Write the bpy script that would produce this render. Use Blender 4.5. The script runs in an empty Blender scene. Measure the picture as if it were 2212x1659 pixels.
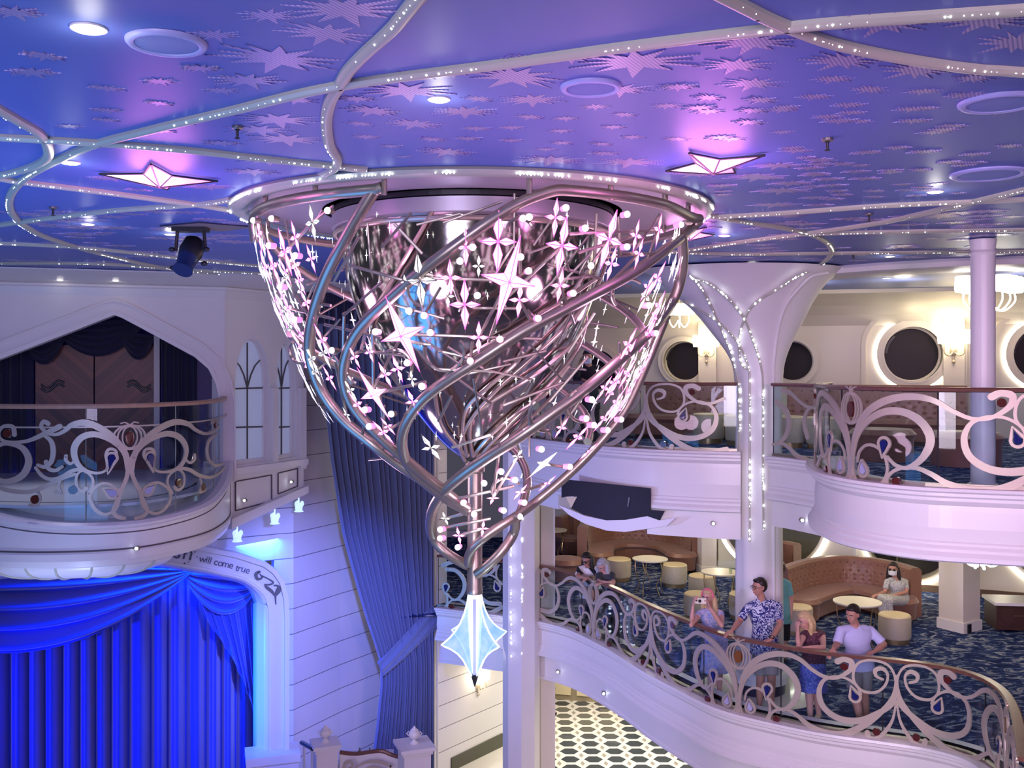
import bpy, bmesh, math, random
from math import sin, cos, pi, sqrt, hypot, atan2, radians
from mathutils import Vector, Matrix
from mathutils.geometry import tessellate_polygon
random.seed(7)
sc = bpy.context.scene
C = sc.collection
F = 2150.0           # focal length in pixels of the 2212 wide frame (35 mm on 36 mm)
EZ = 8.0             # eye height above the ground floor
HY = 792.0           # horizon row
ZC = 9.4             # ceiling height
Z4 = 6.66            # upper deck floor
Z3 = 3.37            # middle deck floor
def P(px, py, d): return Vector(((px-1106)*d/F, d, EZ+(HY-py)*d/F))
def XY(px, d): return Vector(((px-1106)*d/F, d))
def CP(px, py, z=ZC):
    d = (z-EZ)*F/(HY-py); return Vector(((px-1106)*d/F, d, z))
# ---------------------------------------------------------------- camera
cd = bpy.data.cameras.new('camera'); cam = bpy.data.objects.new('camera', cd); C.objects.link(cam)
cd.lens = 35.0; cd.sensor_width = 36.0; cd.shift_y = -37.5/2212; cd.clip_end = 200
cam.location = (0, 0, EZ); cam.rotation_euler = (pi/2, 0, 0)
sc.camera = cam
# ---------------------------------------------------------------- world, exposure
w = bpy.data.worlds.new('room_dim'); sc.world = w; w.use_nodes = True
w.node_tree.nodes['Background'].inputs[0].default_value = (.50, .46, .68, 1)
w.node_tree.nodes['Background'].inputs[1].default_value = .11
sc.view_settings.view_transform = 'Standard'; sc.view_settings.look = 'None'
sc.view_settings.gamma = 1; sc.view_settings.use_curve_mapping = False
sc.view_settings.exposure = 0.2
sc.cycles.max_bounces = 8; sc.cycles.transparent_max_bounces = 24
sc.cycles.sample_clamp_indirect = 4
# ---------------------------------------------------------------- large lights
def area(name, loc, target, size, col, watts, sy=None, spread=180):
    l = bpy.data.lights.new(name, 'AREA'); l.energy = watts; l.color = col
    l.shape = 'RECTANGLE'; l.size = size; l.size_y = sy or size; l.spread = radians(spread)
    o = bpy.data.objects.new(name, l); C.objects.link(o); o.location = loc
    o.rotation_euler = (Vector(target)-Vector(loc)).to_track_quat('-Z', 'Y').to_euler(); return o
def point(name, loc, col, watts, r=.1):
    l = bpy.data.lights.new(name, 'POINT'); l.energy = watts; l.color = col; l.shadow_soft_size = r
    o = bpy.data.objects.new(name, l); C.objects.link(o); o.location = loc; return o
def spot(name, loc, target, col, watts, deg, blend=.6, r=.1):
    l = bpy.data.lights.new(name, 'SPOT'); l.energy = watts; l.color = col; l.spot_size = radians(deg); l.spot_blend = blend; l.shadow_soft_size = r
    o = bpy.data.objects.new(name, l); C.objects.link(o); o.location = loc
    o.rotation_euler = (Vector(target)-Vector(loc)).to_track_quat('-Z', 'Y').to_euler(); return o
area('wash_lavender', (-2.5, -2.5, 8.0), (1.5, 14, 4.8), 3.0, (.70, .60, .92), 225, None, 140)
area('wash_pink', (4.5, -1.0, 9.0), (5.0, 10, 6.6), 1.5, (1.0, .52, .92), 110, None, 90)
area('wash_right', (-1.5, -2.5, 7.6), (4.6, 12.5, 4.0), 3.0, (1.0, .84, .98), 72, None, 55)
spot('stage_spill', (-4.2, 11.0, 5.6), (1.5, 16.5, 4.2), (.40, .42, 1.0), 900, 60, 1)
spot('ceiling_purple', (.6, 5.0, 5.4), (.6, 5.4, 9.4), (1.0, .25, .98), 230, 60, 1)
area('wash_blue_ceiling', (-5.0, 6.0, 5.4), (-4.2, 7.5, 9.4), 4.0, (.08, .36, 1.0), 185)
area('wash_indigo_ceiling', (4.5, 9.0, 5.0), (4.0, 9.5, 9.4), 4.0, (.30, .34, 1.0), 8)
spot('stage_blue', (-10.5, 12.5, 3.2), (-6.6, 18.0, 1.6), (.0, .03, 1.0), 1500, 55, .8)
area('stage_top_blue', (-6.6, 17.15, 4.9), (-6.8, 18.1, 1.2), 5.0, (.01, .09, 1.0), 380, .3)
spot('arch_cyan', (-7.4, 15.2, 2.4), (-4.3, 17.4, 2.6), (.0, .34, 1.0), 560, 50, .9)
spot('stage_wall_blue', (-1.6, 10.8, 6.6), (-3.7, 18.3, 2.9), (.15, .20, 1.0), 3800, 40, 1)
spot('balcony_floor_fill', (-6.5, 13.9, 9.3), (-6.5, 13.7, 6.2), (.82, .76, 1.0), 130, 70, .8)  # added spot to brighten the balcony floor, no lamp belongs to it
spot('dome_blue', (-5.6, 11.8, 3.4), (-5.9, 13.4, 5.5), (.45, .55, 1.0), 160, 60, .8)
# ---------------------------------------------------------------- mesh helpers
def norm2(a): 
    l = a.length; return a/l if l > 1e-9 else Vector((1, 0))
def cr(pts, n=6, closed=False):
    """Catmull-Rom through tuples of any length."""
    pts = [tuple(p) for p in pts]; m = len(pts); out = []
    if m < 3 and not closed:
        a, b = pts[0], pts[-1]
        return [tuple(a[k]+(b[k]-a[k])*i/n for k in range(len(a))) for i in range(n+1)]
    segs = m if closed else m-1
    for i in range(segs):
        g = (lambda j: pts[j % m]) if closed else (lambda j: pts[max(0, min(m-1, j))])
        p0, p1, p2, p3 = g(i-1), g(i), g(i+1), g(i+2)
        for s in range(n):
            t = s/n; t2 = t*t; t3 = t2*t
            out.append(tuple(.5*((2*b)+(-a+c)*t+(2*a-5*b+4*c-d)*t2+(-a+3*b-3*c+d)*t3) for a, b, c, d in zip(p0, p1, p2, p3)))
    if not closed: out.append(pts[-1])
    return out
class MB:
    def __init__(s): s.v = []; s.f = []; s.m = []; s.k = 0
    def add(s, vs, fs):
        b = len(s.v); s.v += [Vector(v) for v in vs]
        for f in fs: s.f.append(tuple(b+i for i in f)); s.m.append(s.k)
        return s
    def box(s, c, size, rz=0, M=None):
        c = Vector(c); hx, hy, hz = size[0]/2, size[1]/2, size[2]/2
        vs = []
        for z in (-hz, hz):
            for x, y in ((-hx, -hy), (hx, -hy), (hx, hy), (-hx, hy)):
                v = Vector((x, y, z))
                if M: v = M @ v
                elif rz: v = Vector((x*cos(rz)-y*sin(rz), x*sin(rz)+y*cos(rz), z))
                vs.append(v+c)
        return s.add(vs, [(0, 3, 2, 1), (4, 5, 6, 7), (0, 1, 5, 4), (1, 2, 6, 5), (2, 3, 7, 6), (3, 0, 4, 7)])
    def tube(s, path, r, n=8, closed=False, caps=True, ry=None, up=None):
        path = [Vector(p) for p in path]; m = len(path)
        if m < 2: return s
        rr = r if hasattr(r, '__len__') else [r]*m
        ryy = ry if hasattr(ry, '__len__') else ([ry]*m if ry is not None else rr)
        T = []
        for i in range(m):
            a = path[(i-1) % m] if closed else path[max(0, i-1)]
            b = path[(i+1) % m] if closed else path[min(m-1, i+1)]
            t = b-a
            T.append(t.normalized() if t.length > 1e-9 else Vector((0, 0, 1)))
        ref = Vector(up) if up else (Vector((0, 0, 1)) if abs(T[0].z) < .9 else Vector((1, 0, 0)))
        N = (ref-T[0]*ref.dot(T[0])).normalized(); vs = []
        for i in range(m):
            if up: N = Vector(up)-T[i]*Vector(up).dot(T[i])
            else: N = N-T[i]*N.dot(T[i])
            if N.length < 1e-6: N = T[i].orthogonal()
            N.normalize(); B = T[i].cross(N)
            for k in range(n):
                a = 2*pi*k/n
                vs.append(path[i]+N*(cos(a)*rr[i])+B*(sin(a)*ryy[i]))
        fs = []
        for i in range(m if closed else m-1):
            for k in range(n):
                a = i*n+k; b = i*n+(k+1) % n; j = (i+1) % m
                fs.append((a, b, j*n+(k+1) % n, j*n+k))
        if caps and not closed:
            fs.append(tuple(reversed(range(n)))); fs.append(tuple((m-1)*n+k for k in range(n)))
        return s.add(vs, fs)
    def lathe(s, prof, c=(0, 0, 0), n=24, sx=1, sy=1):
        c = Vector(c); vs = []; m = len(prof); fs = []
        for r, z in prof:
            for k in range(n):
                a = 2*pi*k/n; vs.append(c+Vector((r*cos(a)*sx, r*sin(a)*sy, z)))
        for i in range(m-1):
            for k in range(n):
                fs.append((i*n+k, i*n+(k+1) % n, (i+1)*n+(k+1) % n, (i+1)*n+k))
        fs.append(tuple(reversed(range(n)))); fs.append(tuple((m-1)*n+k for k in range(n)))
        return s.add(vs, fs)
    def ball(s, c, r, n=10, m=6, R=None):
        c = Vector(c); rx, ry, rz = r if hasattr(r, '__len__') else (r, r, r)
        vs = [Vector((0, 0, -rz))]
        for i in range(1, m):
            t = -pi/2+pi*i/m
            for k in range(n):
                a = 2*pi*k/n; vs.append(Vector((rx*cos(t)*cos(a), ry*cos(t)*sin(a), rz*sin(t))))
        vs.append(Vector((0, 0, rz))); fs = []
        for k in range(n):
            fs.append((0, 1+(k+1) % n, 1+k)); t = 1+(m-2)*n
            fs.append((t+k, t+(k+1) % n, len(vs)-1))
        for i in range(m-2):
            for k in range(n):
                a = 1+i*n+k; b = 1+i*n+(k+1) % n
                fs.append((a, b, b+n, a+n))
        if R: vs = [R @ v for v in vs]
        return s.add([v+c for v in vs], fs)
    def prism(s, outer, holes, fn, o0, o1, capmat=None):
        """2D outline with holes -> solid; fn(u,v,off)->3D."""
        loops = [outer]+list(holes); flat = [p for l in loops for p in l]; n = len(flat)
        tr = tessellate_polygon([[Vector((p[0], p[1], 0)) for p in l] for l in loops])
        vs = [fn(p[0], p[1], o0) for p in flat]+[fn(p[0], p[1], o1) for p in flat]
        fs = [tuple(t) for t in tr]+[tuple(n+i for i in reversed(t)) for t in tr]; b = 0
        for l in loops:
            m = len(l)
            for i in range(m):
                a, c = b+i, b+(i+1) % m; fs.append((a, c, n+c, n+a))
            b += m
        return s.add(vs, fs)
    def sweep(s, path, prof, closedprof=True, ends=True):
        """path: list of 2D plan points; prof: (off, z) ; off>0 = towards the camera side (left normal rotated)."""
        path = [Vector(p[:2]) for p in path]; m = len(path); n = len(prof); vs = []
        for i in range(m):
            t = norm2(path[min(m-1, i+1)]-path[max(0, i-1)]); nn = Vector((t.y, -t.x))
            for off, z in prof: q = path[i]+nn*off; vs.append(Vector((q.x, q.y, z)))
        fs = []
        for i in range(m-1):
            for k in range(n if closedprof else n-1):
                k2 = (k+1) % n; fs.append((i*n+k, i*n+k2, (i+1)*n+k2, (i+1)*n+k))
        if ends and closedprof: fs.append(tuple(reversed(range(n)))); fs.append(tuple((m-1)*n+k for k in range(n)))
        return s.add(vs, fs)
    def grid(s, fn, nu, nv):
        vs = [fn(i/nu, j/nv) for j in range(nv+1) for i in range(nu+1)]
        fs = [(j*(nu+1)+i, j*(nu+1)+i+1, (j+1)*(nu+1)+i+1, (j+1)*(nu+1)+i) for j in range(nv) for i in range(nu)]
        return s.add(vs, fs)
    def mesh(s, name, mats, off=Vector((0, 0, 0)), smooth=False, angle=40):
        me = bpy.data.meshes.new(name)
        me.from_pydata([v-off for v in s.v], [], s.f)
        for m in (mats if isinstance(mats, (list, tuple)) else [mats]): me.materials.append(m)
        me.polygons.foreach_set('material_index', s.m)
        if smooth:
            me.polygons.foreach_set('use_smooth', [True]*len(s.f))
            if angle < 180: me.set_sharp_from_angle(angle=radians(angle))
        me.update()
        bm = bmesh.new(); bm.from_mesh(me); bmesh.ops.recalc_face_normals(bm, faces=bm.faces); bm.to_mesh(me); bm.free()
        return me
    def build(s, name, mats, parent=None, smooth=False, angle=40, **props):
        if parent is not None:
            off = wloc(parent); o = bpy.data.objects.new(name, s.mesh(name, mats, off, smooth, angle)); C.objects.link(o); o.parent = parent
        else:
            mn = [min(v[k] for v in s.v) for k in range(3)]; mx = [max(v[k] for v in s.v) for k in range(3)]
            off = Vector(((mn[0]+mx[0])/2, (mn[1]+mx[1])/2, mn[2]))
            o = bpy.data.objects.new(name, s.mesh(name, mats, off, smooth, angle)); C.objects.link(o); o.location = off
        for k, v in props.items(): o[k] = v
        return o
def wloc(o):
    l = Vector((0, 0, 0))
    while o is not None: l = l+o.location; o = o.parent
    return l
def thing(name, label, cat, loc=(0, 0, 0), group=None):
    o = bpy.data.objects.new(name, None); C.objects.link(o); o.location = loc; o.empty_display_size = .1
    if label: o['label'] = label
    if cat: o['category'] = cat
    if group: o['group'] = group
    return o
def tag(o, label, cat, group=None):
    o['label'] = label; o['category'] = cat
    if group: o['group'] = group
    return o
def dup(o, loc=None, label=None, rz=None, scale=None, parent=None):
    c = o.copy(); C.objects.link(c)
    if parent is not None: c.parent = parent
    if loc is not None: c.location = loc
    if label: c['label'] = label
    if rz is not None: c.rotation_euler = (0, 0, rz)
    if scale is not None: c.scale = scale
    for ch in list(o.children): dup(ch, parent=c)
    return c
# ---------------------------------------------------------------- materials
def mat(name, col, rough=.5, metal=0, emit=None, es=0, spec=.5, var=.06, vs=6.0, bump=0, bs=40, trans=0, alpha=1, sheen=0, coat=0):
    m = bpy.data.materials.new(name); m.use_nodes = True; nt = m.node_tree; b = nt.nodes['Principled BSDF']
    c4 = (*col, 1); b.inputs['Roughness'].default_value = rough; b.inputs['Metallic'].default_value = metal
    b.inputs['Specular IOR Level'].default_value = spec
    tc = nt.nodes.new('ShaderNodeTexCoord'); no = nt.nodes.new('ShaderNodeTexNoise'); no.inputs['Scale'].default_value = vs
    no.inputs['Detail'].default_value = 3
    nt.links.new(tc.outputs['Object'], no.inputs['Vector'])
    mx = nt.nodes.new('ShaderNodeMix'); mx.data_type = 'RGBA'
    mx.inputs[6].default_value = tuple(max(0, x*(1-var)) for x in col)+(1,); mx.inputs[7].default_value = tuple(min(1, x*(1+var)) for x in col)+(1,)
    nt.links.new(no.outputs['Fac'], mx.inputs[0]); nt.links.new(mx.outputs[2], b.inputs['Base Color'])
    if bump:
        n2 = nt.nodes.new('ShaderNodeTexNoise'); n2.inputs['Scale'].default_value = bs; nt.links.new(tc.outputs['Object'], n2.inputs['Vector'])
        bp = nt.nodes.new('ShaderNodeBump'); bp.inputs['Strength'].default_value = bump; bp.inputs['Distance'].default_value = .01
        nt.links.new(n2.outputs['Fac'], bp.inputs['Height']); nt.links.new(bp.outputs[0], b.inputs['Normal'])
    if emit: b.inputs['Emission Color'].default_value = (*emit, 1); b.inputs['Emission Strength'].default_value = es
    if trans: b.inputs['Transmission Weight'].default_value = trans
    if alpha < 1: b.inputs['Alpha'].default_value = alpha
    if sheen: b.inputs['Sheen Weight'].default_value = sheen
    if coat: b.inputs['Coat Weight'].default_value = coat
    return m
def glass(name, tint=(.9, .95, 1), refl=.08, rough=.02):
    m = bpy.data.materials.new(name); m.use_nodes = True; nt = m.node_tree; nt.nodes.clear()
    out = nt.nodes.new('ShaderNodeOutputMaterial'); mx = nt.nodes.new('ShaderNodeMixShader')
    t = nt.nodes.new('ShaderNodeBsdfTransparent'); t.inputs[0].default_value = (*tint, 1)
    g = nt.nodes.new('ShaderNodeBsdfGlossy'); g.inputs['Roughness'].default_value = rough
    lw = nt.nodes.new('ShaderNodeLayerWeight'); lw.inputs[0].default_value = .12
    ma = nt.nodes.new('ShaderNodeMath'); ma.operation = 'ADD'; ma.inputs[1].default_value = refl; ma.use_clamp = True
    nt.links.new(lw.outputs['Fresnel'], ma.inputs[0])
    mn_ = nt.nodes.new('ShaderNodeMath'); mn_.operation = 'MINIMUM'; mn_.inputs[1].default_value = .22; nt.links.new(ma.outputs[0], mn_.inputs[0]); nt.links.new(mn_.outputs[0], mx.inputs[0])
    nt.links.new(t.outputs[0], mx.inputs[1]); nt.links.new(g.outputs[0], mx.inputs[2]); nt.links.new(mx.outputs[0], out.inputs[0])
    return m
def node_mat(name, rough, fn, metal=0, bumpfrom=None, spec=.5):
    m = bpy.data.materials.new(name); m.use_nodes = True; nt = m.node_tree; b = nt.nodes['Principled BSDF']
    b.inputs['Roughness'].default_value = rough; b.inputs['Metallic'].default_value = metal; b.inputs['Specular IOR Level'].default_value = spec
    tc = nt.nodes.new('ShaderNodeTexCoord'); sock = fn(nt, tc, b)
    if sock is not None: nt.links.new(sock, b.inputs['Base Color'])
    return m
def ramp(nt, sock, stops, interp='LINEAR'):
    r = nt.nodes.new('ShaderNodeValToRGB'); r.color_ramp.interpolation = interp
    while len(r.color_ramp.elements) < len(stops): r.color_ramp.elements.new(.5)
    for e, (p, c) in zip(r.color_ramp.elements, stops): e.position = p; e.color = (*c, 1)
    nt.links.new(sock, r.inputs[0]); return r.outputs[0]
M = {}
M['ceil'] = mat('ceiling_blue', (.115, .175, .52), .45, var=.04, vs=1.2)
M['white'] = mat('white_paint', (.80, .78, .76), .35, var=.02, vs=2)
M['wall'] = mat('cream_wall', (.72, .67, .60), .6, var=.03, vs=1.5)
M['rib'] = mat('rib_silver_paint', (.50, .51, .40), .35, var=.05)
M['groove'] = mat('dark_groove', (.10, .09, .10), .6)
M['bronze'] = mat('champagne_metal', (.53, .46, .37), .42, metal=.35, var=.06)
M['wood'] = mat('mahogany_rail', (.17, .075, .05), .3, var=.25, vs=14)
M['woodl'] = mat('light_wood_rail', (.46, .28, .17), .35, var=.2, vs=14)
M['glassp'] = glass('rail_glass', (.86, .92, .96), .015)
M['navy'] = mat('navy_velvet', (.012, .012, .05), .8, sheen=.3)
M['crystal'] = mat('crystal_lit', (.9, .95, 1), .1, emit=(.85, .92, 1), es=6)
M['lampw'] = mat('lamp_white', (1, 1, 1), .3, emit=(1, .97, .88), es=9)
M['lampwarm'] = mat('lamp_warm', (1, 1, 1), .3, emit=(1, .86, .55), es=7)
M['led'] = mat('led_strip', (1, 1, 1), .3, emit=(1, .93, .72), es=7)
M['chrome'] = mat('chrome', (.36, .34, .32), .11, metal=1)
M['nickel'] = mat('brushed_nickel', (.37, .33, .27), .38, metal=.82, var=.04)
M['black'] = mat('black_metal', (.015, .015, .02), .4)
M['amber'] = mat('amber_glass', (.20, .075, .02), .15, coat=.6)
M['red'] = mat('ruby_glass', (.085, .013, .010), .12, coat=.6)
M['blue'] = mat('sapphire_glass', (.008, .014, .13), .12, coat=.6)
M['pale'] = mat('pale_glass', (.42, .42, .62), .15, coat=.5)
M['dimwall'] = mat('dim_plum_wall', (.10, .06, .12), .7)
M['olive'] = mat('olive_panel', (.10, .10, .07), .6)
M['bronze2'] = mat('dull_gilt', (.16, .15, .12), .4, metal=.3)
M['leather'] = mat('copper_leather', (.25, .12, .085), .38, var=.12, vs=5, bump=.25, bs=30, sheen=.2)
M['stool'] = mat('cream_quilted_stool', (.55, .50, .38), .45, var=.08, bump=.5, bs=38)
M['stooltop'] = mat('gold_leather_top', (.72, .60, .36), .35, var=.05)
M['brass'] = mat('brass', (.60, .46, .24), .3, metal=.9)
M['tabletop'] = mat('cream_table_top', (.85, .80, .64), .3, var=.03)
M['darkwood'] = mat('dark_walnut', (.06, .025, .02), .4, var=.3, vs=10)
M['night'] = mat('night_glass', (.012, .008, .014), .45, spec=.25)
M['skirt'] = mat('baseboard', (.16, .10, .07), .4)
# ================================================================ CEILING
mb = MB()
z = ZC
mb.box((3.0, 12.0, ZC+.06), (34, 32, .12))
ceil = mb.build('ceiling', M['ceil'], kind='structure')
trim_i = [0]
def struct(mbx, name, mats, smooth=False, parent=None, **k):
    o = mbx.build(name, mats, parent, smooth, **k)
    if parent is None: o['kind'] = 'structure'
    return o
def trim(mbx, mats, smooth=False):
    trim_i[0] += 1
    return struct(mbx, 'trim_%d' % trim_i[0], mats, smooth)
def octa(mb, c, r):
    c = Vector(c); mb.add([c+Vector(q)*r for q in ((1, 0, 0), (0, 1, 0), (-1, 0, 0), (0, -1, 0), (0, 0, 1.2), (0, 0, -1.2))],
        [(0, 1, 4), (1, 2, 4), (2, 3, 4), (3, 0, 4), (1, 0, 5), (2, 1, 5), (3, 2, 5), (0, 3, 5)])
def rib(pxpts, wdt=.085, hgt=.045, seed=0, dens=1.0, side=-1):
    pts = [CP(x, y) for x, y in pxpts]
    if not (0 < pxpts[0][0] < 2212 and pxpts[0][1] > 0): pts.insert(0, pts[0]+(pts[0]-pts[1]).normalized()*2.6)
    if not (0 < pxpts[-1][0] < 2212 and pxpts[-1][1] > 0): pts.append(pts[-1]+(pts[-1]-pts[-2]).normalized()*2.6)
    pts = cr([tuple(p) for p in pts], 8)
    mbx = MB(); prof = [(-wdt/2, ZC+.01), (-wdt/2, ZC-.018), (-wdt*.3, ZC-hgt*.8), (-wdt*.12, ZC-hgt), (wdt*.12, ZC-hgt), (wdt*.3, ZC-hgt*.8), (wdt/2, ZC-.018), (wdt/2, ZC+.01)]
    mbx.sweep(pts, prof); o = trim(mbx, M['rib'], True)
    rnd = random.Random(seed); cb = MB(); L = 0; on = True; lo = 0
    for i in range(len(pts)-1):
        a, b = Vector(pts[i]), Vector(pts[i+1]); seg = (b-a).length; n = max(1, int(seg/.022)); t = (b-a).normalized(); nn = Vector((t.y, -t.x, 0))
        if nn.y < 0: nn = -nn
        for k in range(n):
            lo -= 1
            if lo <= 0: on = rnd.random() < .55*dens; lo = rnd.randint(4, 22)
            if rnd.random() < (.55 if on else .05):
                octa(cb, a.lerp(b, (k+rnd.random())/n)+nn*(wdt*.33)*-1+Vector((0, 0, -hgt*.75)), rnd.choice((.0018, .0024, .003, .005))*(1+.04*a.y))
    if cb.v: c = cb.build('crystal_strand', M['crystal'], o, kind='stuff')
    return o
RIBS = [
 [(905, -12), (850, 55), (790, 110), (752, 150), (735, 180), (713, 215), (705, 260), (712, 310), (728, 340), (722, 362), (690, 378)],
 [(2260, 10), (2000, 28), (1740, 48), (1400, 88), (1100, 130), (730, 180), (500, 234), (330, 275), (200, 310), (90, 360), (40, 395), (20, 430), (28, 462), (60, 490), (108, 513), (217, 546), (325, 571), (420, 584), (540, 594)],
 [(-60, 288), (200, 303), (400, 319), (560, 337), (700, 352), (790, 362)],
 [(-60, 195), (-20, 222), (30, 252), (80, 282), (103, 312), (98, 342), (40, 366), (-60, 388)],
 [(-60, 370), (40, 388), (200, 408), (440, 441), (520, 456)],
 [(-60, 492), (60, 474), (250, 451), (430, 438), (500, 427)],
 [(-60, 520), (150, 530), (300, 545), (450, 562), (600, 576)],
 [(1550, -20), (1640, 26), (1700, 52), (1800, 88), (1950, 120), (2100, 142), (2260, 153)],
 [(1535, 466), (1700, 456), (1900, 441), (2100, 432), (2260, 424)],
 [(2260, 395), (2100, 433), (1900, 478), (1730, 503), (1600, 520), (1460, 542)],
 [(1530, 462), (1600, 475), (1700, 491), (1770, 512), (1796, 538), (1782, 562), (1745, 584)],
 [(1735, 503), (1900, 498), (2260, 492)],
 [(1440, 541), (1600, 546), (1900, 543), (2260, 540)],
 [(-60, 566), (200, 567), (400, 580), (600, 590)],
]
for i, r in enumerate(RIBS): rib(r, seed=i, wdt=.064 if i not in (9,) else .085, hgt=.038)
# appliqued starbursts on the ceiling
def burst(mb, c, R, rot, th=.004):
    pts = []; spec = [(90, 1.0), (38, .85), (14, 1.15), (-4, .95), (-20, 1.1), (-58, .8), (-100, .72), (-140, .85), (-160, 1.1), (180, 1.0), (164, 1.2), (140, .9)]
    spec = sorted(spec)
    n = len(spec)
    for i in range(n):
        a, r = spec[i]; b = spec[(i+1) % n][0]; 
        if b < a: b += 360
        thin = abs(abs(a)-180) < 25 or abs(a) < 25
        pts.append((a, R*r)); pts.append(((a+b)/2, R*(.34 if abs(b-a) > 26 else .42)))
    vs = []; th = th*random.uniform(.7, 1.6)
    for s in (0, 1):
        for a, r in pts:
            t = radians(a)+rot; vs.append(Vector((c.x+cos(t)*r, c.y+sin(t)*r*.95, c.z+.001-th*s)))
    n = len(pts); fs = [tuple(reversed(range(n))), tuple(n+i for i in range(n))]+[(i, (i+1) % n, n+(i+1) % n, n+i) for i in range(n)]
    mb.add(vs, fs)
def star_fn(nt, tc, b):
    wv = nt.nodes.new('ShaderNodeTexWave'); wv.inputs['Scale'].default_value = 17; wv.inputs['Distortion'].default_value = 0
    mp = nt.nodes.new('ShaderNodeMapping'); mp.inputs['Rotation'].default_value = (0, 0, .5)
    nt.links.new(tc.outputs['Object'], mp.inputs[0]); nt.links.new(mp.outputs[0], wv.inputs['Vector'])
    return ramp(nt, wv.outputs['Fac'], [(0, (.20, .18, .46)), (.15, (.22, .18, .46)), (.3, (.40, .34, .60)), (1, (.50, .42, .62))])
M['star'] = node_mat('star_applique', .35, star_fn, metal=.3)
sb = MB()
STARS = [(600,125,.24),(745,20,.2),(580,33,.13),(705,72,.17),(465,75,.12),(535,172,.15),(435,146,.1),(345,175,.1),(232,190,.1),(345,222,.08),(230,237,.09),(640,215,.13),(600,258,.2),(560,280,.17),
 (620,300,.2),(30,25,.12),(95,120,.1),(70,155,.13),(480,195,.11),(575,345,.17),(545,370,.16),(240,385,.14),(450,403,.16),(300,410,.11),(480,308,.13),(400,458,.14),(150,272,.09),(230,258,.08),(350,282,.09),(400,265,.07),
 (880,195,.2),(1113,165,.22),(1375,132,.24),(895,162,.12),(975,155,.12),(1135,127,.12),(1235,123,.12),(1005,240,.15),(805,238,.14),(770,212,.11),(1150,215,.15),(1035,213,.1),(895,267,.15),(1145,252,.1),(1285,230,.1),(1030,277,.1),(1340,193,.14),(1465,186,.11),
 (1105,275,.09),(1222,255,.09),(778,267,.1),(790,295,.1),(935,300,.1),(1012,298,.09),(1212,282,.09),(1325,273,.09),(965,327,.16),(1190,345,.2),(1360,350,.2),(1440,228,.1),(1350,247,.09),(1367,295,.09),(1305,330,.11),(1215,308,.09),(1300,310,.09),(845,315,.08),(870,338,.07),(1105,302,.08),(1180,322,.08),
 (1625,90,.17),(1590,140,.15),(1625,180,.14),(1820,130,.16),(1980,150,.16),(1800,170,.11),(1880,193,.12),(1910,50,.17),(2130,42,.17),(2195,92,.16),(1645,215,.11),(1530,240,.1),(1760,208,.1),(1835,226,.1),(1690,236,.1),(1530,210,.1),(1620,263,.11),(1815,260,.11),(1970,235,.1),(1995,197,.1),(2105,168,.12),(2090,205,.12),
 (1720,325,.12),(1680,357,.15),(1635,382,.19),(1690,411,.19),(1675,442,.19),(1710,395,.14),(1770,345,.13),(1820,354,.12),(1750,362,.11),(1760,377,.12),(1790,386,.12),(1850,370,.11),(1870,385,.12),(1800,400,.12),(1810,412,.11),(1820,420,.11),(1890,412,.1),(1760,427,.13),(1770,442,.13),(1890,425,.1),(1860,357,.09),(1925,367,.09),(1990,366,.09),(1950,398,.09),(1960,410,.09),(1700,465,.16),(1720,478,.13),(1600,478,.12),(1560,400,.12),(1560,420,.1),(1500,375,.17),(1880,328,.1),(2020,285,.11),(2180,315,.1),(1460,300,.1),(1580,300,.1),(1690,285,.08)]
for x, y, r in STARS: burst(sb, CP(x, y, ZC), r*(1.12 if r > .135 else .88), random.uniform(-.15, .15)+(.5 if random.random() < .3 else 0))
for i in range(150):
    x = random.uniform(0, 560); y = random.uniform(455, 592)
    if random.random() < .6: burst(sb, CP(x, y, ZC), random.uniform(.10, .2), random.uniform(-.3, .3))
for i in range(90):
    x = random.uniform(1500, 2230); y = random.uniform(455, 575)
    burst(sb, CP(x, y, ZC), random.uniform(.10, .2), random.uniform(-.3, .3))
for i in range(36):
    x = random.uniform(1500, 2200); y = random.uniform(230, 440)
    burst(sb, CP(x, y, ZC), random.uniform(.06, .1), random.uniform(-.3, .3))
so = sb.build('star_pattern', M['star'], ceil)
so['kind'] = 'stuff'
# ceiling speakers (round white discs)
def speaker(px, py, r, label):
    c = CP(px, py); t = thing('ceiling_speaker', label, 'ceiling speaker', (c.x, c.y, ZC-.025), 'round speakers in the ceiling')
    MB().lathe([(r*1.10, .024), (r*1.09, .014), (r*1.03, .004), (r*.93, .002), (r*.86, .008), (r*.84, .024)], t.location, 40).build('bezel', M['ceilwhite'], t, True)
    MB().lathe([(r*.845, .022), (r*.845, .010), (r*.6, .008), (.01, .008)], t.location, 40).build('grille', M['grille'], t, True)
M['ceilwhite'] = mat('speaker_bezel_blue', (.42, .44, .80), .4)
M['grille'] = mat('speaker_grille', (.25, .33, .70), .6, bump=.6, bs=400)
speaker(360, 90, .155, 'large round ceiling speaker beside the bright downlight, top left')
speaker(1276, 186, .14, 'round ceiling speaker in the pink-lit ceiling above the chandelier')
speaker(2160, 219, .19, 'large round ceiling speaker between two ribs, upper right edge')
speaker(2135, 374, .24, 'round ceiling speaker just above the right pink rib crossing')
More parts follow.
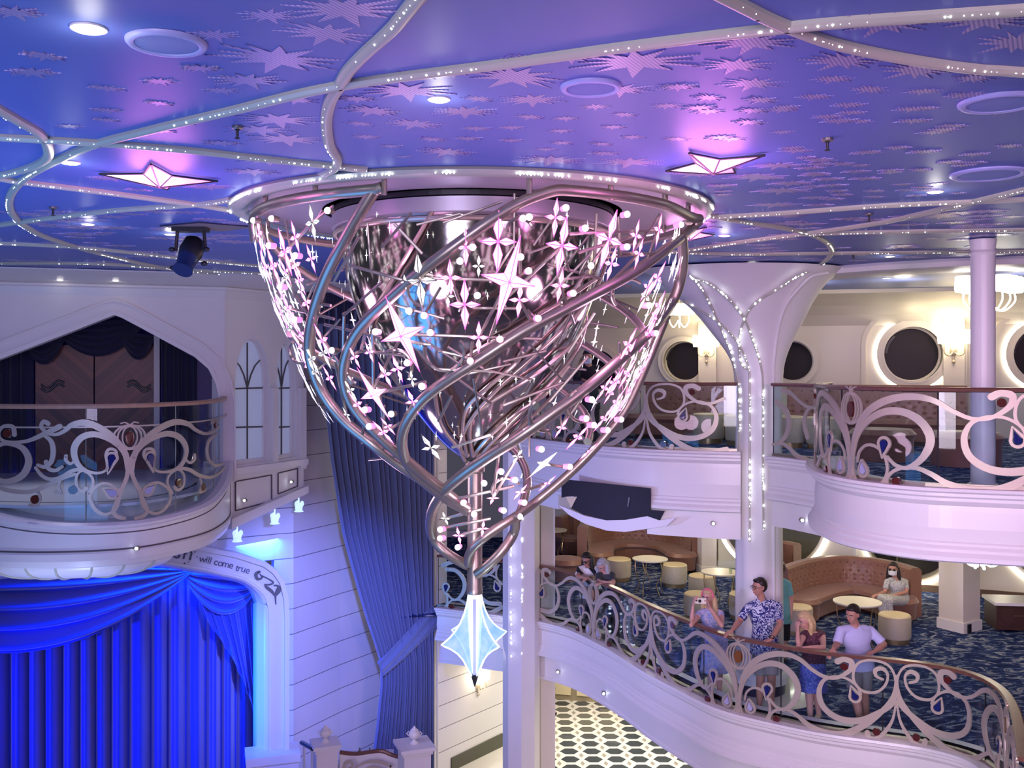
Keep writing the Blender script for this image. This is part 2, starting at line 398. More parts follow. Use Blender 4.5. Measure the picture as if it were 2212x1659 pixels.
# downlights
def downlight(px, py, r, label, zc=ZC, mat_='lampw', grp='small round downlights in the ceiling'):
    c = CP(px, py, zc); t = thing('downlight', label, 'ceiling light', (c.x, c.y, zc-.014), grp)
    MB().lathe([(r*1.35, .0135), (r*1.33, .006), (r*1.08, .001), (r*1.0, .0135)], t.location, 24).build('trim_ring', M['white'], t, True)
    MB().lathe([(r, .012), (r*.98, .004), (.005, .003)], t.location, 24).build('lens', M[mat_], t, True)
    l = point('downlight_glow', Vector((c.x, c.y, zc-.15)), (1, .95, .85), (1.2 if py < 560 else .35), r); l.parent = t; l.location = (0, 0, -.1)
downlight(192, 60, .055, 'bright recessed downlight nearest the camera, top left of the ceiling')
downlight(948, 213, .045, 'bright recessed downlight in the ceiling above the chandelier')
for x, y, l in ((152, 350, 'small downlight inside the left rib loop'), (190, 483, 'small downlight beside the left curved rib above the stage'),
                (368, 505, 'small downlight just left of the moving stage light'), (2020, 413, 'small downlight below the round speaker at right'),
                (1565, 508, 'small downlight right of the chandelier rim'), (1625, 568, 'small downlight above the tree-shaped column'),
                (1922, 553, 'small downlight near the far right ceiling bands'), (395, 558, 'small downlight between the far left ribs'),
                (360, 602, 'small downlight at the stage wall cornice, the right one'), (130, 592, 'small downlight at the stage wall cornice, leftmost'),
                (1915, 600, 'small downlight over the upper lounge near the shaded lamp'), (250, 594, 'small downlight at the stage wall cornice, middle one')):
    downlight(x, y, .05, l)
# sprinklers
def sprinkler(px, py, label, s=1):
    c = CP(px, py); t = thing('sprinkler', label, 'sprinkler', (c.x, c.y, ZC-.1), 'ceiling sprinklers')
    MB().lathe([(.035*s, .099), (.035*s, .085), (.02*s, .078), (.02*s, .099)], t.location, 16).build('escutcheon', M['nickel'], t, True)
    m = MB().lathe([(.009*s, .08), (.009*s, .04), (.004*s, .03)], t.location, 10); m.lathe([(.018*s, .03), (.018*s, .026), (.004, .022)], t.location, 12); m.build('nozzle', M['black'], t, True)
sprinkler(513, 272, 'sprinkler left of the chandelier among pink stars', .9); sprinkler(1787, 299, 'sprinkler in the plain indigo ceiling at right')
sprinkler(115, 447, 'sprinkler between the pink rib and the left loop'); sprinkler(1877, 461, 'sprinkler hanging near the right rib crossing')
sprinkler(340, 592, 'sprinkler beside the stage wall cornice'); sprinkler(1843, 545, 'sprinkler above the upper lounge edge', 1.2)
# star-shaped pink ceiling lights: shallow faceted pyramids that glow
M['pinkglow'] = mat('pink_lens', (1, .8, .95), .4, emit=(1, .46, .84), es=1.25)
M['pinkdeep'] = mat('pink_lens_side', (1, .6, .9), .4, emit=(.95, .20, .75), es=1.2)
def star_light(px, py, sx, sy, rot, label, watts):
    c = CP(px, py); t = thing('star_ceiling_light', label, 'ceiling light', (c.x, c.y, ZC-.12), 'pink star ceiling lights')
    o = t.location; n = 4; mbx = MB(); fr = MB(); vs = []
    for k in range(8):
        a = rot+pi*k/4; r = 1 if k % 2 == 0 else .34
        vs.append(o+Vector((cos(a)*sx*r, sin(a)*sy*r, .10 if k % 2 == 0 else .10)))
    ap = o+Vector((0, 0, .03)); base = len(vs)
    for k in range(8):
        mbx.k = k % 2; mbx.add([vs[k], vs[(k+1) % 8], ap], [(0, 1, 2)])
    mbx.k = 0; mbx.add(vs, [tuple(range(8))])
    mbx.build('glowing_lens', [M['pinkglow'], M['pinkdeep']], t)
    for k in range(8):
        fr.tube([vs[k]+Vector((0, 0, .0)), ap+Vector((0, 0, -.004))], .006, 6); fr.tube([vs[k], vs[(k+1) % 8]], .008, 6)
    fr.build('frame', M['black'], t)
    l = point('star_light_glow', (0, 0, 0), (1, .28, .85), watts*1.2, .25); l.parent = t; l.location = (0, 0, -.10)
star_light(345, 378, .40, .50, .28, 'pink star-shaped ceiling light left of the chandelier', 16)
star_light(1541, 347, .36, .42, .9, 'pink star-shaped ceiling light right above the chandelier rim', 16)
star_light(1490, 500, .30, .45, .3, 'pink star-shaped ceiling light behind the chandelier rim at right', 12)
# moving stage light under its dark ceiling plate
c = CP(440, 488); t = thing('stage_light', 'black moving stage light hanging from a dark plate in the blue ceiling', 'stage light', (c.x+0.0, c.y, 8.95))
MB().prism([(-.42, -.05), (.05, -.3), (.52, .02), (.1, .3)], [], lambda u, v, o: Vector((c.x+u, c.y+v, o)), ZC-.015, ZC+.005).build('ceiling_plate', M['navy'], t)
c2 = P(412, 500, c.y)
fx = Vector((c2.x, c.y, 0)); yk = MB()
yk.tube([Vector((fx.x-.13, fx.y, ZC-.04)), Vector((fx.x-.15, fx.y, 9.15))], .018, 8); yk.tube([Vector((fx.x+.13, fx.y, ZC-.04)), Vector((fx.x+.15, fx.y, 9.15))], .018, 8)
yk.box((fx.x, fx.y, ZC-.035), (.34, .14, .05)); yk.build('yoke', M['black'], t)
bd = MB(); ax = Vector((-.05, -.25, -.32)).normalized(); bc = Vector((fx.x, fx.y, 9.14))
bd.tube([bc-ax*.16, bc-ax*.12, bc, bc+ax*.08], [.07, .11, .12, .10], 16); bd.build('lamp_head', M['black'], t, True)
M['bluedark'] = mat('fixture_blue_shell', (.015, .03, .10), .3)
MB().tube([bc+ax*.08, bc+ax*.20, bc+ax*.25], [.10, .085, .10], 16).build('lens_barrel', M['bluedark'], t, True)
m = MB()
for a, b in ((-.17, .02), (.17, .02), (-.16, -.16), (.15, -.12)): m.ball((bc.x+a, bc.y-.05, bc.z+b), (.035, .025, .025))
m.build('adjustment_knob', M['black'], t, True)
# ================================================================ STAGE-SIDE WALLS
class Wall:
    def __init__(s, pa, da, pb, db):
        s.A = XY(pa, da); s.B = XY(pb, db); s.t = (s.B-s.A).normalized(); s.n = Vector((s.t.y, -s.t.x)); s.L = (s.B-s.A).length
    def uv(s, px, py):
        k = (px-1106)/F; d = (s.A.y*s.t.x-s.A.x*s.t.y)/(s.t.x-k*s.t.y)
        q = Vector((k*d, d)); return ((q-s.A).dot(s.t), EZ+(HY-py)*d/F)
    def pt(s, u, v, o=0): q = s.A+s.t*u+s.n*o; return Vector((q.x, q.y, v))
    def uvs(s, l): return [s.uv(x, y) for x, y in l]
    def p(s, px, py, o=0): u, v = s.uv(px, py); return s.pt(u, v, o)
WA = Wall(0, 15.0, 480, 16.0); WB = Wall(486, 16.05, 656, 17.6)
archpx = [(-230, 840), (-120, 812), (0, 777), (120, 731), (235, 686), (248, 681), (262, 686), (300, 706), (370, 744), (420, 771), (450, 797), (466, 830), (474, 870), (475, 1006), (475, 1040), (-230, 1050)]
arch = WA.uvs(archpx)
UA = WA.uv(486, 800)[0]
ub = WA.uv(-420, 800)[0]
mb = MB(); mb.prism([(ub, 5.47), (UA, 5.47), (UA, 9.42), (ub, 9.42)], [arch], WA.pt, -.25, 0)
wl = struct(mb, 'wall_left', M['white'])
# moulded band around the arch
def offset_loop(pts, d):
    out = []; n = len(pts)
    for i in range(n):
        a = Vector(pts[i-1]); b = Vector(pts[i]); c = Vector(pts[(i+1) % n]); t1 = norm2(b-a); t2 = norm2(c-b)
        n1 = Vector((-t1.y, t1.x)); n2 = Vector((-t2.y, t2.x)); q = n1+n2
        q = q/(max(.4, q.length_squared/2)) if q.length > .01 else n1
        out.append((b.x+q.x*d, b.y+q.y*d))
    return out
def band(W, line, w0, w1, o0, o1, mbx):
    """strip along an open line of (u,z): between offsets w0..w1 (left normal), depth o0..o1"""
    n = len(line); vs = []
    for i in range(n):
        a = Vector(line[max(0, i-1)]); c = Vector(line[min(n-1, i+1)]); t = norm2(c-a); nn = Vector((-t.y, t.x)); b = Vector(line[i])
        for w, o in ((w0, o0), (w1, o0), (w1, o1), (w0, o1)):
            q = b+nn*w; vs.append(W.pt(q.x, q.y, o))
    fs = []
    for i in range(n-1):
        for k in range(4): fs.append((i*4+k, i*4+(k+1) % 4, i*4+4+(k+1) % 4, i*4+4+k))
    fs += [(0, 1, 2, 3), tuple((n-1)*4+k for k in (3, 2, 1, 0))]
    mbx.add(vs, fs)
top = WA.uvs(archpx[:15]); mb = MB()
band(WA, top, .0, .07, 0, .10, mb); band(WA, top, .07, .22, 0, .055, mb); band(WA, top, .22, .25, 0, .085, mb)
trim(mb, M['white'])
# cornice and soffit along the stage wall
path = [WA.A+WA.t*ub, WA.A+WA.t*(UA*.5), WA.A+WA.t*UA, WB.A+WB.t*(WB.L*.5), WB.A+WB.t*WB.L+WB.t*.4]
mb = MB(); mb.sweep([tuple(q) for q in path], [(-.3, 9.42), (.02, 9.42), (.02, 9.30), (.06, 9.27), (.06, 9.24), (.03, 9.22), (0.0, 9.10), (-.3, 9.10)]); trim(mb, M['white'])
mb = MB(); mb.sweep([tuple(q) for q in path], [(.0, 9.41), (1.0, 9.41), (1.3, 9.39), (1.3, 9.37), (.9, 9.32), (0, 9.29)]); trim(mb, M['white'])
# room seen through the arch: chevron door, curtains, post
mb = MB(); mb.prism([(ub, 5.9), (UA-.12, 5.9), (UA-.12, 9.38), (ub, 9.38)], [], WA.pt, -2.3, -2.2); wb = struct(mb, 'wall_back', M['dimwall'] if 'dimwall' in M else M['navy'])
def chev(nt, tc, b):
    sp = nt.nodes.new('ShaderNodeSeparateXYZ'); nt.links.new(tc.outputs['Object'], sp.inputs[0])
    ab = nt.nodes.new('ShaderNodeMath'); ab.operation = 'ABSOLUTE'; nt.links.new(sp.outputs['X'], ab.inputs[0])
    ad = nt.nodes.new('ShaderNodeMath'); ad.operation = 'SUBTRACT'; nt.links.new(sp.outputs['Z'], ad.inputs[0]); nt.links.new(ab.outputs[0], ad.inputs[1])
    ml = nt.nodes.new('ShaderNodeMath'); ml.operation = 'MULTIPLY'; nt.links.new(ad.outputs[0], ml.inputs[0]); ml.inputs[1].default_value = 7.5
    fr = nt.nodes.new('ShaderNodeMath'); fr.operation = 'FRACT'; nt.links.new(ml.outputs[0], fr.inputs[0])
    fl = nt.nodes.new('ShaderNodeMath'); fl.operation = 'FLOOR'; nt.links.new(ml.outputs[0], fl.inputs[0])
    wn = nt.nodes.new('ShaderNodeTexWhiteNoise'); wn.noise_dimensions = '1D'; nt.links.new(fl.outputs[0], wn.inputs['W'])
    base = ramp(nt, wn.outputs['Value'], [(0, (.11, .026, .018)), (1, (.25, .072, .036))])
    line = ramp(nt, fr.outputs[0], [(0, (.15, .15, .15)), (.10, (1, 1, 1)), (1, (1, 1, 1))])
    mx = nt.nodes.new('ShaderNodeMix'); mx.data_type = 'RGBA'; mx.blend_type = 'MULTIPLY'; mx.inputs[0].default_value = 1
    nt.links.new(base, mx.inputs[6]); nt.links.new(line, mx.inputs[7]); return mx.outputs[2]
M['chev'] = node_mat('chevron_planks', .4, chev)
W2 = Wall(0, 16.7, 480, 17.7)
t = thing('double_door', 'pair of brown chevron-planked doors behind the left balcony arch', 'door', W2.p(205, 1040))
for a, b in ((78, 203), (206, 338)):
    d0 = W2.uvs([(a, 1030), (b, 1030), (b, 745), (a, 745)])
    MB().prism(d0, [], W2.pt, 0, .05).build('door_leaf', M['chev'], t)
hg = MB()
for xx, sx in ((90, 1), (326, -1)):
    for yy in (830, 838):
        hg.tube([W2.p(xx+sx*q*50, yy+8*sin(q*6), .07) for q in [i/10 for i in range(11)]], .018, 6)
hg.build('strap_hinge', M['black'], t)
def drape(name, W, left, right, y0, y1, folds, amp, mats, label, cat, off=0, nu=240, nv=30, seed=0, top=None, parent=None, thick=.012, bottom=None):
    """left(y), right(y): pixel columns of the two edges; folds run down."""
    rnd = random.Random(seed); ph = [rnd.uniform(0, 6) for _ in range(6)]; mbx = MB()
    def f(s, t):
        ya = y0 if top is None else top(s); yb = y1 if bottom is None else bottom(s)
        y = ya+(yb-ya)*t; x = left(y)+(right(y)-left(y))*s
        ww = s*folds*2*pi+.9*sin(2*pi*s*3+ph[0])+.5*sin(2*pi*s*7+ph[1])
        o = amp*(sin(ww)+.35*sin(ww*2.0+ph[2])+.25*sin(2*pi*s*folds*.37+ph[3]+t*.8))
        return W.p(x, y, off+o)
    mbx.grid(f, nu, nv); o = mbx.build(name, mats, parent, True, 180)
    sm = o.modifiers.new('solidify', 'SOLIDIFY'); sm.thickness = thick
    if label: tag(o, label, cat)
    return o
lin = lambda a, b, ya, yb: (lambda y: a+(b-a)*(y-ya)/(yb-ya))
drape('curtain', W2, lambda y: -120, lambda y: 75, 700, 1035, 9, .05, M['navy'], 'dark navy curtain left of the brown doors in the arch', 'curtain', .15, 90, 4)
drape('curtain', W2, lambda y: 350, lambda y: 424, 700, 1035, 5, .04, M['navy'], 'dark navy curtain right of the pale post in the arch', 'curtain', .15, 60, 4)
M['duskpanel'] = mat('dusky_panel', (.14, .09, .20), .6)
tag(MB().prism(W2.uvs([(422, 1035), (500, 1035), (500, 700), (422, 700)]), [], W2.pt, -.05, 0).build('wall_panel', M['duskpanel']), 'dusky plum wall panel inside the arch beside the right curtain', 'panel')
tag(MB().prism(W2.uvs([(335, 1030), (347, 1030), (347, 690), (335, 690)]), [], W2.pt, .2, .3).build('post', M['wall']), 'slim pale post standing between doors and dark curtain in the arch', 'post')
def swag(name, W, ax, ay, bx, by, sag0, sag1, rows, amp, mats, off, label=None, parent=None, nu=60, nv=50, phase=0):
    mbx = MB()
    def f(s, t):
        k = 4*s*(1-s); y = (ay+(by-ay)*s)+(sag0+(sag1-sag0)*t)*k+t*6; x = ax+(bx-ax)*s
        o = amp*(.35+.65*k)*(1+sin(t*rows*2*pi+phase+.6*sin(3*s)))+.02*t
        return W.p(x, y, off+o)
    mbx.grid(f, nu, nv); o = mbx.build(name, mats, parent, True, 180)
    sm = o.modifiers.new('solidify', 'SOLIDIFY'); sm.thickness = .01
    if label: tag(o, label, 'curtain')
    return o
va = thing('curtain_valance', 'dark navy swagged valance above the brown doors in the arch', 'curtain', W2.p(200, 760))
swag('swag', W2, 118, 700, 318, 690, 0, 68, 5, .03, M['navy'], .28, parent=va)
swag('swag', W2, 60, 735, 150, 715, 0, 55, 4, .03, M['navy'], .26, parent=va); swag('swag', W2, 262, 712, 335, 728, 0, 50, 4, .03, M['navy'], .26, parent=va)
# window bay wall to the right of the arch
Wb0 = WB.uv(486, 800)[0]; Wb1 = WB.uv(656, 800)[0]
def lancet(xl, xr, peak, spring, yb0, yb1):
    xm = (xl+xr)/2; pts = [(xl, yb0), (xr, yb1), (xr, spring)]
    for i in range(1, 9): a = i/9*pi/2; pts.append((xm+(xr-xm)*(1-(i/9)**1.9), spring+(peak-spring)*sin(a)))
    pts.append((xm, peak))
    for i in range(8, 0, -1): a = i/9*pi/2; pts.append((xm-(xm-xl)*(1-(i/9)**1.9), spring+(peak-spring)*sin(a)))
    pts.append((xl, spring)); return pts
wins = [lancet(508, 583, 732, 838, 1006, 996), lancet(598, 640, 740, 845, 994, 987)]
mb = MB(); mb.prism([(0, 5.46), (Wb1, 5.82), (Wb1, 9.42), (0, 9.42)], [WB.uvs(w_) for w_ in wins], WB.pt, -.3, 0)
struct(mb, 'wall_left_bay', M['white'])
def pane_fn(): return mat('frosted_pane', (.42, .46, .62), .3, var=.05, emit=(.44, .50, .74), es=.22)
M['frost'] = pane_fn()
for i, w_ in enumerate(wins):
    wl_ = WB.uvs(w_); cx = sum(p[0] for p in wl_)/len(wl_); cz = sum(p[1] for p in wl_)/len(wl_)
    inner = [(cx+(u-cx)*.86, cz+(v-cz)*.955) for u, v in wl_]
    root = MB().prism(wl_, [inner], WB.pt, -.16, -.08).build('window_%d' % (i+1), M['white']); root['kind'] = 'structure'
    MB().prism(inner, [], WB.pt, -.15, -.135).build('pane', M['frost'], root)
    g = MB(); x0, x1 = w_[0][0], w_[1][0]; xm = (x0+x1)/2
    def ln(l): g.tube([WB.p(x, y, -.12) for x, y in l], .014, 6)
    ln([(xm, w_[0][1]-2), (xm, w_[11][1]+8)]); 
    for yy in (840, 924): ln([(x0+4, yy), (x1-4, yy-2)])
    for sgn in (-1, 1): ln([(xm, 838), (xm+sgn*(x1-x0)*.10, 810), (xm+sgn*(x1-x0)*.22, 790), (xm+sgn*(x1-x0)*.36, 778)])
    g.build('glazing_bar', M['groove'], root)
# pilaster mouldings of the bay and its lower panels
mb = MB()
for x in (496, 590, 650):
    mb.box(WB.p(x, 900, .04), (.09, .09, 0.1)) if False else None
    q = WB.uvs([(x-6, 1012), (x+6, 1012), (x+6, 838), (x-6, 838)]); mb.prism(q, [], WB.pt, 0, .07)
q = WB.uvs([(490, 1026), (656, 1003), (656, 990), (490, 1012)]); mb.prism(q, [], WB.pt, 0, .12); 
q = WB.uvs([(490, 1142), (656, 1064), (656, 1048), (490, 1120)]); mb.prism(q, [], WB.pt, 0, .12)
trim(mb, M['white'])
def framed(mb, W, quad, o, th=.03, w=.022):
    pts = W.uvs(quad)
    for i in range(len(pts)):
        a, b = pts[i], pts[(i+1) % len(pts)]; mb.tube([W.pt(a[0], a[1], o), W.pt(b[0], b[1], o)], w*.5, 5)
mb = MB(); framed(mb, WB, [(508, 1040), (586, 1026), (586, 1082), (508, 1103)], .012); framed(mb, WB, [(600, 1022), (642, 1012), (642, 1050), (600, 1067)], .012)
trim(mb, M['groove'])
def knob_light(p, label, grp='small round spotlights on the balcony fronts'):
    t = thing('fascia_spotlight', label, 'spotlight', p, grp)
    MB().tube([p, p+Vector((0, -.05, 0))], [.035, .03], 12).build('housing', M['chrome'], t, True)
    MB().ball(p+Vector((0, -.055, 0)), .022).build('bulb_lens', M['crystal'], t, True)
knob_light(WB.p(526, 1080, .04), 'tiny spotlight on the panel below the left lancet window')
knob_light(WB.p(627, 1040, .04), 'tiny spotlight on the panel below the right lancet window')
# tulip lamps under the bay edge
M['tulip'] = mat('tulip_glass', (.6, .75, 1), .3, emit=(.45, .65, 1), es=.9)
for x, y, l in ((507, 1143, 'pale tulip lamp under the bay edge, the lowest nearest the balcony'), (588, 1106, 'pale tulip lamp under the bay edge, the middle one'), (640, 1080, 'pale tulip lamp under the bay edge, farthest right')):
    p = WB.p(x, y+6, .06); t = thing('tulip_lamp', l, 'lamp', p, 'tulip lamps under the bay')
    MB().lathe([(.012, .12), (.015, .0), (.05, -.02), (.07, -.07), (.06, -.12), (.085, -.15)], p, 14).build('shade', M['tulip'], t, True)
    m = MB()
    for k in range(3): m.ball(p+Vector((.06*cos(k*2.1), .06*sin(k*2.1), -.01)), (.035, .035, .05))
    m.build('petal', M['tulip'], t, True)
# ================================================================ BALCONY FRONTS, RAILINGS
class Rail:
    """plan curve through (px, d) points; s = arclength"""
    def __init__(s, pts, n=10):
        q = [tuple(XY(a, b)) for a, b in pts]; s.q = [Vector(p) for p in cr(q, n)]; s.s = [0]
        for a, b in zip(s.q, s.q[1:]): s.s.append(s.s[-1]+(b-a).length)
        s.L = s.s[-1]
    def at(s, u):
        u = max(-.3, min(s.L+.3, u)); i = 0
        lo, hi = 0, len(s.s)-2
        while lo < hi:
            m = (lo+hi+1)//2
            if s.s[m] <= u: lo = m
            else: hi = m-1
        i = lo; a, b = s.q[i], s.q[i+1]; k = (u-s.s[i])/max(1e-9, s.s[i+1]-s.s[i]); t = norm2(s.q[min(len(s.q)-1, i+2)]-s.q[max(0, i-1)])
        return a.lerp(b, k), t, Vector((t.y, -t.x))
    def pt(s, u, z, o=0): p, t, n = s.at(u); q = p+n*o; return Vector((q.x, q.y, z))
    def u_at_px(s, px):
        best = min(range(len(s.q)), key=lambda i: abs(s.q[i].x*F/s.q[i].y+1106-px)); return s.s[best]
    def poly(s, u0=0, u1=None, n=None, o=0):
        u1 = s.L if u1 is None else u1; n = n or max(4, int((u1-u0)/.15)); return [tuple(s.pt(u0+(u1-u0)*i/n, 0, o))[:2] for i in range(n+1)]
RC = [0]
def ribbon(mb, fn, pts, th=.018, n=7, ends=True):
    """pts (u,v,w): flat bar of changing width cut from plate"""
    RC[0] += 1; th = th+.0007*(RC[0] % 9)
    q = cr(pts, n); L = []; R = []; m = len(q)
    for i in range(m):
        a, b = q[max(0, i-1)], q[min(m-1, i+1)]; t = norm2(Vector((b[0]-a[0], b[1]-a[1]))); w = max(.003, q[i][2]/2)
        L.append((q[i][0]-t.y*w, q[i][1]+t.x*w)); R.append((q[i][0]+t.y*w, q[i][1]-t.x*w))
    vs = []
    for l, r in zip(L, R): vs += [fn(l[0], l[1], 0), fn(r[0], r[1], 0), fn(r[0], r[1], th), fn(l[0], l[1], th)]
    fs = []
    for i in range(m-1):
        for k in range(4): fs.append((i*4+k, i*4+(k+1) % 4, i*4+4+(k+1) % 4, i*4+4+k))
    fs += [(0, 1, 2, 3), tuple((m-1)*4+k for k in (3, 2, 1, 0))]; mb.add(vs, fs)
    if ends:
        for e in (0, -1):
            r = q[e][2]/2
            if r > .008: disc(mb, fn, q[e][0], q[e][1], r, r, th)
def disc(mb, fn, u, v, ru, rv, th=.018, n=14, o=0, rot=0):
    pts = []
    for i in range(n):
        a = 2*pi*i/n; x, y = ru*cos(a), rv*sin(a); pts.append((u+x*cos(rot)-y*sin(rot), v+x*sin(rot)+y*cos(rot)))
    vs = [fn(a, b, o) for a, b in pts]+[fn(a, b, o+th) for a, b in pts]
    mb.add(vs, [tuple(range(n)), tuple(n+i for i in reversed(range(n)))]+[(i, (i+1) % n, n+(i+1) % n, n+i) for i in range(n)])
def ringo(mb, fn, u, v, ru, rv, w, th=.018, n=24):
    ribbon(mb, fn, [(u+ru*cos(2*pi*i/n), v+rv*sin(2*pi*i/n), w) for i in range(n+1)], th, 2, False)
def drop(mb, fn, u, v, s, dx, dy, hole=True, th=.018):
    """teardrop outline: bulb at (u,v), tail towards (dx,dy)"""
    a0 = atan2(dy, dx); pts = []
    for i in range(13):
        a = a0+radians(55)+radians(250)*i/12; pts.append((u+s*cos(a), v+s*sin(a)))
    tip = (u+dx, v+dy); loop = [tip]+pts+[tip]
    ribbon(mb, fn, [(p[0], p[1], .03 if 0 < i < len(loop)-1 else .012) for i, p in enumerate(loop)], th, 3, False)
def dropfill(mb, fn, u, v, s, dx, dy, th=.03):
    a0 = atan2(dy, dx); pts = [(u+dx, v+dy)]
    for i in range(11):
        a = a0+radians(50)+radians(260)*i/10; pts.append((u+s*cos(a), v+s*sin(a)))
    n = len(pts); vs = [fn(a, b, -.004) for a, b in pts]+[fn(a, b, th) for a, b in pts]
    mb.add(vs, [tuple(range(n)), tuple(n+i for i in reversed(range(n)))]+[(i, (i+1) % n, n+(i+1) % n, n+i) for i in range(n)])
# the repeating scroll, traced in (u, v) metres; u from the pumpkin emblem, v above the curb
def T(l, sy=1):
    out = []
    for x, y, w in l:
        u = (x-430)/982*2.2; base = 1000+(x-430)*.1985; rl = 575+.1527*(x-430); v = (base-y)/(base-rl)*.96; out.append((u, v, w*.0022))
    return out
HALF = 2.2
S = [
 T([(437, 1010, 14), (442, 900, 22), (462, 800, 28), (520, 715, 34), (600, 668, 36), (690, 648, 34), (780, 655, 30), (850, 685, 24), (920, 742, 20), (990, 785, 18), (1060, 795, 18), (1115, 772, 22), (1150, 738, 28), (1148, 700, 32), (1105, 684, 30), (1072, 696, 34)]),
 T([(444, 900, 12), (475, 805, 22), (545, 738, 30), (640, 706, 34), (730, 722, 34), (800, 780, 36), (832, 860, 36), (805, 938, 30), (745, 980, 22), (690, 965, 16), (648, 920, 14)]),
 T([(438, 930, 10), (462, 1005, 12), (530, 1050, 14), (605, 1050, 14), (646, 1000, 14), (640, 925, 14), (600, 872, 14), (540, 852, 14), (490, 878, 12), (476, 925, 10)]),
 T([(745, 1080, 30), (690, 1088, 26), (648, 1060, 20), (652, 1012, 16), (700, 982, 16), (770, 985, 18), (830, 1018, 22), (900, 1076, 28), (1000, 1122, 36), (1110, 1132, 38), (1220, 1092, 34), (1310, 1030, 28), (1380, 950, 24), (1405, 880, 18), (1410, 800, 12)]),
 T([(1408, 900, 12), (1388, 970, 22), (1310, 1020, 30), (1200, 1060, 36), (1080, 1040, 34), (990, 970, 32), (962, 880, 28), (988, 810, 20), (1050, 788, 16), (1120, 800, 14), (1180, 846, 14), (1206, 900, 14)]),
 T([(1411, 870, 10), (1396, 780, 12), (1350, 722, 14), (1260, 697, 14), (1190, 712, 14), (1163, 765, 14), (1170, 830, 14), (1222, 885, 14), (1300, 892, 14), (1350, 850, 14), (1362, 790, 14), (1332, 752, 22), (1292, 760, 24), (1296, 796, 16), (1335, 818, 12)]),
 T([(1411, 950, 10), (1392, 1060, 14), (1350, 1132, 20), (1300, 1172, 24), (1256, 1168, 26), (1244, 1136, 30)]),
 T([(412, 1140-0, 10), (1411, 1140, 10)][:0] or [(1411, 960, 8), (1411, 800, 14)]),
]
REDS = [(1110, 729, 24), (692, 1038, 24), (1297, 1134, 24)]
BLUES = [(632, 855, 24, -.02, -.16, -18), (1172, 915, 24, -.05, .14, 0), (515, 972, 20, -.02, .12, 1)]
def emblem(mb, gm, fn, u, v, s=1):
    for k, w in ((1.0, .020), (.74, .018), (.46, .016)): ringo(mb, fn, u, v, .165*s*k, .17*s*(.8+.2*k), w, n=20)
    disc(gm, fn, u, v-.01, .052*s, .085*s, .03, o=-.003)
    for sg in (-1, 1):
        ribbon(mb, fn, [(u, v+.16*s, .016), (u+sg*.03*s, v+.21*s, .014), (u+sg*.09*s, v+.235*s, .016)]); ribbon(mb, fn, [(u, v+.15*s, .012), (u+sg*.012, v+.24*s, .012)])
def scrollwork(rail, z0, u_emb, root, ulo, uhi, sv=1.0, o=.05, mats='bronze', half=HALF):
    """lay the motif along a railing between ulo and uhi; centres every 2*half"""
    mb = MB(); gems = []
    k0 = int((ulo-u_emb)/(2*half))-1; k1 = int((uhi-u_emb)/(2*half))+2
    su = half/HALF
    def fnx(u, v, t): return rail.pt(u, z0+v*sv, o+t)
    def inside(l): return min(p[0] for p in l) > ulo-.02 and max(p[0] for p in l) < uhi+.02
    for k in range(k0, k1):
        uc = u_emb+k*2*half
        if ulo+.2 < uc < uhi-.2:
            g = MB(); emblem(mb, g, fnx, uc, .76); gems.append((g, 'brown' if z0 < 5 else 'red', 'emblem_gem'))
        for sg in (-1, 1):
            for st in S:
                l = [(uc+sg*p[0]*su, p[1], p[2]) for p in st]
                seg = []
                for p in l:
                    if ulo <= p[0] <= uhi: seg.append(p)
                    else:
                        if len(seg) > 2: ribbon(mb, fnx, seg)
                        seg = []
                if len(seg) > 2: ribbon(mb, fnx, seg)
            for x, y, r in REDS:
                q = T([(x, y, r)])[0]; u = uc+sg*q[0]*su
                if ulo < u < uhi: g = MB(); disc(g, fnx, u, q[1], .045, .045, .03, o=-.003); gems.append((g, 'red', 'round_gem'))
            for x, y, r, dx, dy, _ in BLUES:
                q = T([(x, y, r)])[0]; u = uc+sg*q[0]*su
                if ulo+.1 < u < uhi-.1:
                    drop(mb, fnx, u, q[1], .062, sg*dx, dy if dy < 0 else dy)
                    g = MB(); dropfill(g, fnx, u, q[1], .036, sg*dx*.7, dy*.7); gems.append((g, 'blue' if r > 20 else 'pale', 'teardrop_gem'))
    sc_ = mb.build('scrollwork', M[mats], root)
    for g, m_, nm in gems: g.build(nm, M['amber' if m_ == 'brown' else m_], sc_)
    return sc_
def railing(name, label, rail, zc_, zt, u_emb, ulo, uhi, group=None, wood='wood', posts=True, step=1.25, half=HALF):
    """zc_ curb top, zt handrail top"""
    root = thing(name, label, 'railing', rail.pt((ulo+uhi)/2, zc_), group)
    pl = rail.poly(ulo, uhi)
    MB().sweep(pl, [(-.04, zt-.035), (-.05, zt-.015), (-.035, zt), (.05, zt), (.065, zt-.015), (.055, zt-.04), (0, zt-.05)]).build('handrail', M[wood], root, True)
    MB().sweep(pl, [(-.03, zc_), (-.03, zc_+.035), (.03, zc_+.035), (.03, zc_)]).build('bottom_channel', M['nickel'], root)
    n = max(1, round((uhi-ulo)/step)); du = (uhi-ulo)/n
    for i in range(n):
        a, b = ulo+i*du+.008, ulo+(i+1)*du-.008
        MB().sweep(rail.poly(a, b, 8), [(-.006, zc_+.02), (-.006, zt-.05), (.006, zt-.05), (.006, zc_+.02)]).build('glass_panel', M['glassp'], root)
        if posts:
            q = rail.pt(ulo+i*du, 0, -.0); 
            MB().box((q.x, q.y, (zc_+zt)/2), (.012, .012, zt-zc_-.06)).build('joint_bar', M['black'], root)
    scrollwork(rail, zc_+.0, u_emb, root, ulo+.03, uhi-.03, (zt-zc_-.04)/.96, half=half)
    return root
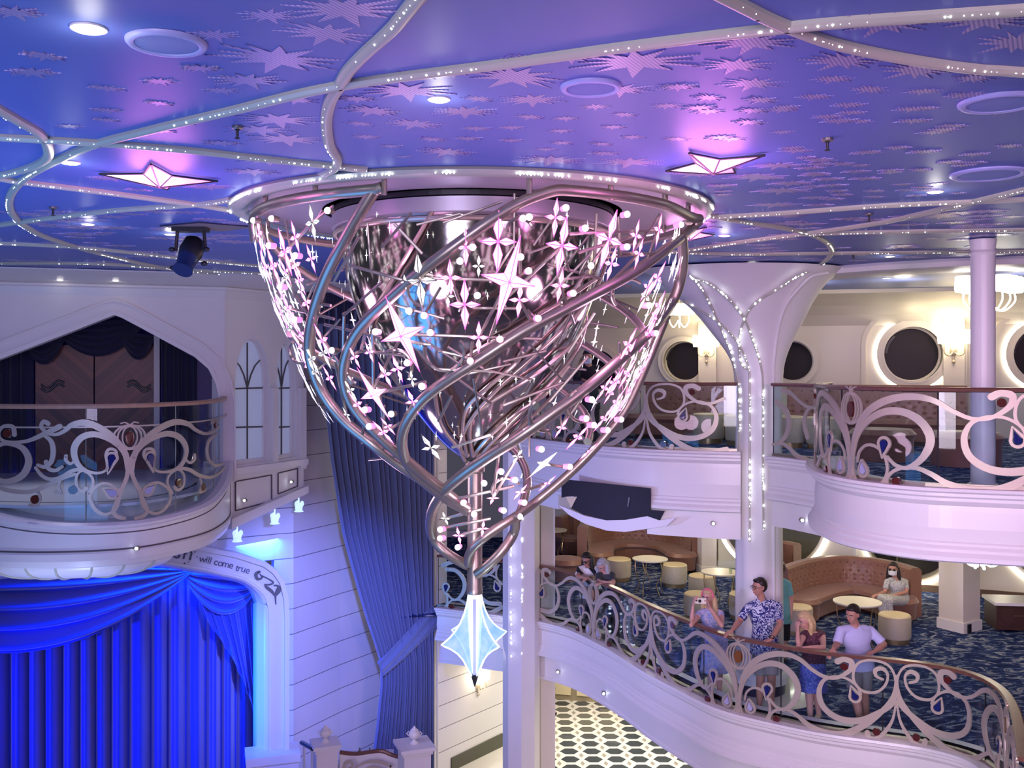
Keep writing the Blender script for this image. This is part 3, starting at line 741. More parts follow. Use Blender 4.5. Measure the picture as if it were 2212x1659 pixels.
def fascia(rail, ztop, zbot, u0=0, u1=None, style=0, off=0):
    """moulded front edge of a deck"""
    h = ztop-zbot
    prof = [(-.35, ztop), (.16, ztop), (.17, ztop-.03), (.13, ztop-.05), (.13, ztop-.08), (.10, ztop-.10), (.10, ztop-.13), (.06, ztop-.17), (.045, ztop-.18), (.05, ztop-.23),
            (.06, ztop-h*.55), (.05, zbot+.20), (.07, zbot+.185), (.07, zbot+.16), (.10, zbot+.13), (.10, zbot+.10), (.14, zbot+.06), (.14, zbot+.02), (.10, zbot), (-.35, zbot)]
    mb = MB(); mb.sweep(rail.poly(u0, u1, n=max(10, int((rail.L if u1 is None else u1-u0)/.1)), o=off), prof); return trim(mb, M['white'], False)
M['white2'] = M['white']
# ---- middle deck (the long S-shaped railing)
RM = Rail([(935, 18.6), (1000, 18.35), (1060, 18.1), (1150, 17.7), (1240, 17.0), (1330, 15.8), (1400, 14.75), (1480, 13.85), (1570, 13.05), (1700, 12.5), (1800, 12.2), (1900, 12.0), (2010, 11.75), (2100, 11.4), (2160, 10.9), (2190, 10.3), (2205, 9.6), (2215, 8.9)], 12)
ZM = EZ-4.46; ZMT = EZ-3.50
ue = RM.u_at_px(1601); uc1 = RM.u_at_px(1152); uc0 = RM.u_at_px(948); ucol = RM.u_at_px(1092)
HALFM = (RM.u_at_px(1937)-ue)
railing('balcony_railing', 'long curving middle-deck railing of champagne scrollwork where five guests lean', RM, ZM, ZMT, ue, uc1, RM.L-.02, half=HALFM)
railing('balcony_railing', 'short middle-deck railing section left of the narrow column, behind the glowing pendant', RM, ZM, ZMT, ue-4*HALFM, uc0, ucol, half=HALFM)
fascia(RM, ZM, ZM-.62, uc0, RM.L)
fr = Rail([(p[0], p[1]) for p in [(935, 18.6), (1150, 17.7), (1330, 15.8), (1480, 13.85), (1570, 13.05), (1800, 12.2), (2010, 11.75), (2160, 10.9), (2205, 9.6), (2215, 8.9)]], 10)
mb = MB(); mb.sweep(RM.poly(uc0, RM.L, 120, -.12), [(-.2, ZM-.6), (.08, ZM-.6), (.08, ZM-1.0), (.1, ZM-1.02), (.1, ZM-1.06), (-.2, ZM-1.06)]); trim(mb, M['white'])
for px_, l in ((1201, 'tiny spotlight under the middle balcony, just right of the narrow column'), (1300, 'tiny spotlight under the middle balcony, above the tiled floor')):
    u = RM.u_at_px(px_); knob_light(RM.pt(u, ZM-.85, -.02), l)
# carpets
def carpet_fn(nt, tc, b):
    mp = nt.nodes.new('ShaderNodeMapping'); mp.inputs['Scale'].default_value = (1.0, 1.45, 1); nt.links.new(tc.outputs['Object'], mp.inputs[0])
    no = nt.nodes.new('ShaderNodeTexNoise'); no.inputs['Scale'].default_value = 2.3; no.inputs['Detail'].default_value = 5; no.inputs['Distortion'].default_value = 2.6; no.inputs['Roughness'].default_value = .62
    nt.links.new(mp.outputs[0], no.inputs['Vector'])
    return ramp(nt, no.outputs['Fac'], [(.30, (.005, .01, .04)), (.46, (.012, .025, .11)), (.53, (.03, .06, .18)), (.57, (.16, .20, .30)), (.61, (.42, .44, .46)), (.66, (.04, .08, .2))])
M['carpet'] = node_mat('swirl_carpet', .9, carpet_fn, spec=.1)
def slab(name, edge, back, z0, z1, mats):
    poly = list(edge)+back; mb = MB(); mb.prism(poly, [], lambda u, v, o: Vector((u, v, o)), z0, z1); return struct(mb, name, mats)
e3 = RM.poly(uc0, RM.L, 90, -.05)
slab('floor_middle', e3, [(6.2, 7.5), (16, 7.5), (16, 27), (-2.2, 27), (-2.2, 18.4)], Z3-.02, Z3, M['carpet'])
slab('ceiling_ground', RM.poly(uc0, RM.L, 90, -.2), [(6.2, 7.5), (16, 7.5), (16, 26.9), (-1.0, 26.9), (-1.35, 18.5)], Z3-.62, Z3-.03, M['white'])
# curb strip between carpet and railing
mb = MB(); mb.sweep(RM.poly(uc0, RM.L, 90, -.12), [(-.1, Z3-.05), (-.1, ZM), (.12, ZM), (.12, Z3-.05)]); trim(mb, M['nickel'])
# ---- upper deck, far part with the narrow balcony front
RU = Rail([(1135, 17.0), (1210, 16.0), (1300, 15.1), (1400, 14.5), (1480, 14.25), (1540, 14.1), (1600, 14.0)], 10)
ZU = EZ-1.19; ZUT = EZ-.22
railing('balcony_railing', 'upper-deck railing section between the chandelier and the tree-shaped column', RU, ZU, ZUT, RU.u_at_px(1403)-HALF, 0.1, RU.L-.05)
fascia(RU, ZU, ZU-.86, 0, RU.L)
mb = MB(); mb.sweep(RU.poly(RU.u_at_px(1400), RU.L, 30, -.05), [(-.2, ZU-.8), (.08, ZU-.8), (.08, ZU-1.24), (-.2, ZU-1.24)]); trim(mb, M['white'])
mb = MB(); mb.sweep(RU.poly(0, RU.u_at_px(1212), 30, -.05), [(-.2, ZU-.8), (.08, ZU-.8), (.08, ZU-1.1), (-.2, ZU-1.1)]); trim(mb, M['white'])
knob_light(RU.pt(RU.u_at_px(1422), ZU-1.0, .04), 'tiny spotlight at the left end of the soffit box left of the tree column')
knob_light(RU.pt(RU.u_at_px(1543), ZU-1.02, .04), 'tiny spotlight in the soffit box close to the tree column')
# ---- upper deck, near bowed balcony at right
RN = Rail([(1668, 13.55), (1700, 13.35), (1745, 13.0), (1776, 12.75)], 8)
RR = Rail([(1792, 13.3), (1772, 12.6), (1774, 11.9), (1792, 11.3), (1830, 10.8), (1904, 10.3), (2000, 9.95), (2120, 9.75), (2230, 9.6), (2330, 9.5)], 10)
railing('balcony_railing', 'short upper-deck railing section just right of the tree-shaped column', RN, ZU-.02, ZUT-.0, -.55, .02, RN.L)
railing('balcony_railing', 'upper-deck railing of the bowed pink-lit balcony at right, with a ribbed emblem', RR, ZU, EZ-.205, RR.u_at_px(1850), .02, RR.L)
fascia(RN, ZU-.02, ZU-.62, 0, RN.L+.1); fascia(RR, ZU, ZU-.73, 0, RR.L)
mb = MB(); mb.sweep(RN.poly(0, RN.L+.3, 20, -.05), [(-.2, ZU-.6), (.06, ZU-.6), (.06, ZU-.98), (-.2, ZU-.98)]); trim(mb, M['white'])
knob_light(RN.pt(RN.L*.6, ZU-.82, .03), 'tiny spotlight under the short upper railing right of the tree column')
e4 = RU.poly(0, RU.L, 40, -.05)+[tuple(XY(1596, 14.7)), tuple(XY(1684, 14.7))]+RN.poly(0.05, RN.L*.9, 20, -.05)+RR.poly(.3, RR.L, 60, -.05)
slab('floor_upper', e4, [(16, 9.5), (16, 27), (-1.5, 27), (.2, 17.2)], Z4-.02, Z4, M['carpet'])
slab('ceiling_middle', RU.poly(0, RU.L, 40, -.2)+[tuple(XY(1596, 14.8)), tuple(XY(1684, 14.8))]+RN.poly(0.05, RN.L*.9, 20, -.2)+RR.poly(.3, RR.L, 60, -.2), [(16, 9.7), (16, 26.9), (-.4, 26.9), (.3, 17.3)], Z4-.45, Z4-.03, M['wall'])
# ================================================================ LEFT BALCONY
RL = Rail([(-300, 13.7), (-150, 13.0), (0, 12.65), (140, 12.6), (280, 12.85), (370, 13.4), (430, 14.0), (462, 14.7), (478, 15.4), (482, 15.95)], 12)
UL = lambda px: RL.u_at_px(px)
def ltop(u):
    """top edge of the basket front dips in the middle"""
    uc = UL(255); k = (u-uc)/(RL.L-uc) if u > uc else (u-uc)/(UL(-160)-uc)
    k = min(1, abs(k)); return EZ-1.98+.47*(k**2.2)
ZLB = EZ-2.55; ZLT = EZ-.475
mb = MB(); n = 90; prof_n = 12
vs = []; us = [RL.L*i/n for i in range(n+1)]
for u in us:
    zt = ltop(u); h = zt-ZLB
    for off, z_ in ((-.3, zt), (.10, zt), (.16, zt-.03), (.16, zt-.06), (.11, zt-.09), (.12, zt-.12), (.11, ZLB+.22), (.13, ZLB+.19), (.12, ZLB+.10), (.08, ZLB+.02), (.02, ZLB), (-.3, ZLB-.02)):
        vs.append(RL.pt(u, z_, off))
fs = []
for i in range(n):
    for k in range(prof_n): fs.append((i*prof_n+k, i*prof_n+(k+1) % prof_n, (i+1)*prof_n+(k+1) % prof_n, (i+1)*prof_n+k))
mb.add(vs, fs); balc = trim(mb, M['white'])
mb = MB()
mb.tube([RL.pt(u, ltop(u)-.135, .115) for u in us if u < RL.L-.25], .011, 6); mb.tube([RL.pt(u, ZLB+.225, .115) for u in us if u < RL.L-.25], .011, 6)
mb.tube([RL.pt(RL.L-.26, ltop(RL.L-.26)-.13, .115), RL.pt(RL.L-.26, ZLB+.22, .115)], .009, 6)
trim(mb, M['groove'])
knob_light(RL.pt(UL(287), EZ-2.33, .12), 'tiny spotlight in the middle of the left balcony front')
# floor and inner white wall under the glass
slab('floor_balcony', RL.poly(0, RL.L, 60, -.05), [tuple(WA.pt(UA, 0, -1.6))[:2], tuple(WA.pt(ub, 0, -1.6))[:2]], EZ-1.80, EZ-1.76, M['white'])
mb = MB(); mb.sweep(RL.poly(0, RL.L, 60, -.32), [(-.02, ZLB+.05), (-.02, EZ-1.76), (.02, EZ-1.76), (.02, ZLB+.05)]); trim(mb, M['white'])
mb = MB(); ring = Rail([(-300, 13.7), (0, 12.65), (280, 12.85), (430, 14.0), (482, 15.95)], 10)
# lobed dome under the balcony, glowing blue in the stage light
mb = MB()
def dome(s, t):
    a = pi*(s); u = UL(-60)+(UL(375)-UL(-60))*s; p, tt, nn = RL.at(u); k = sin(pi*t/2)
    c_ = XY(170, 13.9); q = c_+(p+nn*-.02-c_)*cos(pi*t/2)
    return Vector((q.x, q.y, ZLB+.02-.33*k))
mb.grid(dome, 48, 12); o = trim(mb, M['white'], True)
mb = MB()
for s_ in (.12, .28, .42, .58, .72, .88): mb.tube([dome(s_, t_/10)+Vector((0, -.006, -.008)) for t_ in range(10)], .014, 6)
trim(mb, M['rib'], True)
# railing of the left balcony: taller, its own scroll pattern
lroot = thing('balcony_railing', 'left theatre balcony railing with tall scrollwork, ribbed emblem and light wood handrail', 'railing', RL.pt(UL(260), EZ-1.98))
pl = RL.poly(0, RL.L, 110)
MB().sweep(pl, [(-.04, ZLT-.05), (-.05, ZLT-.02), (-.035, ZLT), (.05, ZLT), (.065, ZLT-.02), (.055, ZLT-.055), (0, ZLT-.06)]).build('handrail', M['woodl'], lroot, True)
MB().sweep(RL.poly(0, RL.L, 110, .05), [(-.008, ZLT-.30), (-.008, ZLT-.28), (.008, ZLT-.28), (.008, ZLT-.30)]).build('mid_rail', M['bronze'], lroot)
n = 6
for i in range(n):
    a, b = RL.L*i/n+.008, RL.L*(i+1)/n-.008; vs = []; fs = []
    for k in range(11):
        u = a+(b-a)*k/10
        for z_ in (ltop(u), ZLT-.06):
            vs += [RL.pt(u, z_, -.006), RL.pt(u, z_, .006)]
    for k in range(10):
        q = k*4; fs += [(q, q+2, q+6, q+4), (q+1, q+3, q+7, q+5), (q+2, q+3, q+7, q+6), (q, q+1, q+5, q+4)]
    MB().add(vs, fs).build('glass_panel', M['glassp'], lroot)
    MB().tube([RL.pt(b+.008, ltop(b)+.01, 0), RL.pt(b+.008, ZLT-.06, 0)], .008, 6).build('joint_bar', M['nickel'], lroot)
def LT(l):
    """crop pixels (3.16x, origin 0,600) -> (u, z, w)"""
    out = []
    for x, y, w_ in l:
        px, py = x/3.16, 600+y/3.16; u = UL(px)
        lo, hi = 0, len(RL.s)-1
        # continuous u from px
        best = min(range(len(RL.q)-1), key=lambda i: abs((RL.q[i].x*F/RL.q[i].y+1106)-px))
        i = max(0, min(len(RL.q)-2, best-1)); 
        for j in (i, min(i+1, len(RL.q)-2)):
            pa = RL.q[j].x*F/RL.q[j].y+1106; pb = RL.q[j+1].x*F/RL.q[j+1].y+1106
            if pa <= px <= pb: u = RL.s[j]+(RL.s[j+1]-RL.s[j])*(px-pa)/(pb-pa); break
        p, t_, n_ = RL.at(u); out.append((u, EZ+(HY-py)*(p.y-.05)/F, w_*.0019))
    return out
lm = MB(); LF = lambda u, v, t: RL.pt(u, v, .05+t)
half = [
 [(885, 1240, 30), (895, 1350, 26), (930, 1440, 24), (965, 1530, 24), (985, 1590, 24), (960, 1628, 26), (915, 1640, 24)],
 [(890, 1300, 34), (905, 1210, 38), (960, 1120, 40), (1020, 1060, 42), (1100, 1010, 44), (1180, 985, 42), (1260, 1000, 34), (1310, 1040, 26), (1370, 1065, 22), (1430, 1050, 22), (1465, 1010, 24), (1450, 975, 26), (1420, 990, 30)],
 [(900, 1230, 20), (950, 1150, 28), (1030, 1090, 36), (1120, 1065, 40), (1200, 1090, 42), (1245, 1160, 42), (1235, 1240, 36), (1190, 1300, 28), (1120, 1325, 20), (1050, 1320, 16), (1000, 1270, 16), (965, 1215, 16), (975, 1175, 18), (1015, 1170, 20), (1035, 1210, 18), (1025, 1270, 14), (1035, 1310, 10)],
 [(1240, 1240, 16), (1270, 1265, 18), (1300, 1240, 22), (1300, 1212, 24)],
 [(1180, 1300, 20), (1260, 1310, 26), (1330, 1350, 26), (1400, 1365, 24), (1460, 1340, 22), (1505, 1290, 18)],
 [(1340, 1370, 14), (1350, 1420, 18), (1335, 1465, 22), (1372, 1452, 20)],
 [(940, 1440, 20), (960, 1560, 18), (1030, 1610, 20), (1100, 1580, 22), (1140, 1500, 22), (1120, 1440, 20), (1060, 1400, 18), (1000, 1410, 16), (965, 1450, 16), (975, 1480, 26)],
 [(1150, 1470, 18), (1120, 1410, 16), (1130, 1350, 16), (1190, 1310, 16), (1230, 1350, 16), (1225, 1420, 20), (1190, 1450, 22), (1165, 1430, 24)],
 [(1450, 1065, 20), (1400, 1110, 28), (1385, 1180, 32), (1400, 1250, 28), (1440, 1285, 24), (1490, 1270, 18)],
]
for st in half:
    ribbon(lm, LF, LT(st)); ribbon(lm, LF, LT([(878-(x-878)*.985, y+(12 if y > 1300 else 6)*((x-878)/600), w_) for x, y, w_ in st]))
# extra curls at the left frame edge
for st in ([(330, 1255, 28), (345, 1300, 26), (390, 1315, 24), (435, 1290, 20)], [(120, 1070, 30), (110, 1020, 26), (60, 1010, 22), (20, 1040, 20), (20, 1090, 18), (70, 1120, 20), (200, 1115, 24), (330, 1060, 32), (420, 1015, 36)],
           [(-60, 1350, 30), (60, 1390, 34), (170, 1350, 42), (215, 1250, 44), (170, 1160, 36), (60, 1130, 28), (-40, 1170, 24)], [(-60, 1400, 26), (80, 1450, 28), (220, 1460, 28), (330, 1420, 28), (430, 1370, 26), (520, 1340, 22)],
           [(275, 1460, 16), (290, 1500, 18), (270, 1545, 24), (225, 1550, 22)]):
    ribbon(lm, LF, LT(st))
gm = []
ec = LT([(877, 1088, 0)])[0]
g = MB(); 
for k, w_ in ((1, .022), (.74, .02), (.46, .018)): ringo(lm, LF, ec[0], ec[1], .185*k, .155*(.8+.2*k), w_, n=20)
disc(g, LF, ec[0], ec[1]-.01, .05, .09, .03, o=-.003); gm.append((g, 'red', 'emblem_gem'))
for sg in (-1, 1): ribbon(lm, LF, [(ec[0], ec[1]+.15, .02), (ec[0]+sg*.05, ec[1]+.19, .016), (ec[0]+sg*.10, ec[1]+.18, .018)])
for x, y, m_ in ((508, 1447, 'red'), (258, 1512, 'red'), (1357, 1430, 'red'), (1195, 1400, 'red'), (75, 1062, 'red'), (1442, 1000, 'red')):
    q = LT([(x, y, 0)])[0]; g = MB(); disc(g, LF, q[0], q[1], .055, .055, .03, o=-.003); gm.append((g, m_, 'round_gem'))
for x, y, dx, dy, m_ in ((768, 1470, -.08, .05, 'pale'), (990, 1455, .08, .06, 'pale'), (762, 1230, -.03, -.14, 'blue'), (1005, 1225, .03, -.14, 'blue')):
    q = LT([(x, y, 0)])[0]; drop(lm, LF, q[0], q[1], .065, dx*1.5, dy*1.5); g = MB(); dropfill(g, LF, q[0], q[1], .045, dx, dy); gm.append((g, m_, 'teardrop_gem'))
lsc = lm.build('scrollwork', M['bronze'], lroot)
for g, m_, nm in gm: g.build(nm, M[m_], lsc)
# ================================================================ STAGE
def plank_fn(z0, sp):
    def fn(nt, tc, b):
        ge = nt.nodes.new('ShaderNodeNewGeometry'); sp_ = nt.nodes.new('ShaderNodeSeparateXYZ'); nt.links.new(ge.outputs['Position'], sp_.inputs[0])
        dv = nt.nodes.new('ShaderNodeMath'); dv.operation = 'DIVIDE'; dv.inputs[1].default_value = sp; nt.links.new(sp_.outputs['Z'], dv.inputs[0])
        fr_ = nt.nodes.new('ShaderNodeMath'); fr_.operation = 'FRACT'; nt.links.new(dv.outputs[0], fr_.inputs[0])
        return ramp(nt, fr_.outputs[0], [(0, (.16, .15, .17)), (.026, (.16, .15, .17)), (.034, (.78, .76, .74)), (1, (.80, .78, .76))])
    return fn
M['plank'] = node_mat('white_planks', .45, plank_fn(0, .455))
WP = [XY(420, 17.0), XY(634, 17.9), XY(735, 19.1), XY(860, 20.6), XY(960, 21.8)]
mb = MB(); mb.sweep([tuple(p) for p in [XY(592, 17.75)]+WP[1:]], [(-.2, 0), (0, 0), (0, 9.4), (-.2, 9.4)]); struct(mb, 'wall_stage', M['plank'])
mb = MB(); mb.sweep([tuple(WP[0]), tuple(XY(594, 17.75))], [(-.2, 4.55), (0, 4.55), (0, 5.6), (-.2, 5.6)]); struct(mb, 'wall_stage_upper', M['plank'])
W3 = Wall(937, 19.3, 1085, 21.0); W3E = Wall(937, 19.3, 1150, 21.8)
mb = MB(); mb.prism([(0, 0), (W3E.L, 0), (W3E.L, Z3-.6), (W3.uv(958, 900)[0]+.1, Z3-.6), (W3.uv(958, 900)[0]+.1, 9.4), (0, 9.4)], [], W3.pt, -.2, 0); struct(mb, 'wall_far', M['plank'])
q = W3.pt(0, 0, 0); mb = MB(); mb.tube([q+Vector((0, -.02, 0)), q+Vector((0, -.02, 9.4))], .05, 10); mb.tube([q+Vector((.07, .04, 0)), q+Vector((.07, .04, 9.4))], .022, 8); trim(mb, M['white'], True)
# dark panel, sill and grille at the foot of the far wall
mb = MB(); mb.prism(W3.uvs([(974, 1665), (1084, 1612), (1084, 1583), (974, 1637)]), [], W3.pt, 0, .03); tag(mb.build('wall_panel', M['olive'] if 'olive' in M else M['groove']), 'dark olive panel low on the planked wall below the double sconce', 'panel')
mb = MB(); mb.prism(W3.uvs([(1010, 1680), (1084, 1640), (1084, 1616), (1010, 1652)]), [], W3.pt, .02, .3); trim(mb, M['wall'])
gr = MB()
for i in range(4): gr.prism(W3.uvs([(1064, 1634-i*0+i*5.2), (1082, 1625+i*5.2), (1082, 1627.5+i*5.2), (1064, 1636.5+i*5.2)]), [], W3.pt, .3, .315)
tag(gr.build('air_grille', M['groove']), 'small black slotted air grille low beside the narrow column', 'grille')
# proscenium
PW = Wall(0, 15.9, 620, 17.25)
inner = [(-330, 1700), (-330, 1330), (-300, 1300), (-200, 1278), (-100, 1266), (0, 1254), (120, 1235), (240, 1224), (337, 1226), (438, 1243), (500, 1257), (527, 1266), (545, 1282), (552, 1305), (553, 1330), (553, 1700)]
outer = [(620, 1700), (621, 1330), (619, 1290), (610, 1255), (594, 1232), (572, 1216), (510, 1196), (438, 1182), (340, 1165), (240, 1160), (120, 1170), (0, 1186), (-100, 1200), (-200, 1214), (-330, 1240), (-400, 1300), (-400, 1700)]
mid = [(583, 1700), (583, 1330), (581, 1308), (574, 1285), (556, 1268), (530, 1250), (500, 1241), (438, 1227), (340, 1211), (240, 1208), (120, 1219), (0, 1238), (-100, 1250), (-200, 1262), (-300, 1284), (-360, 1320), (-360, 1700)]
mb = MB(); mb.prism(PW.uvs(mid[::1]+outer), [], PW.pt, -.25, 0); pros = struct(mb, 'trim_100', M['white']); pros.name = 'trim_%d' % (trim_i[0]+1); trim_i[0] += 1
mb = MB(); mi = PW.uvs(mid); ou = PW.uvs(outer); inn = PW.uvs(inner)
band(PW, mi[::-1], -.02, .02, 0, .05, mb); band(PW, ou, -.03, .05, 0, .09, mb); trim(mb, M['white'])
mb = MB(); im = [inn[0]]+[inn[k] for k in range(1, len(inn))]; ml = mi[::-1]
ii = cr(inn, 6); mm = cr(mi[::-1], 6); nn_ = 110
def rs(l, k):
    ds = [0]
    for a, b in zip(l, l[1:]): ds.append(ds[-1]+hypot(b[0]-a[0], b[1]-a[1]))
    t_ = ds[-1]*k; j = 0
    while j < len(l)-2 and ds[j+1] < t_: j += 1
    f = (t_-ds[j])/max(1e-9, ds[j+1]-ds[j]); return (l[j][0]+(l[j+1][0]-l[j][0])*f, l[j][1]+(l[j+1][1]-l[j][1])*f)
mb.grid(lambda s, t_: (lambda a, b: PW.pt(a[0]+(b[0]-a[0])*t_, a[1]+(b[1]-a[1])*t_, .0-.30*t_))(rs(mm, s), rs(ii, s)), nn_, 3); o = trim(mb, M['white'], True); s_ = o.modifiers.new('s', 'SOLIDIFY'); s_.thickness = .04
# pedestal of the proscenium
mb = MB(); p0 = PW.p(588, 1700, .05); 
for (hw, z0, z1, dd) in ((.42, 0, EZ-(1640-HY)*17.1/F, .24), (.45, EZ-(1640-HY)*17.1/F, EZ-(1622-HY)*17.1/F, .28)):
    mb.box((p0.x, p0.y, (z0+z1)/2), (hw*2, dd*2, z1-z0), atan2(PW.t.y, PW.t.x))
trim(mb, M['white'])
# lettering along the arch
M['letter'] = mat('gold_letter', (.10, .10, .12), .4)
arcl = [(-140, 1246), (0, 1231), (60, 1222), (120, 1212), (240, 1196), (300, 1194), (360, 1199), (438, 1214), (490, 1226), (540, 1240)]
arcuv = cr(PW.uvs(arcl), 10)
def lay_text(txt, px0, px1, size, name, label, dz=0):
    root = thing(name, label, 'lettering', PW.p(px0, 1225, .02)); u0 = PW.uv(px0, 1220)[0]; u1 = PW.uv(px1, 1220)[0]
    widths = []; curves = []
    for ch in txt:
        cu = bpy.data.curves.new('letter', 'FONT'); cu.body = ch; cu.size = size; cu.extrude = .004; cu.offset = 0
        curves.append(cu); widths.append({'i': .45, 'l': .42, ' ': .55, 'w': 1.35, 'm': 1.45, 't': .6, 'r': .65, 'f': .55}.get(ch, 1.0))
    tot = sum(widths); a = 0
    for cu, w_, ch in zip(curves, widths, txt):
        uc = u0+(u1-u0)*(a+w_/2)/tot; a += w_
        if ch == ' ': continue
        i = min(range(len(arcuv)-1), key=lambda k: abs(arcuv[k][0]-uc)); q = arcuv[i]; r = arcuv[min(i+1, len(arcuv)-1)]
        ang = atan2(r[1]-q[1], r[0]-q[0])
        tmp = bpy.data.objects.new('tmp', cu); C.objects.link(tmp); bpy.context.view_layer.update()
        me = bpy.data.meshes.new_from_object(tmp); bpy.data.objects.remove(tmp)
        xs = [v.co.x for v in me.vertices]; cx = (min(xs)+max(xs))/2
        for v in me.vertices:
            x, y, z_ = v.co; x -= cx; u = uc+x*cos(ang)-y*sin(ang); vv = q[1]+dz+x*sin(ang)+y*cos(ang)
            v.co = PW.pt(u, vv, .012+z_)-root.location
        me.materials.clear(); me.materials.append(M['letter']); o = bpy.data.objects.new('letter_'+ch, me); C.objects.link(o); o.parent = root
    return root
lay_text('will come true', 430, 538, .165, 'stage_lettering', 'small letters reading "will come true" on the right shoulder of the stage arch')
lay_text('wish', 330, 414, .36, 'stage_lettering', 'large letters "sh" peeking out right of the balcony on the stage arch', -.02)
lay_text('the', -4, 24, .17, 'stage_lettering', 'letters "the" on the stage arch at the left frame edge', -.03)
dots = MB()
for x, y, r in ((404, 1196, .012), (412, 1206, .015), (421, 1192, .012), (408, 1214, .010), (426, 1203, .010), (398, 1190, .010), (399, 1217, .018)): dots.ball(PW.p(x, y, .01), r, 8, 4)
tag(dots.build('painted_dots', M['letter']), 'sprinkle of tiny dark dots beside the large letters on the stage arch', 'ornament'); dots = None
# floral ornament at the corner
fo = MB(); FP = lambda u, v, t: PW.pt(u, v, .005+t)
def ot(l): return [(*PW.uv(x, y), w_) for x, y, w_ in l]
for st in ([(596, 1304, .02), (595, 1290, .03), (597, 1278, .045), (600, 1270, .03)], [(596, 1290, .02), (588, 1278, .05), (576, 1268, .05), (572, 1262, .02)], [(598, 1285, .02), (604, 1275, .05), (601, 1266, .04), (592, 1264, .02)],
           [(572, 1262, .02), (584, 1262, .03), (590, 1257, .03), (576, 1248, .02), (566, 1244, .03)], [(560, 1235, .05), (553, 1240, .06), (556, 1250, .05), (566, 1248, .03), (562, 1240, .02)]): ribbon(fo, FP, ot(st), .01)
tag(fo.build('floral_ornament', M['bronze2'] if 'bronze2' in M else M['groove']), 'dark gilt scrolled flower painted at the right shoulder of the stage arch', 'ornament')
# stage curtain, swags and tail
M['stagecloth'] = mat('royal_blue_velvet', (.02, .07, .70), .55, sheen=.6, var=.08)
SW = Wall(0, 17.3, 620, 18.5)
drape('stage_curtain', SW, lambda y: -420, lambda y: 562, 1225, 1730, 25, .21, M['stagecloth'], 'royal blue stage curtain hanging in deep folds inside the arch', 'curtain', -.32, 620, 10, 3)
t = thing('stage_valance', 'royal blue swagged valance hanging across the top of the stage arch', 'curtain', SW.p(100, 1300, .6))
swag('swag', SW, -360, 1232, 416, 1222, -20, 168, 4.6, .27, M['stagecloth'], .22, parent=t, nu=90, nv=90, phase=1)
swag('swag', SW, 400, 1230, 562, 1250, -10, 70, 3.5, .10, M['stagecloth'], .30, parent=t, nu=50, nv=50)
drape('tail', SW, lambda y: 408+(y-1235)*.42, lambda y: 560-(y-1235)*.0, 1235, 1440, 7, .05, M['stagecloth'], None, None, .30, 90, 12, 5, parent=t, bottom=lambda s: 1330+200*(min(s/.62, 1))-70*max(0, s-.62)/.38*1.0)
# stage side edging is dark: floor + back
mb = MB(); mb.box((1, 14, -.06), (34, 36, .12))
# ground floor: light marble with dark hexagonal inlays
M['marble'] = mat('cream_marble', (.80, .76, .68), .10, var=.06, vs=1.2, coat=.4)
M['slate'] = mat('dark_slate_inlay', (.055, .065, .07), .15, var=.4, vs=3, coat=.3)
gf = struct(mb, 'floor_ground', M['marble'])
hx = MB()
for i in range(-2, 14):
    for j in range(26):
        cx, cy = .25+i*.47, 18.6+j*.42; px = cx*F/cy+1106
        if px < 1130 or px > 1560: continue
        w_, h_ = .195, .155
        pts = [(-w_, 0), (-w_*.45, -h_), (w_*.45, -h_), (w_, 0), (w_*.45, h_), (-w_*.45, h_)]
        hx.add([(cx+a, cy+b, .0015) for a, b in pts]+[(cx+a, cy+b, -.01) for a, b in pts], [tuple(range(6))]+[(k, (k+1) % 6, 6+(k+1) % 6, 6+k) for k in range(6)])
hxo = hx.build('tile_inlay', M['slate'], gf); hxo['kind'] = 'stuff'
dm = MB()
for i in range(-2, 14):
    for j in range(26):
        cx, cy = .25+(i+.5)*.47, 18.6+(j+.5)*.42; px = cx*F/cy+1106
        if px < 1130 or px > 1560: continue
        dm.add([(cx-.05, cy, .0015), (cx, cy-.12, .0015), (cx+.05, cy, .0015), (cx, cy+.12, .0015)], [(0, 1, 2, 3)])
M['tan'] = mat('tan_inlay', (.35, .31, .25), .2)
d_ = dm.build('diamond_inlay', M['tan'], gf); d_['kind'] = 'stuff'
M['rug'] = mat('red_brown_rug', (.20, .05, .03), .9)
if 0: MBr = MB().box((W3.p(1060, 1655, .9).x, W3.p(1060, 1655, .9).y, .01), (2.4, 1.6, .02), .9); tag(MBr.build('floor_rug', M['rug']), 'red-brown floor rug edge beside the narrow column base', 'rug')
# ---- tall side drape
DW = Wall(690, 17.6, 937, 18.9)
def dl(y):
    pts = [(640, 684), (760, 687), (870, 697), (1000, 712), (1150, 735), (1250, 762), (1330, 785), (1390, 805), (1432, 818), (1480, 818), (1560, 810), (1640, 800), (1700, 796)]
    for a, b in zip(pts, pts[1:]):
        if a[0] <= y <= b[0]: k = (y-a[0])/(b[0]-a[0]); return a[1]+(b[1]-a[1])*k
    return pts[0][1] if y < 640 else pts[-1][1]
M['dusty'] = mat('dusty_blue_velvet', (.14, .19, .34), .7, sheen=.5, var=.08)
t = thing('side_drape', 'tall dusty blue drape tied back against the planked wall', 'curtain', DW.p(870, 1660))
o = drape('cloth', DW, dl, lambda y: 934, 665, 1700, 17, .085, M['dusty'], None, None, .05, 340, 60, 11, parent=t)
mb = MB(); band_uv = [DW.uv(x, y) for x, y in ((812, 1440), (850, 1408), (890, 1372), (938, 1325))]
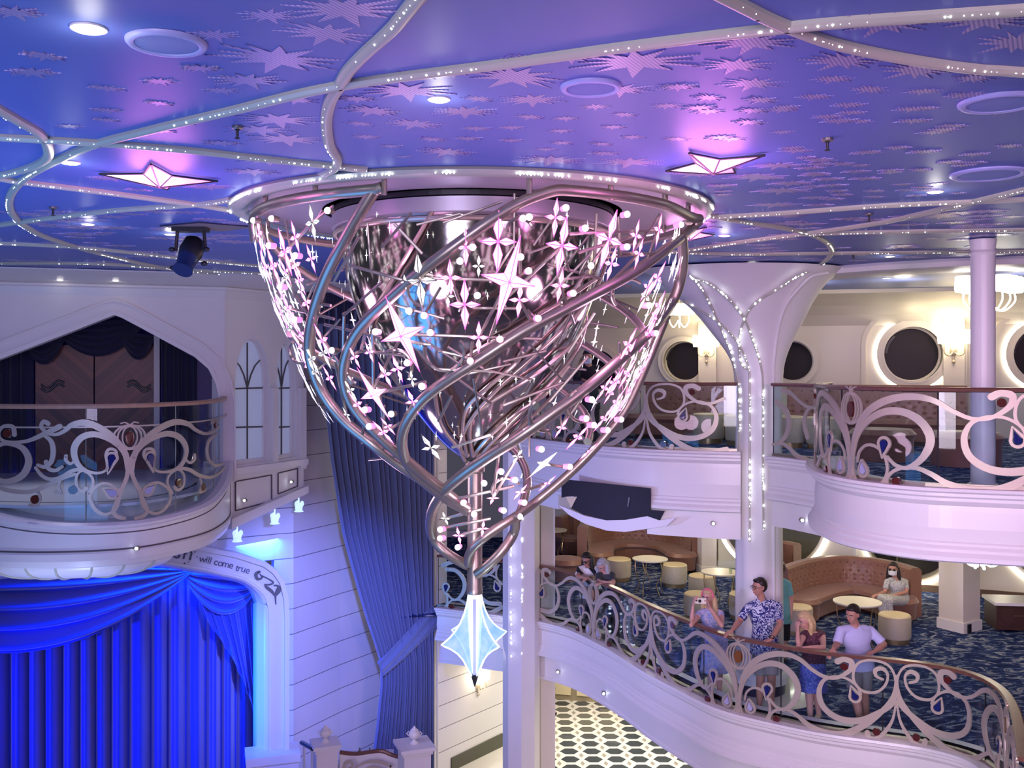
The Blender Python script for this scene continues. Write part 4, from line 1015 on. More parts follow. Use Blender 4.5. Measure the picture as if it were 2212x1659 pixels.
def tie(s, q):
    i = s*3; k = min(2, int(i)); f = i-k; a, b = band_uv[k], band_uv[k+1]; u = a[0]+(b[0]-a[0])*f; v = a[1]+(b[1]-a[1])*f
    wd = .27+.13*s; dx, dz = -.55, -.8
    return DW.pt(u+(q-.5)*wd*.5, v+(.5-q)*wd, .17+.05*sin(pi*q)+.02*sin(q*14+s*5)-.06*s)
mb.grid(tie, 30, 14); tb = mb.build('tieback', M['dusty'], t, True, 180); s_ = tb.modifiers.new('solidify', 'SOLIDIFY'); s_.thickness = .012
drape('valance', DW, lambda y: 655, lambda y: 937, 628, 700, 12, .04, M['navy'], None, None, .16, 160, 5, 13, parent=t)
# ---- newel posts with urns, curved stair rail at the bottom
def newel(px, py, d, hw, label):
    p = P(px, py, d); rz = .35; t = thing('newel_post', label, 'newel post', (p.x, p.y, 0), 'white newel posts at the stage stair')
    MB().box((p.x, p.y, (p.z-.09)/2), (hw*2, hw*2, p.z-.09), rz).build('shaft', M['white'], t)
    m = MB(); m.box((p.x, p.y, p.z-.075), (hw*2.25, hw*2.25, .05), rz); m.box((p.x, p.y, p.z-.02), (hw*2.6, hw*2.6, .05), rz); m.build('cap', M['white'], t)
    m = MB(); m.lathe([(.055, 0), (.06, .015), (.03, .035), (.022, .06), (.05, .075), (.075, .10), (.08, .135), (.07, .165), (.05, .175), (.06, .185), (.03, .21), (.012, .235), (.004, .245)], (p.x, p.y, p.z+.003), 18)
    for sg in (-1, 1): m.tube([Vector((p.x+sg*.075, p.y, p.z+.11)), Vector((p.x+sg*.11, p.y, p.z+.14)), Vector((p.x+sg*.08, p.y, p.z+.17))], .008, 6)
    m.build('urn_finial', M['white'], t, True); return t, p
n1, pa = newel(703, 1603, 14.2, .15, 'white newel post with urn finial beside the black stair handrail')
n2, pb = newel(895, 1606, 14.0, .19, 'white newel post with urn finial in front of the tall drape')
t = thing('stair_balustrade', 'low curved balustrade panel with brown handrail between the two newel posts', 'railing', (pa.x+.6, pa.y, 0))
pth = [P(735, 1625, 14.3), P(770, 1628, 14.25), P(820, 1622, 14.2), P(845, 1630, 14.2), P(864, 1636, 14.15)]
pth = [Vector(p) for p in cr([tuple(p) for p in pth], 6)]
MB().tube(pth, .030, 8).build('handrail', M['wood'], t, True)
m = MB(); m.grid(lambda s, q: Vector((pth[int(s*(len(pth)-1))].x*1.0, pth[int(s*(len(pth)-1))].y+.01, pth[int(s*(len(pth)-1))].z*(1-q)-.02*(1-q))), len(pth)-1, 2); o = m.build('panel', M['white'], t); s_ = o.modifiers.new('s', 'SOLIDIFY'); s_.thickness = .03
m = MB(); FQ = lambda u, v, q: Vector((u, 13.93-q, v)); 
for st in ([(742, 1662, .05), (746, 1648, .05), (756, 1644, .045), (762, 1652, .04), (756, 1660, .04)], [(765, 1660, .02), (790, 1646, .04), (820, 1645, .05), (845, 1655, .04)], [(770, 1680, .04), (800, 1656, .03), (835, 1665, .03)]): ribbon(m, FQ, [(P(x, y, 13.93).x, P(x, y, 13.93).z, w_) for x, y, w_ in st], .012)
m.build('scroll_ornament', M['bronze'], t)
t = thing('stair_handrail', 'short black stair handrail left of the white newel posts', 'railing', P(665, 1659, 14.6))
MB().tube([P(652, 1604, 15.2), P(676, 1617, 14.3)], .035, 8).build('rail', M['black'], t, True)
for x, y, d in ((657, 1607, 15.0), (674, 1616, 14.4)): q = P(x, y, d); MB().tube([q, Vector((q.x, q.y, .0))], .018, 8).build('baluster', M['white'], t, True)
t = thing('water_bottles', None, None) if False else None
for x, l in ((777, 'small clear bottle on the stair ledge, the left of two'), (799, 'small clear bottle on the stair ledge, the right of two')):
    q = P(x, 1624, 14.6); tag(MB().lathe([(.03, -.16), (.03, 0), (.012, .03), (.012, .06)], q, 10).build('bottle', M['chrome'], None, True), l, 'bottle', 'bottles on the stair ledge')
q = P(788, 1640, 14.6); 
tag(MB().box((q.x, q.y+.15, q.z/2-.02), (.8, .5, q.z), .1).build('stair_ledge', M['white']), 'white stair ledge behind the low curved balustrade', 'ledge')
# ---- double wall sconce below the pendant
def sconce(c, nrm, s, label, shades=2, group='double wall sconces', watts=6, globe=True):
    c = Vector(c); n_ = Vector((nrm[0], nrm[1], 0)).normalized(); tt = Vector((-n_.y, n_.x, 0)); t = thing('wall_sconce', label, 'wall lamp', c, group)
    m = MB(); m.ball(c+n_*.03*s, (.05*s, .05*s, .09*s), 10, 8); m.ball(c+n_*.04*s+Vector((0, 0, -.16*s)), .03*s, 8, 6); m.tube([c+n_*.03*s+Vector((0, 0, -.08*s)), c+n_*.03*s+Vector((0, 0, -.22*s))], [.02*s, .006*s], 8); m.build('backplate', M['bronze'], t, True)
    for sg in ((-1, 1) if shades == 2 else (0,)):
        top = c+n_*.12*s+tt*(sg*.13*s)+Vector((0, 0, .10*s))
        pa_ = [c+n_*.05*s, c+n_*.10*s+tt*(sg*.06*s)+Vector((0, 0, -.07*s)), c+n_*.12*s+tt*(sg*.13*s)+Vector((0, 0, -.03*s)), top]
        MB().tube([Vector(p) for p in cr([tuple(p) for p in pa_], 5)], .010*s, 8).build('arm', M['bronze'], t, True)
        sh = MB().lathe([(.045*s, 0), (.085*s, .03*s), (.10*s, .10*s), (.09*s, .16*s), (.095*s, .19*s)] if globe else [(.09*s, 0), (.10*s, .09*s), (.10*s, .20*s)], top, 16).build('shade', M['lampwarm'], t, True)
    l = point('sconce_glow', (0, 0, 0), (1, .80, .5), watts, .12*s); l.parent = t; l.location = n_*.38*s+Vector((0, 0, .2*s)); return t
sconce(W3.p(1030, 1482, .0), W3.n, 1.0, 'double wall sconce with warm globes below the glowing star pendant', watts=2.5)
# ================================================================ COLUMNS
def loft(levels, dc, dy, n=40, name='column', mats=None, label=None):
    """levels: (py, pxL, pxR); dy(py): half depth"""
    mb = MB(); vs = []; lv = cr(levels, 4)
    for py, l, r in lv:
        z_ = EZ+(HY-py)*dc/F; cx = ((l+r)/2-1106)*dc/F; a = (r-l)/2*dc/F; b = dy(py)
        for k in range(n):
            t_ = 2*pi*k/n; fl = 1+.035*cos(8*t_)*(1 if py > 800 else 0); vs.append(Vector((cx+a*cos(t_)*fl, dc+b*sin(t_)*fl, z_)))
    m = len(lv); fs = [(i*n+k, i*n+(k+1) % n, (i+1)*n+(k+1) % n, (i+1)*n+k) for i in range(m-1) for k in range(n)]
    mb.add(vs, fs+[tuple(reversed(range(n))), tuple((m-1)*n+k for k in range(n))]); return mb, lv
TL = [(584, 1385, 1822), (590, 1402, 1811), (604, 1420, 1792), (621, 1438, 1775), (640, 1459, 1762), (658, 1483, 1751), (685, 1510, 1738), (724, 1541, 1718), (767, 1573, 1699), (812, 1587, 1690), (900, 1590, 1688), (1000, 1590, 1688), (1300, 1590, 1690), (1490, 1590, 1692)]
DT = 14.25; 
def tdy(py): 
    k = max(0, min(1, (812-py)/228)); return .32+.75*k**2.2
mb, tlv = loft(TL, DT, tdy)
col = thing('column', 'white tree-shaped column flaring into the ceiling, with crystal strands down its front', 'column', (((1640-1106)*DT/F), DT, Z3))
mb.build('shaft', M['white'], col, True)
cxc = (1640-1106)*DT/F
MB().lathe([(.36, 0), (.36, .16), (.345, .17), (.345, .10)], (cxc, DT, Z3), 40).build('base_band', M['navy'], col, True)
fr2 = MB().lathe([(.86, 0), (.86, .006), (.01, .008)], (cxc, DT, Z3+.001), 48); trim(fr2, M['marble'], True)
MB().lathe([(.40, 0), (.41, .10), (.38, .14), (.33, .15)], (cxc, DT, Z3+.16), 40).build('base_ring', M['white'], col, True)
def col_front(px, py, o=.012):
    """point on the front of the flared column"""
    i = 0
    while i < len(tlv)-2 and tlv[i+1][0] < py: i += 1
    a, b = tlv[i], tlv[i+1]; k = max(0, min(1, (py-a[0])/max(.1, b[0]-a[0]))); l = a[1]+(b[1]-a[1])*k; r = a[2]+(b[2]-a[2])*k
    d = DT
    for _ in range(6):
        cx = ((l+r)/2-1106)*DT/F; A = (r-l)/2*DT/F; x = (px-1106)*d/F; q = max(-.98, min(.98, (x-cx)/A)); d = DT-tdy(py)*sqrt(1-q*q)-o
    p = P(px, py, d); return p
def cpts(l): return [(1340+x/3.77, 560+y/3.77) for x, y in l]
CRIB = [cpts([(560, 130), (600, 165), (700, 190), (830, 280), (930, 380), (1010, 490), (1075, 650), (1120, 780), (1150, 900), (1160, 1050), (1160, 1650), (1165, 2200)]),
        cpts([(600, 160), (660, 240), (730, 370), (790, 500), (850, 640), (900, 760), (948, 950), (966, 1100), (968, 1650), (968, 2100)]),
        cpts([(520, 340), (600, 390), (720, 460), (830, 540), (950, 670), (1010, 790), (1045, 900), (1053, 1050), (1053, 1650), (1053, 2300)]),
        cpts([(1530, 100), (1390, 170), (1270, 250), (1150, 320), (1060, 400), (1010, 490), (975, 600), (965, 720), (985, 850), (1040, 900)]),
        cpts([(1690, 110), (1560, 140), (1460, 230), (1350, 370), (1290, 550), (1255, 800), (1245, 1000), (1245, 1600), (1250, 3000)])]
rnd = random.Random(5)
for i, l in enumerate(CRIB):
    l = cr(l, 8); pp = [col_front(x, y) for x, y in l]; m = MB(); m.tube(pp, .014 if i < 4 else .02, 8); rb = m.build('rib', M['rib'] if i < 4 else M['white'], col, True)
    if i == 4: continue
    cb = MB()
    for a, b in zip(pp, pp[1:]):
        n = max(1, int((b-a).length/.022))
        for k in range(n):
            if rnd.random() < .38+.3*sin(a.z*7): octa(cb, a.lerp(b, (k+rnd.random())/n)+Vector((rnd.uniform(-.008, .008), -.022, 0)), rnd.choice((.005, .007, .010, .016)))
    c_ = cb.build('crystal_strand', M['crystal'], rb); c_['kind'] = 'stuff'
# narrow column at the left end of the middle deck
q = XY(1126, 17.55); t = thing('column', 'narrow white fluted column at the left end of the long middle-deck railing', 'column', (q.x, q.y, 0))
m = MB(); n = 32; vs = []; zs = [0, .15, .2, ZC]
for z_ in zs:
    for k in range(n):
        a = 2*pi*k/n; r = .31*(1+.05*cos(8*a)); vs.append(Vector((q.x+r*cos(a), q.y+r*sin(a), z_)))
m.add(vs, [(i*n+k, i*n+(k+1) % n, (i+1)*n+(k+1) % n, (i+1)*n+k) for i in range(3) for k in range(n)]); m.build('shaft', M['white'], t, True, 30)
for xx, y0, y1 in ((1104, 1130, 1420), (1128, 1020, 1415), (1118, 900, 1010)):
    cb = MB()
    for k in range(110):
        y = y0+(y1-y0)*k/110
        if rnd.random() < .30+.3*sin(k*.35): octa(cb, P(xx+rnd.uniform(-1, 1), y, 17.22), rnd.choice((.005, .008, .011, .017)))
    c_ = cb.build('crystal_strand', M['crystal'], t); c_['kind'] = 'stuff'
m = MB(); m.box((q.x+.44, q.y+.42, 4.7), (.26, .4, 9.4), .2); tag(m.build('pilaster', M['wall']), 'pale pilaster attached to the right side of the narrow fluted column', 'pilaster')
# slim round pole on the upper deck at right
q = XY(2123, 10.9); t = thing('column', 'slim round lilac-lit pole on the upper deck in front of the shaded lamps', 'column', (q.x, q.y, Z4))
MB().lathe([(.127, 0), (.127, ZC-Z4-.17)], (q.x, q.y, Z4), 36).build('shaft', M['white'], t, True)
MB().lathe([(.135, 0), (.145, .02), (.135, .04), (.125, .05), (.14, .17)], (q.x, q.y, ZC-.18), 36).build('collar', M['white'], t, True)
MB().lathe([(.16, 0), (.16, .05), (.135, .07)], (q.x, q.y, Z4), 36).build('base_ring', M['white'], t, True)
# ================================================================ UPPER LOUNGE BACK WALL WITH PORTHOLES
UW = Wall(1300, 20.8, 2300, 18.4)
def circ(W, px, py, rpx, n=40): 
    u, v = W.uv(px, py); r = abs(W.uv(px+rpx, py)[0]-u); return u, v, r, [(u+r*cos(2*pi*i/n), v+r*sin(2*pi*i/n)) for i in range(n)]
PH = [(1476, 780, 46, 0), (1712, 780, 48, 0), (1972, 765, 68, 1), (2252, 765, 70, 1), (1290, 800, 46, 0)]
holes = []; PHu = []
for px, py, r, g in PH:
    u, v, rr, c = circ(UW, px, py, r); holes.append(c); PHu.append((u, v, rr, g))
u0 = UW.uv(1120, 800)[0]; u1 = UW.uv(2420, 800)[0]
mb = MB(); mb.prism([(u0, Z4-.3), (u1, Z4-.3), (u1, 9.42), (u0, 9.42)], holes, UW.pt, -.45, 0); struct(mb, 'wall_right_upper', M['wall'])
def ringz(mb, W, u, v, r0, r1, o0, o1, n=40, a0=0, a1=2*pi):
    vs = []; full = abs(a1-a0-2*pi) < .01; m = n if full else n+1
    for i in range(m):
        a = a0+(a1-a0)*i/n
        for r, o in ((r0, o0), (r1, o0), (r1, o1), (r0, o1)): vs.append(W.pt(u+r*cos(a), v+r*sin(a), o))
    fs = []
    for i in range(n):
        j = (i+1) % m
        for k in range(4): fs.append((i*4+k, i*4+(k+1) % 4, j*4+(k+1) % 4, j*4+k))
    mb.add(vs, fs)
wi = 3
for u, v, r, g in PHu:
    m = MB(); ringz(m, UW, u, v, r*.97, r*1.18, .0, .09); ringz(m, UW, u, v, r*.94, r*1.0, .05, .10); ringz(m, UW, u, v, r*.9, r*.98, -.42, -.36)
    root = m.build('window_%d' % wi, M['wall']); root['kind'] = 'structure'; wi += 1
    m = MB(); disc(m, lambda a, b, o: UW.pt(a, b, o-.44), u, v, r*.99, r*.99, .01, n=40); m.build('pane', M['night'], root)
    m = MB(); ringz(m, UW, u, v, r*.80, r*.88, -.2, -.16, 20, 2.3, 3.1); m.build('blind_slot', M['black'], root)
    if g:
        m = MB(); ringz(m, UW, u, v, r*1.19, r*1.26, .004, .03, 60); m.build('led_ring', M['led'], root)
        l = point('led_glow', UW.pt(u, v+r*1.1, .55), (1, .88, .6), 4, .2)
        m = MB(); line = [(u-r*1.62, Z4+.6)]+[(u-r*1.62*cos(a)+(0), v+r*.35+r*1.25*sin(a)) for a in [i*pi/14 for i in range(15)]]+[(u+r*1.62, Z4+.6)]
        band(UW, line, -.04, .04, 0, .10, m); trim(m, M['wall'])
for px_ in (1510, 2035):
    m = MB(); a = UW.uv(px_, 800)[0]; b = UW.uv(px_+(38 if px_ < 1600 else 46), 800)[0]; m.prism([(a, Z4), (b, Z4), (b, 9.0), ((a+b)/2, 9.2), (a, 9.0)], [], UW.pt, 0, .16); trim(m, M['wall'])
m = MB(); m.sweep([tuple(UW.pt(u0, 0, 0))[:2], tuple(UW.pt(u1, 0, 0))[:2]], [(0, 9.41), (1.5, 9.41), (1.5, 9.33), (1.1, 9.27), (.6, 9.16), (.25, 9.0), (0, 8.8)]); trim(m, M['wall'])
sconce(UW.p(2056, 758, .16), UW.n, 1.3, 'double wall sconce on the pilaster between the two glowing portholes', globe=False, watts=10)
sconce(UW.p(1528, 762, .16), UW.n, 1.15, 'double wall sconce on the pilaster left of the tree-shaped column', globe=False, watts=10)
# bulkhead along the lounge ceiling edge
m = MB(); m.sweep([tuple(XY(p, d)) for p, d in ((1760, 14.1), (1900, 13.4), (2050, 12.9), (2300, 12.4))], [(-.5, 9.41), (.0, 9.41), (.04, 9.36), (.0, 9.30), (-.12, 9.27), (-.5, 9.26)]); trim(m, M['white'], True)
def lamp_chand(c, label, offs, s=1.0, watts=22, zt=ZC):
    c = Vector(c); t = thing('shaded_chandelier', label, 'chandelier', c, 'small chandeliers over the lounges')
    MB().tube([Vector((c.x, c.y, zt)), c+Vector((0, 0, -.15*s))], .012*s, 8).build('stem', M['brass'], t, True)
    MB().lathe([(.07*s, 0), (.06*s, -.03), (.01, -.05)], (c.x, c.y, zt), 16).build('ceiling_cup', M['brass'], t, True)
    for dx, dy in offs:
        top = c+Vector((dx*s, dy*s, -.02*s)); mid = c+Vector((dx*.55*s, dy*.55*s, -.26*s))
        MB().tube([Vector(p) for p in cr([tuple(c+Vector((0, 0, -.12*s))), tuple(mid), tuple(top+Vector((0, 0, -.12*s))), tuple(top)], 5)], .011*s, 6).build('arm', M['lampwarm'], t, True)
        MB().lathe([(.10*s, 0), (.115*s, .04*s), (.105*s, .2*s), (.09*s, .21*s)], top, 18).build('shade', M['lampw'], t, True)
    l = point('chandelier_glow', (0, 0, 0), (1, .84, .55), watts*.35, .3); l.parent = t; l.location = (0, 0, -.55*s); return t
lamp_chand(P(2130, 628, 13.6), 'bright multi-shade chandelier behind the slim pole at right', [(-.29, 0), (-.12, .2), (.28, -.05), (.43, .12), (.1, -.22)], 1.05, 26)
lamp_chand(P(1466, 678, 16.5), 'small shaded chandelier right beside the chandelier rim tubing', [(-.18, 0), (0, -.15), (.2, .0), (.05, .15)], .85, 14)
def glass_chand(c, label, s=1.0, zt=6.2):
    c = Vector(c); t = thing('glass_chandelier', label, 'chandelier', c, 'white curly chandeliers in the middle lounge')
    MB().tube([Vector((c.x, c.y, zt)), c], .012, 8).build('stem', M['brass'], t, True)
    m = MB()
    for k in range(6):
        a = k*pi/3+.3; e = Vector((cos(a), sin(a), 0))
        m.tube([Vector(p) for p in cr([tuple(c), tuple(c+e*.12*s+Vector((0, 0, -.09*s))), tuple(c+e*.24*s+Vector((0, 0, -.02*s))), tuple(c+e*.26*s+Vector((0, 0, .08*s))), tuple(c+e*.2*s+Vector((0, 0, .1*s)))], 4)], .012*s, 6)
    m.build('arm', M['lampw'], t, True); m = MB()
    for k in range(10): m.ball(c+Vector((rnd.uniform(-.06, .06)*s, rnd.uniform(-.06, .06)*s, -.04-rnd.uniform(0, .12)*s)), .022*s, 6, 4)
    m.build('glass_drop', M['crystal'], t); return t
glass_chand(P(2118, 1206, 13.0), 'white curly glass chandelier peeking below the bowed pink balcony', 1.0, Z4-.4)
glass_chand(P(1453, 1105, 19.5), 'white curly glass chandelier behind the dark crescent panel', 1.0, Z4-.4)
# ================================================================ FURNITURE
def stool(label, px, d, floor, r=.26, h=.47, group='round cream stools'):
    q = XY(px, d); t = thing('round_stool', label, 'stool', (q.x, q.y, floor), group); o = (q.x, q.y, floor)
    MB().lathe([(r*.92, 0), (r*.92, .09)], o, 28).build('plinth', M['brass'], t, True)
    MB().lathe([(r, .09), (r*1.02, .12), (r*1.02, h-.05), (r, h-.03)], o, 28).build('drum', M['stool'], t, True)
    MB().lathe([(r, h-.035), (r*1.01, h-.02), (r*.93, h), (.01, h+.008)], o, 28).build('seat_pad', M['stooltop'], t, True); return t
def table(label, px, d, floor, r=.36, h=.72, group='round cream tables'):
    q = XY(px, d); t = thing('cocktail_table', label, 'table', (q.x, q.y, floor), group); c = Vector((q.x, q.y, floor))
    MB().lathe([(r*.97, h-.03), (r, h-.02), (r, h), (.01, h+.001)], c, 40).build('tabletop', M['tabletop'], t, True)
    for k in range(5):
        a = k*2*pi/5+.3; e = Vector((cos(a), sin(a), 0)); f = Vector((-sin(a), cos(a), 0))
        MB().tube([Vector(p) for p in cr([tuple(c+e*r*.85+Vector((0, 0, h-.03))), tuple(c+e*r*.80+f*.05+Vector((0, 0, h*.6))), tuple(c+e*r*.62-f*.03+Vector((0, 0, h*.3))), tuple(c+e*r*.8)], 5)], .010, 6).build('leg', M['brass'], t, True)
    return t
for a in ((('cream stool with gold top left of the round table at the left sofa'), 1337, 21.6), (('cream stool with gold top right of the round table at the left sofa'), 1457, 21.0), ('cream stool just behind the woman taking a photo', 1508, 18.3),
          ('cream stool behind the left edge of the glass-topped table near the tree column', 1516, 19.9), ('cream stool half hidden by the left edge of the tree column', 1606, 18.3), ('quilted cream stool in front of the seated masked woman', 1932, 16.75), ('cream stool half hidden behind the standing guest in teal', 1722, 17.3),
          ('cream stool just right of the narrow column', 1172, 22.3)): stool(a[0], a[1], a[2], Z3)
table('round cream table between two stools in front of the left sofa', 1404, 20.3, Z3); table('round cream table with a glass on it, left of the tree column', 1556, 19.0, Z3); table('round cream table in front of the seated masked woman', 1852, 16.6, Z3, .39); table('round cream table beside the narrow column', 1196, 23.9, Z3, .32)
q = P(1578, 1232, 18.8); tag(MB().lathe([(.03, 0), (.035, .11), (.034, .11), (.029, .004)], (q.x, q.y, Z3+.722), 12).build('drinking_glass', glass('tumbler', (.9, .95, .9), .12), None, True), 'clear tumbler standing on the round table left of the tree column', 'glass')
def sofa(label, pts, floor, backh=.93, seatd=.62, seath=.44, rows=3, grp=None, tuft=True):
    R = Rail(pts, 8); t = thing('banquette_sofa', label, 'sofa', R.pt(R.L/2, floor), grp); pl = R.poly(0, R.L, 40)
    MB().sweep(pl, [(.12, floor+.08), (seatd, floor+.08), (seatd+.02, floor+seath-.13), (.12, floor+seath-.13)]).build('seat_base', M['leather'], t, True)
    MB().sweep(pl, [(.1, floor+seath-.12), (seatd+.03, floor+seath-.12), (seatd+.07, floor+seath-.07), (seatd+.05, floor+seath-.01), (seatd-.02, floor+seath+.02), (.1, floor+seath+.01)]).build('seat_cushion', M['leather'], t, True)
    m = MB(); nu = max(30, int(R.L/.05))
    def bf(s, q_):
        u = R.L*s; z_ = floor+seath+(backh-seath)*q_; col_ = u/.17; row = q_*rows; tf = 0
        if tuft: tf = -.035*max(0, cos(2*pi*(col_+.5*(int(row) % 2)))*cos(2*pi*row))**4 if True else 0
        return R.pt(u, z_, .14-.05*q_+tf+.01*sin(pi*q_))
    m.grid(bf, nu*2, 24); m.build('back_cushion', M['leather'], t, True)
    MB().sweep(pl, [(-.12, floor+.05), (.11, floor+.05), (.11, floor+backh-.02), (.07, floor+backh+.02), (-.06, floor+backh+.02), (-.12, floor+backh-.03)]).build('back_shell', M['leather'], t, True)
    b = MB()
    if tuft:
        for j in range(rows):
            for i in range(int(R.L/.17)): b.ball(R.pt((i+.5+(.5 if j % 2 else 0))*.17, floor+seath+(backh-seath)*(j+.5)/rows, .11), .012, 6, 4)
        if b.v: o_ = b.build('tuft_button', M['darkwood'], t); o_['kind'] = 'stuff'
    MB().sweep(pl, [(.0, floor), (seatd-.08, floor), (seatd-.08, floor+.08), (.0, floor+.08)]).build('plinth', M['darkwood'], t)
    for e in (0, R.L):
        u = e; MB().lathe([(.01, floor+.08), (seatd*.5, floor+.08), (seatd*.52, floor+seath-.12), (seatd*.58, floor+seath-.06), (seatd*.5, floor+seath+.015), (.01, floor+seath+.02)], R.pt(u, 0, .36), 24).build('end_cushion', M['leather'], t, True)
    return t
sofa('curved tufted copper leather sofa with the seated masked woman', [(1690, 18.3), (1740, 19.0), (1810, 19.4), (1880, 19.2), (1940, 18.7), (1978, 18.2)], Z3)
sofa('curved tufted copper leather sofa in the far left of the middle lounge', [(1258, 22.6), (1272, 23.6), (1330, 24.2), (1410, 24.1), (1470, 23.5), (1505, 22.5)], Z3, .98)
tag(MB().lathe([(.33, 0), (.34, .30), (.40, .36), (.34, .46), (.01, .47)], (*XY(1222, 21.7), Z3), 28).build('ottoman', M['leather'], None, True), 'low copper leather ottoman at the left end of the far sofa', 'ottoman')
sofa('small copper leather sofa back seen beside the dark crescent panel', [(1205, 24.6), (1225, 25), (1246, 24.8)], Z3, .9, tuft=False)
sofa('copper leather sofa corner left of the right sofa, by the tree column', [(1655, 20.8), (1690, 21.2), (1722, 20.9)], Z3, .9, tuft=False)
# upper lounge pieces seen through the glass railings
for a in (('white stool behind the upper glass, just left of the tree column', 1530, 17.5), ('white stool behind the upper glass, touching the tree column edge', 1602, 17.0), ('white stool behind the short upper railing, the left one', 1702, 16.6), ('white stool behind the short upper railing, the right one', 1778, 16.3)):
    stool(a[0], a[1], a[2], Z4, .27, .52, 'pale stools on the upper deck')
sofa('copper sofa behind the glass of the upper-deck railing left of the tree column', [(1400, 19.2), (1480, 18.8), (1570, 18.6)], Z4, 1.0); sofa('copper sofa behind the glass of the bowed upper balcony', [(1700, 17.9), (1850, 17.6), (2000, 17.2), (2090, 16.9)], Z4, 1.0)
tag(MB().lathe([(.45, 0), (.46, .3), (.5, .38), (.42, .45), (.01, .46)], (*XY(2085, 13.6), Z4), 28).build('ottoman', M['leather'], None, True), 'copper leather ottoman on the upper deck beside the slim pole', 'ottoman')
tag(MB().lathe([(.42, 0), (.43, .3), (.47, .38), (.40, .45), (.01, .46)], (*XY(1905, 14.3), Z4), 28).build('ottoman', M['leather'], None, True), 'copper leather ottoman behind the middle of the bowed upper balcony', 'ottoman')
# ================================================================ MIDDLE LOUNGE WALLS
MW = Wall(1150, 26.0, 1700, 24.0); MR = Wall(1640, 21.8, 2400, 19.2)
def rw(name, W, pa, pb, z0, z1, mats, holes=(), th=.2):
    a = W.uv(pa, 800)[0]; b = W.uv(pb, 800)[0]; mb = MB(); mb.prism([(a, z0), (b, z0), (b, z1), (a, z1)], holes, W.pt, -th, 0); return struct(mb, name, mats)
rw('wall_right_far', MW, 1120, 1660, Z3-.02, Z4-.05, M['wall'])
rh = []
for px, py, r in ((1668, 1120, 112), (1965, 1165, 96), (2290, 1150, 130)): rh.append(circ(MR, px, py, r))
rw('wall_right_lounge', MR, 1640, 2420, Z3-.02, Z4-.05, M['wall'], [c[3] for c in rh[1:]], .5)
for i, (u, v, r, c) in enumerate(rh):
    m = MB(); ringz(m, MR, u, v, r*.99, r*1.05, 0, .03, 60)
    root = m.build('window_%d' % wi, M['wall']); root['kind'] = 'structure'; wi += 1
    m = MB(); ringz(m, MR, u, v, r*1.05, r*1.12, .004, .04, 60); m.build('led_ring', M['led'], root)
    if i:
        m = MB(); disc(m, lambda a, b, o: MR.pt(a, b, o-.45), u, v, r*.99, r*.99, .01, n=40); m.build('pane', M['night'], root)
        m = MB(); m.tube([MR.pt(u-r*.9, v+.1, -.2), MR.pt(u+r*.9, v+.1, -.2)], .03, 6); m.tube([MR.pt(u-r*.3, v-r*.9, -.2), MR.pt(u-r*.3, v+r*.9, -.2)], .02, 6); m.build('mullion', M['olive'], root)
        point('led_glow', MR.pt(u, v-r*.9, .5), (1, .88, .6), 10, .2)
    else:
        m = MB(); disc(m, lambda a, b, o: MR.pt(a, b, o+.002), u, v, r*.99, r*.99, .01, n=40); m.build('pane', M['olive'], root)
m = MB(); a = MR.uv(1846, 900)[0]; m.prism([(a-.03, Z3), (a+.03, Z3), (a+.03, Z4-.4), (a-.03, Z4-.4)], [], MR.pt, 0, .04); trim(m, M['white'])
m = MB(); a = MR.uv(1640, 900)[0]; b = MR.uv(2400, 900)[0]; m.prism([(a, Z3), (b, Z3), (b, Z3+.14), (a, Z3+.14)], [], MR.pt, 0, .02); trim(m, M['skirt'])
# free-standing square pillars and cabinet
def pillar(label, px, d, w_, dp, rz, z0, z1, m_='wall'):
    q = XY(px, d); t = thing('square_pillar', label, 'pillar', (q.x, q.y, z0), 'square pillars in the middle lounge')
    MB().box((q.x, q.y, (z0+z1)/2), (w_, dp, z1-z0), rz).build('shaft', M[m_], t); MB().box((q.x, q.y, z0+.09), (w_+.05, dp+.05, .18), rz).build('plinth', M['white'], t)
    return t
pt_ = pillar('square white pillar between the right sofa and the drawer cabinet', 2072, 17.6, .48, .48, .55, Z3, Z4-.44)
q = P(2094, 1362, 17.28); MB().box((q.x, q.y, q.z), (.09, .02, .22), .55).build('socket_plate', M['black'], pt_)
pillar('pale pillar at the right end of the far left sofa', 1527, 22.3, .34, .34, .1, Z3, Z4-.44); pillar('cream pillar behind the table left of the tree column', 1570, 23.0, .5, .3, .1, Z3, Z4-.44)
pillar('pale pillar just right of the narrow fluted column, far back', 1172, 24.6, .35, .3, 0, Z3, Z4-.44)
q = XY(2232, 17.4); t = thing('drawer_cabinet', 'dark walnut drawer cabinet with white top at the right edge of the lounge', 'cabinet', (q.x, q.y, Z3))
MB().box((q.x, q.y+.2, Z3+.25), (1.25, .6, .42), -.12).build('body', M['darkwood'], t); MB().box((q.x, q.y+.2, Z3+.49), (1.32, .66, .05), -.12).build('top', M['white'], t)
for i, dx in enumerate((-.32, .32)):
    f = Vector((q.x+dx, q.y+.2-.31-dx*.12, Z3+.27)); dr = MB().box(f, (.56, .02, .30), -.12).build('drawer', M['darkwood'], t); MB().tube([f+Vector((-.08, -.035, .03)), f+Vector((.08, -.045, .03))], .008, 6).build('handle', M['brass'], dr)
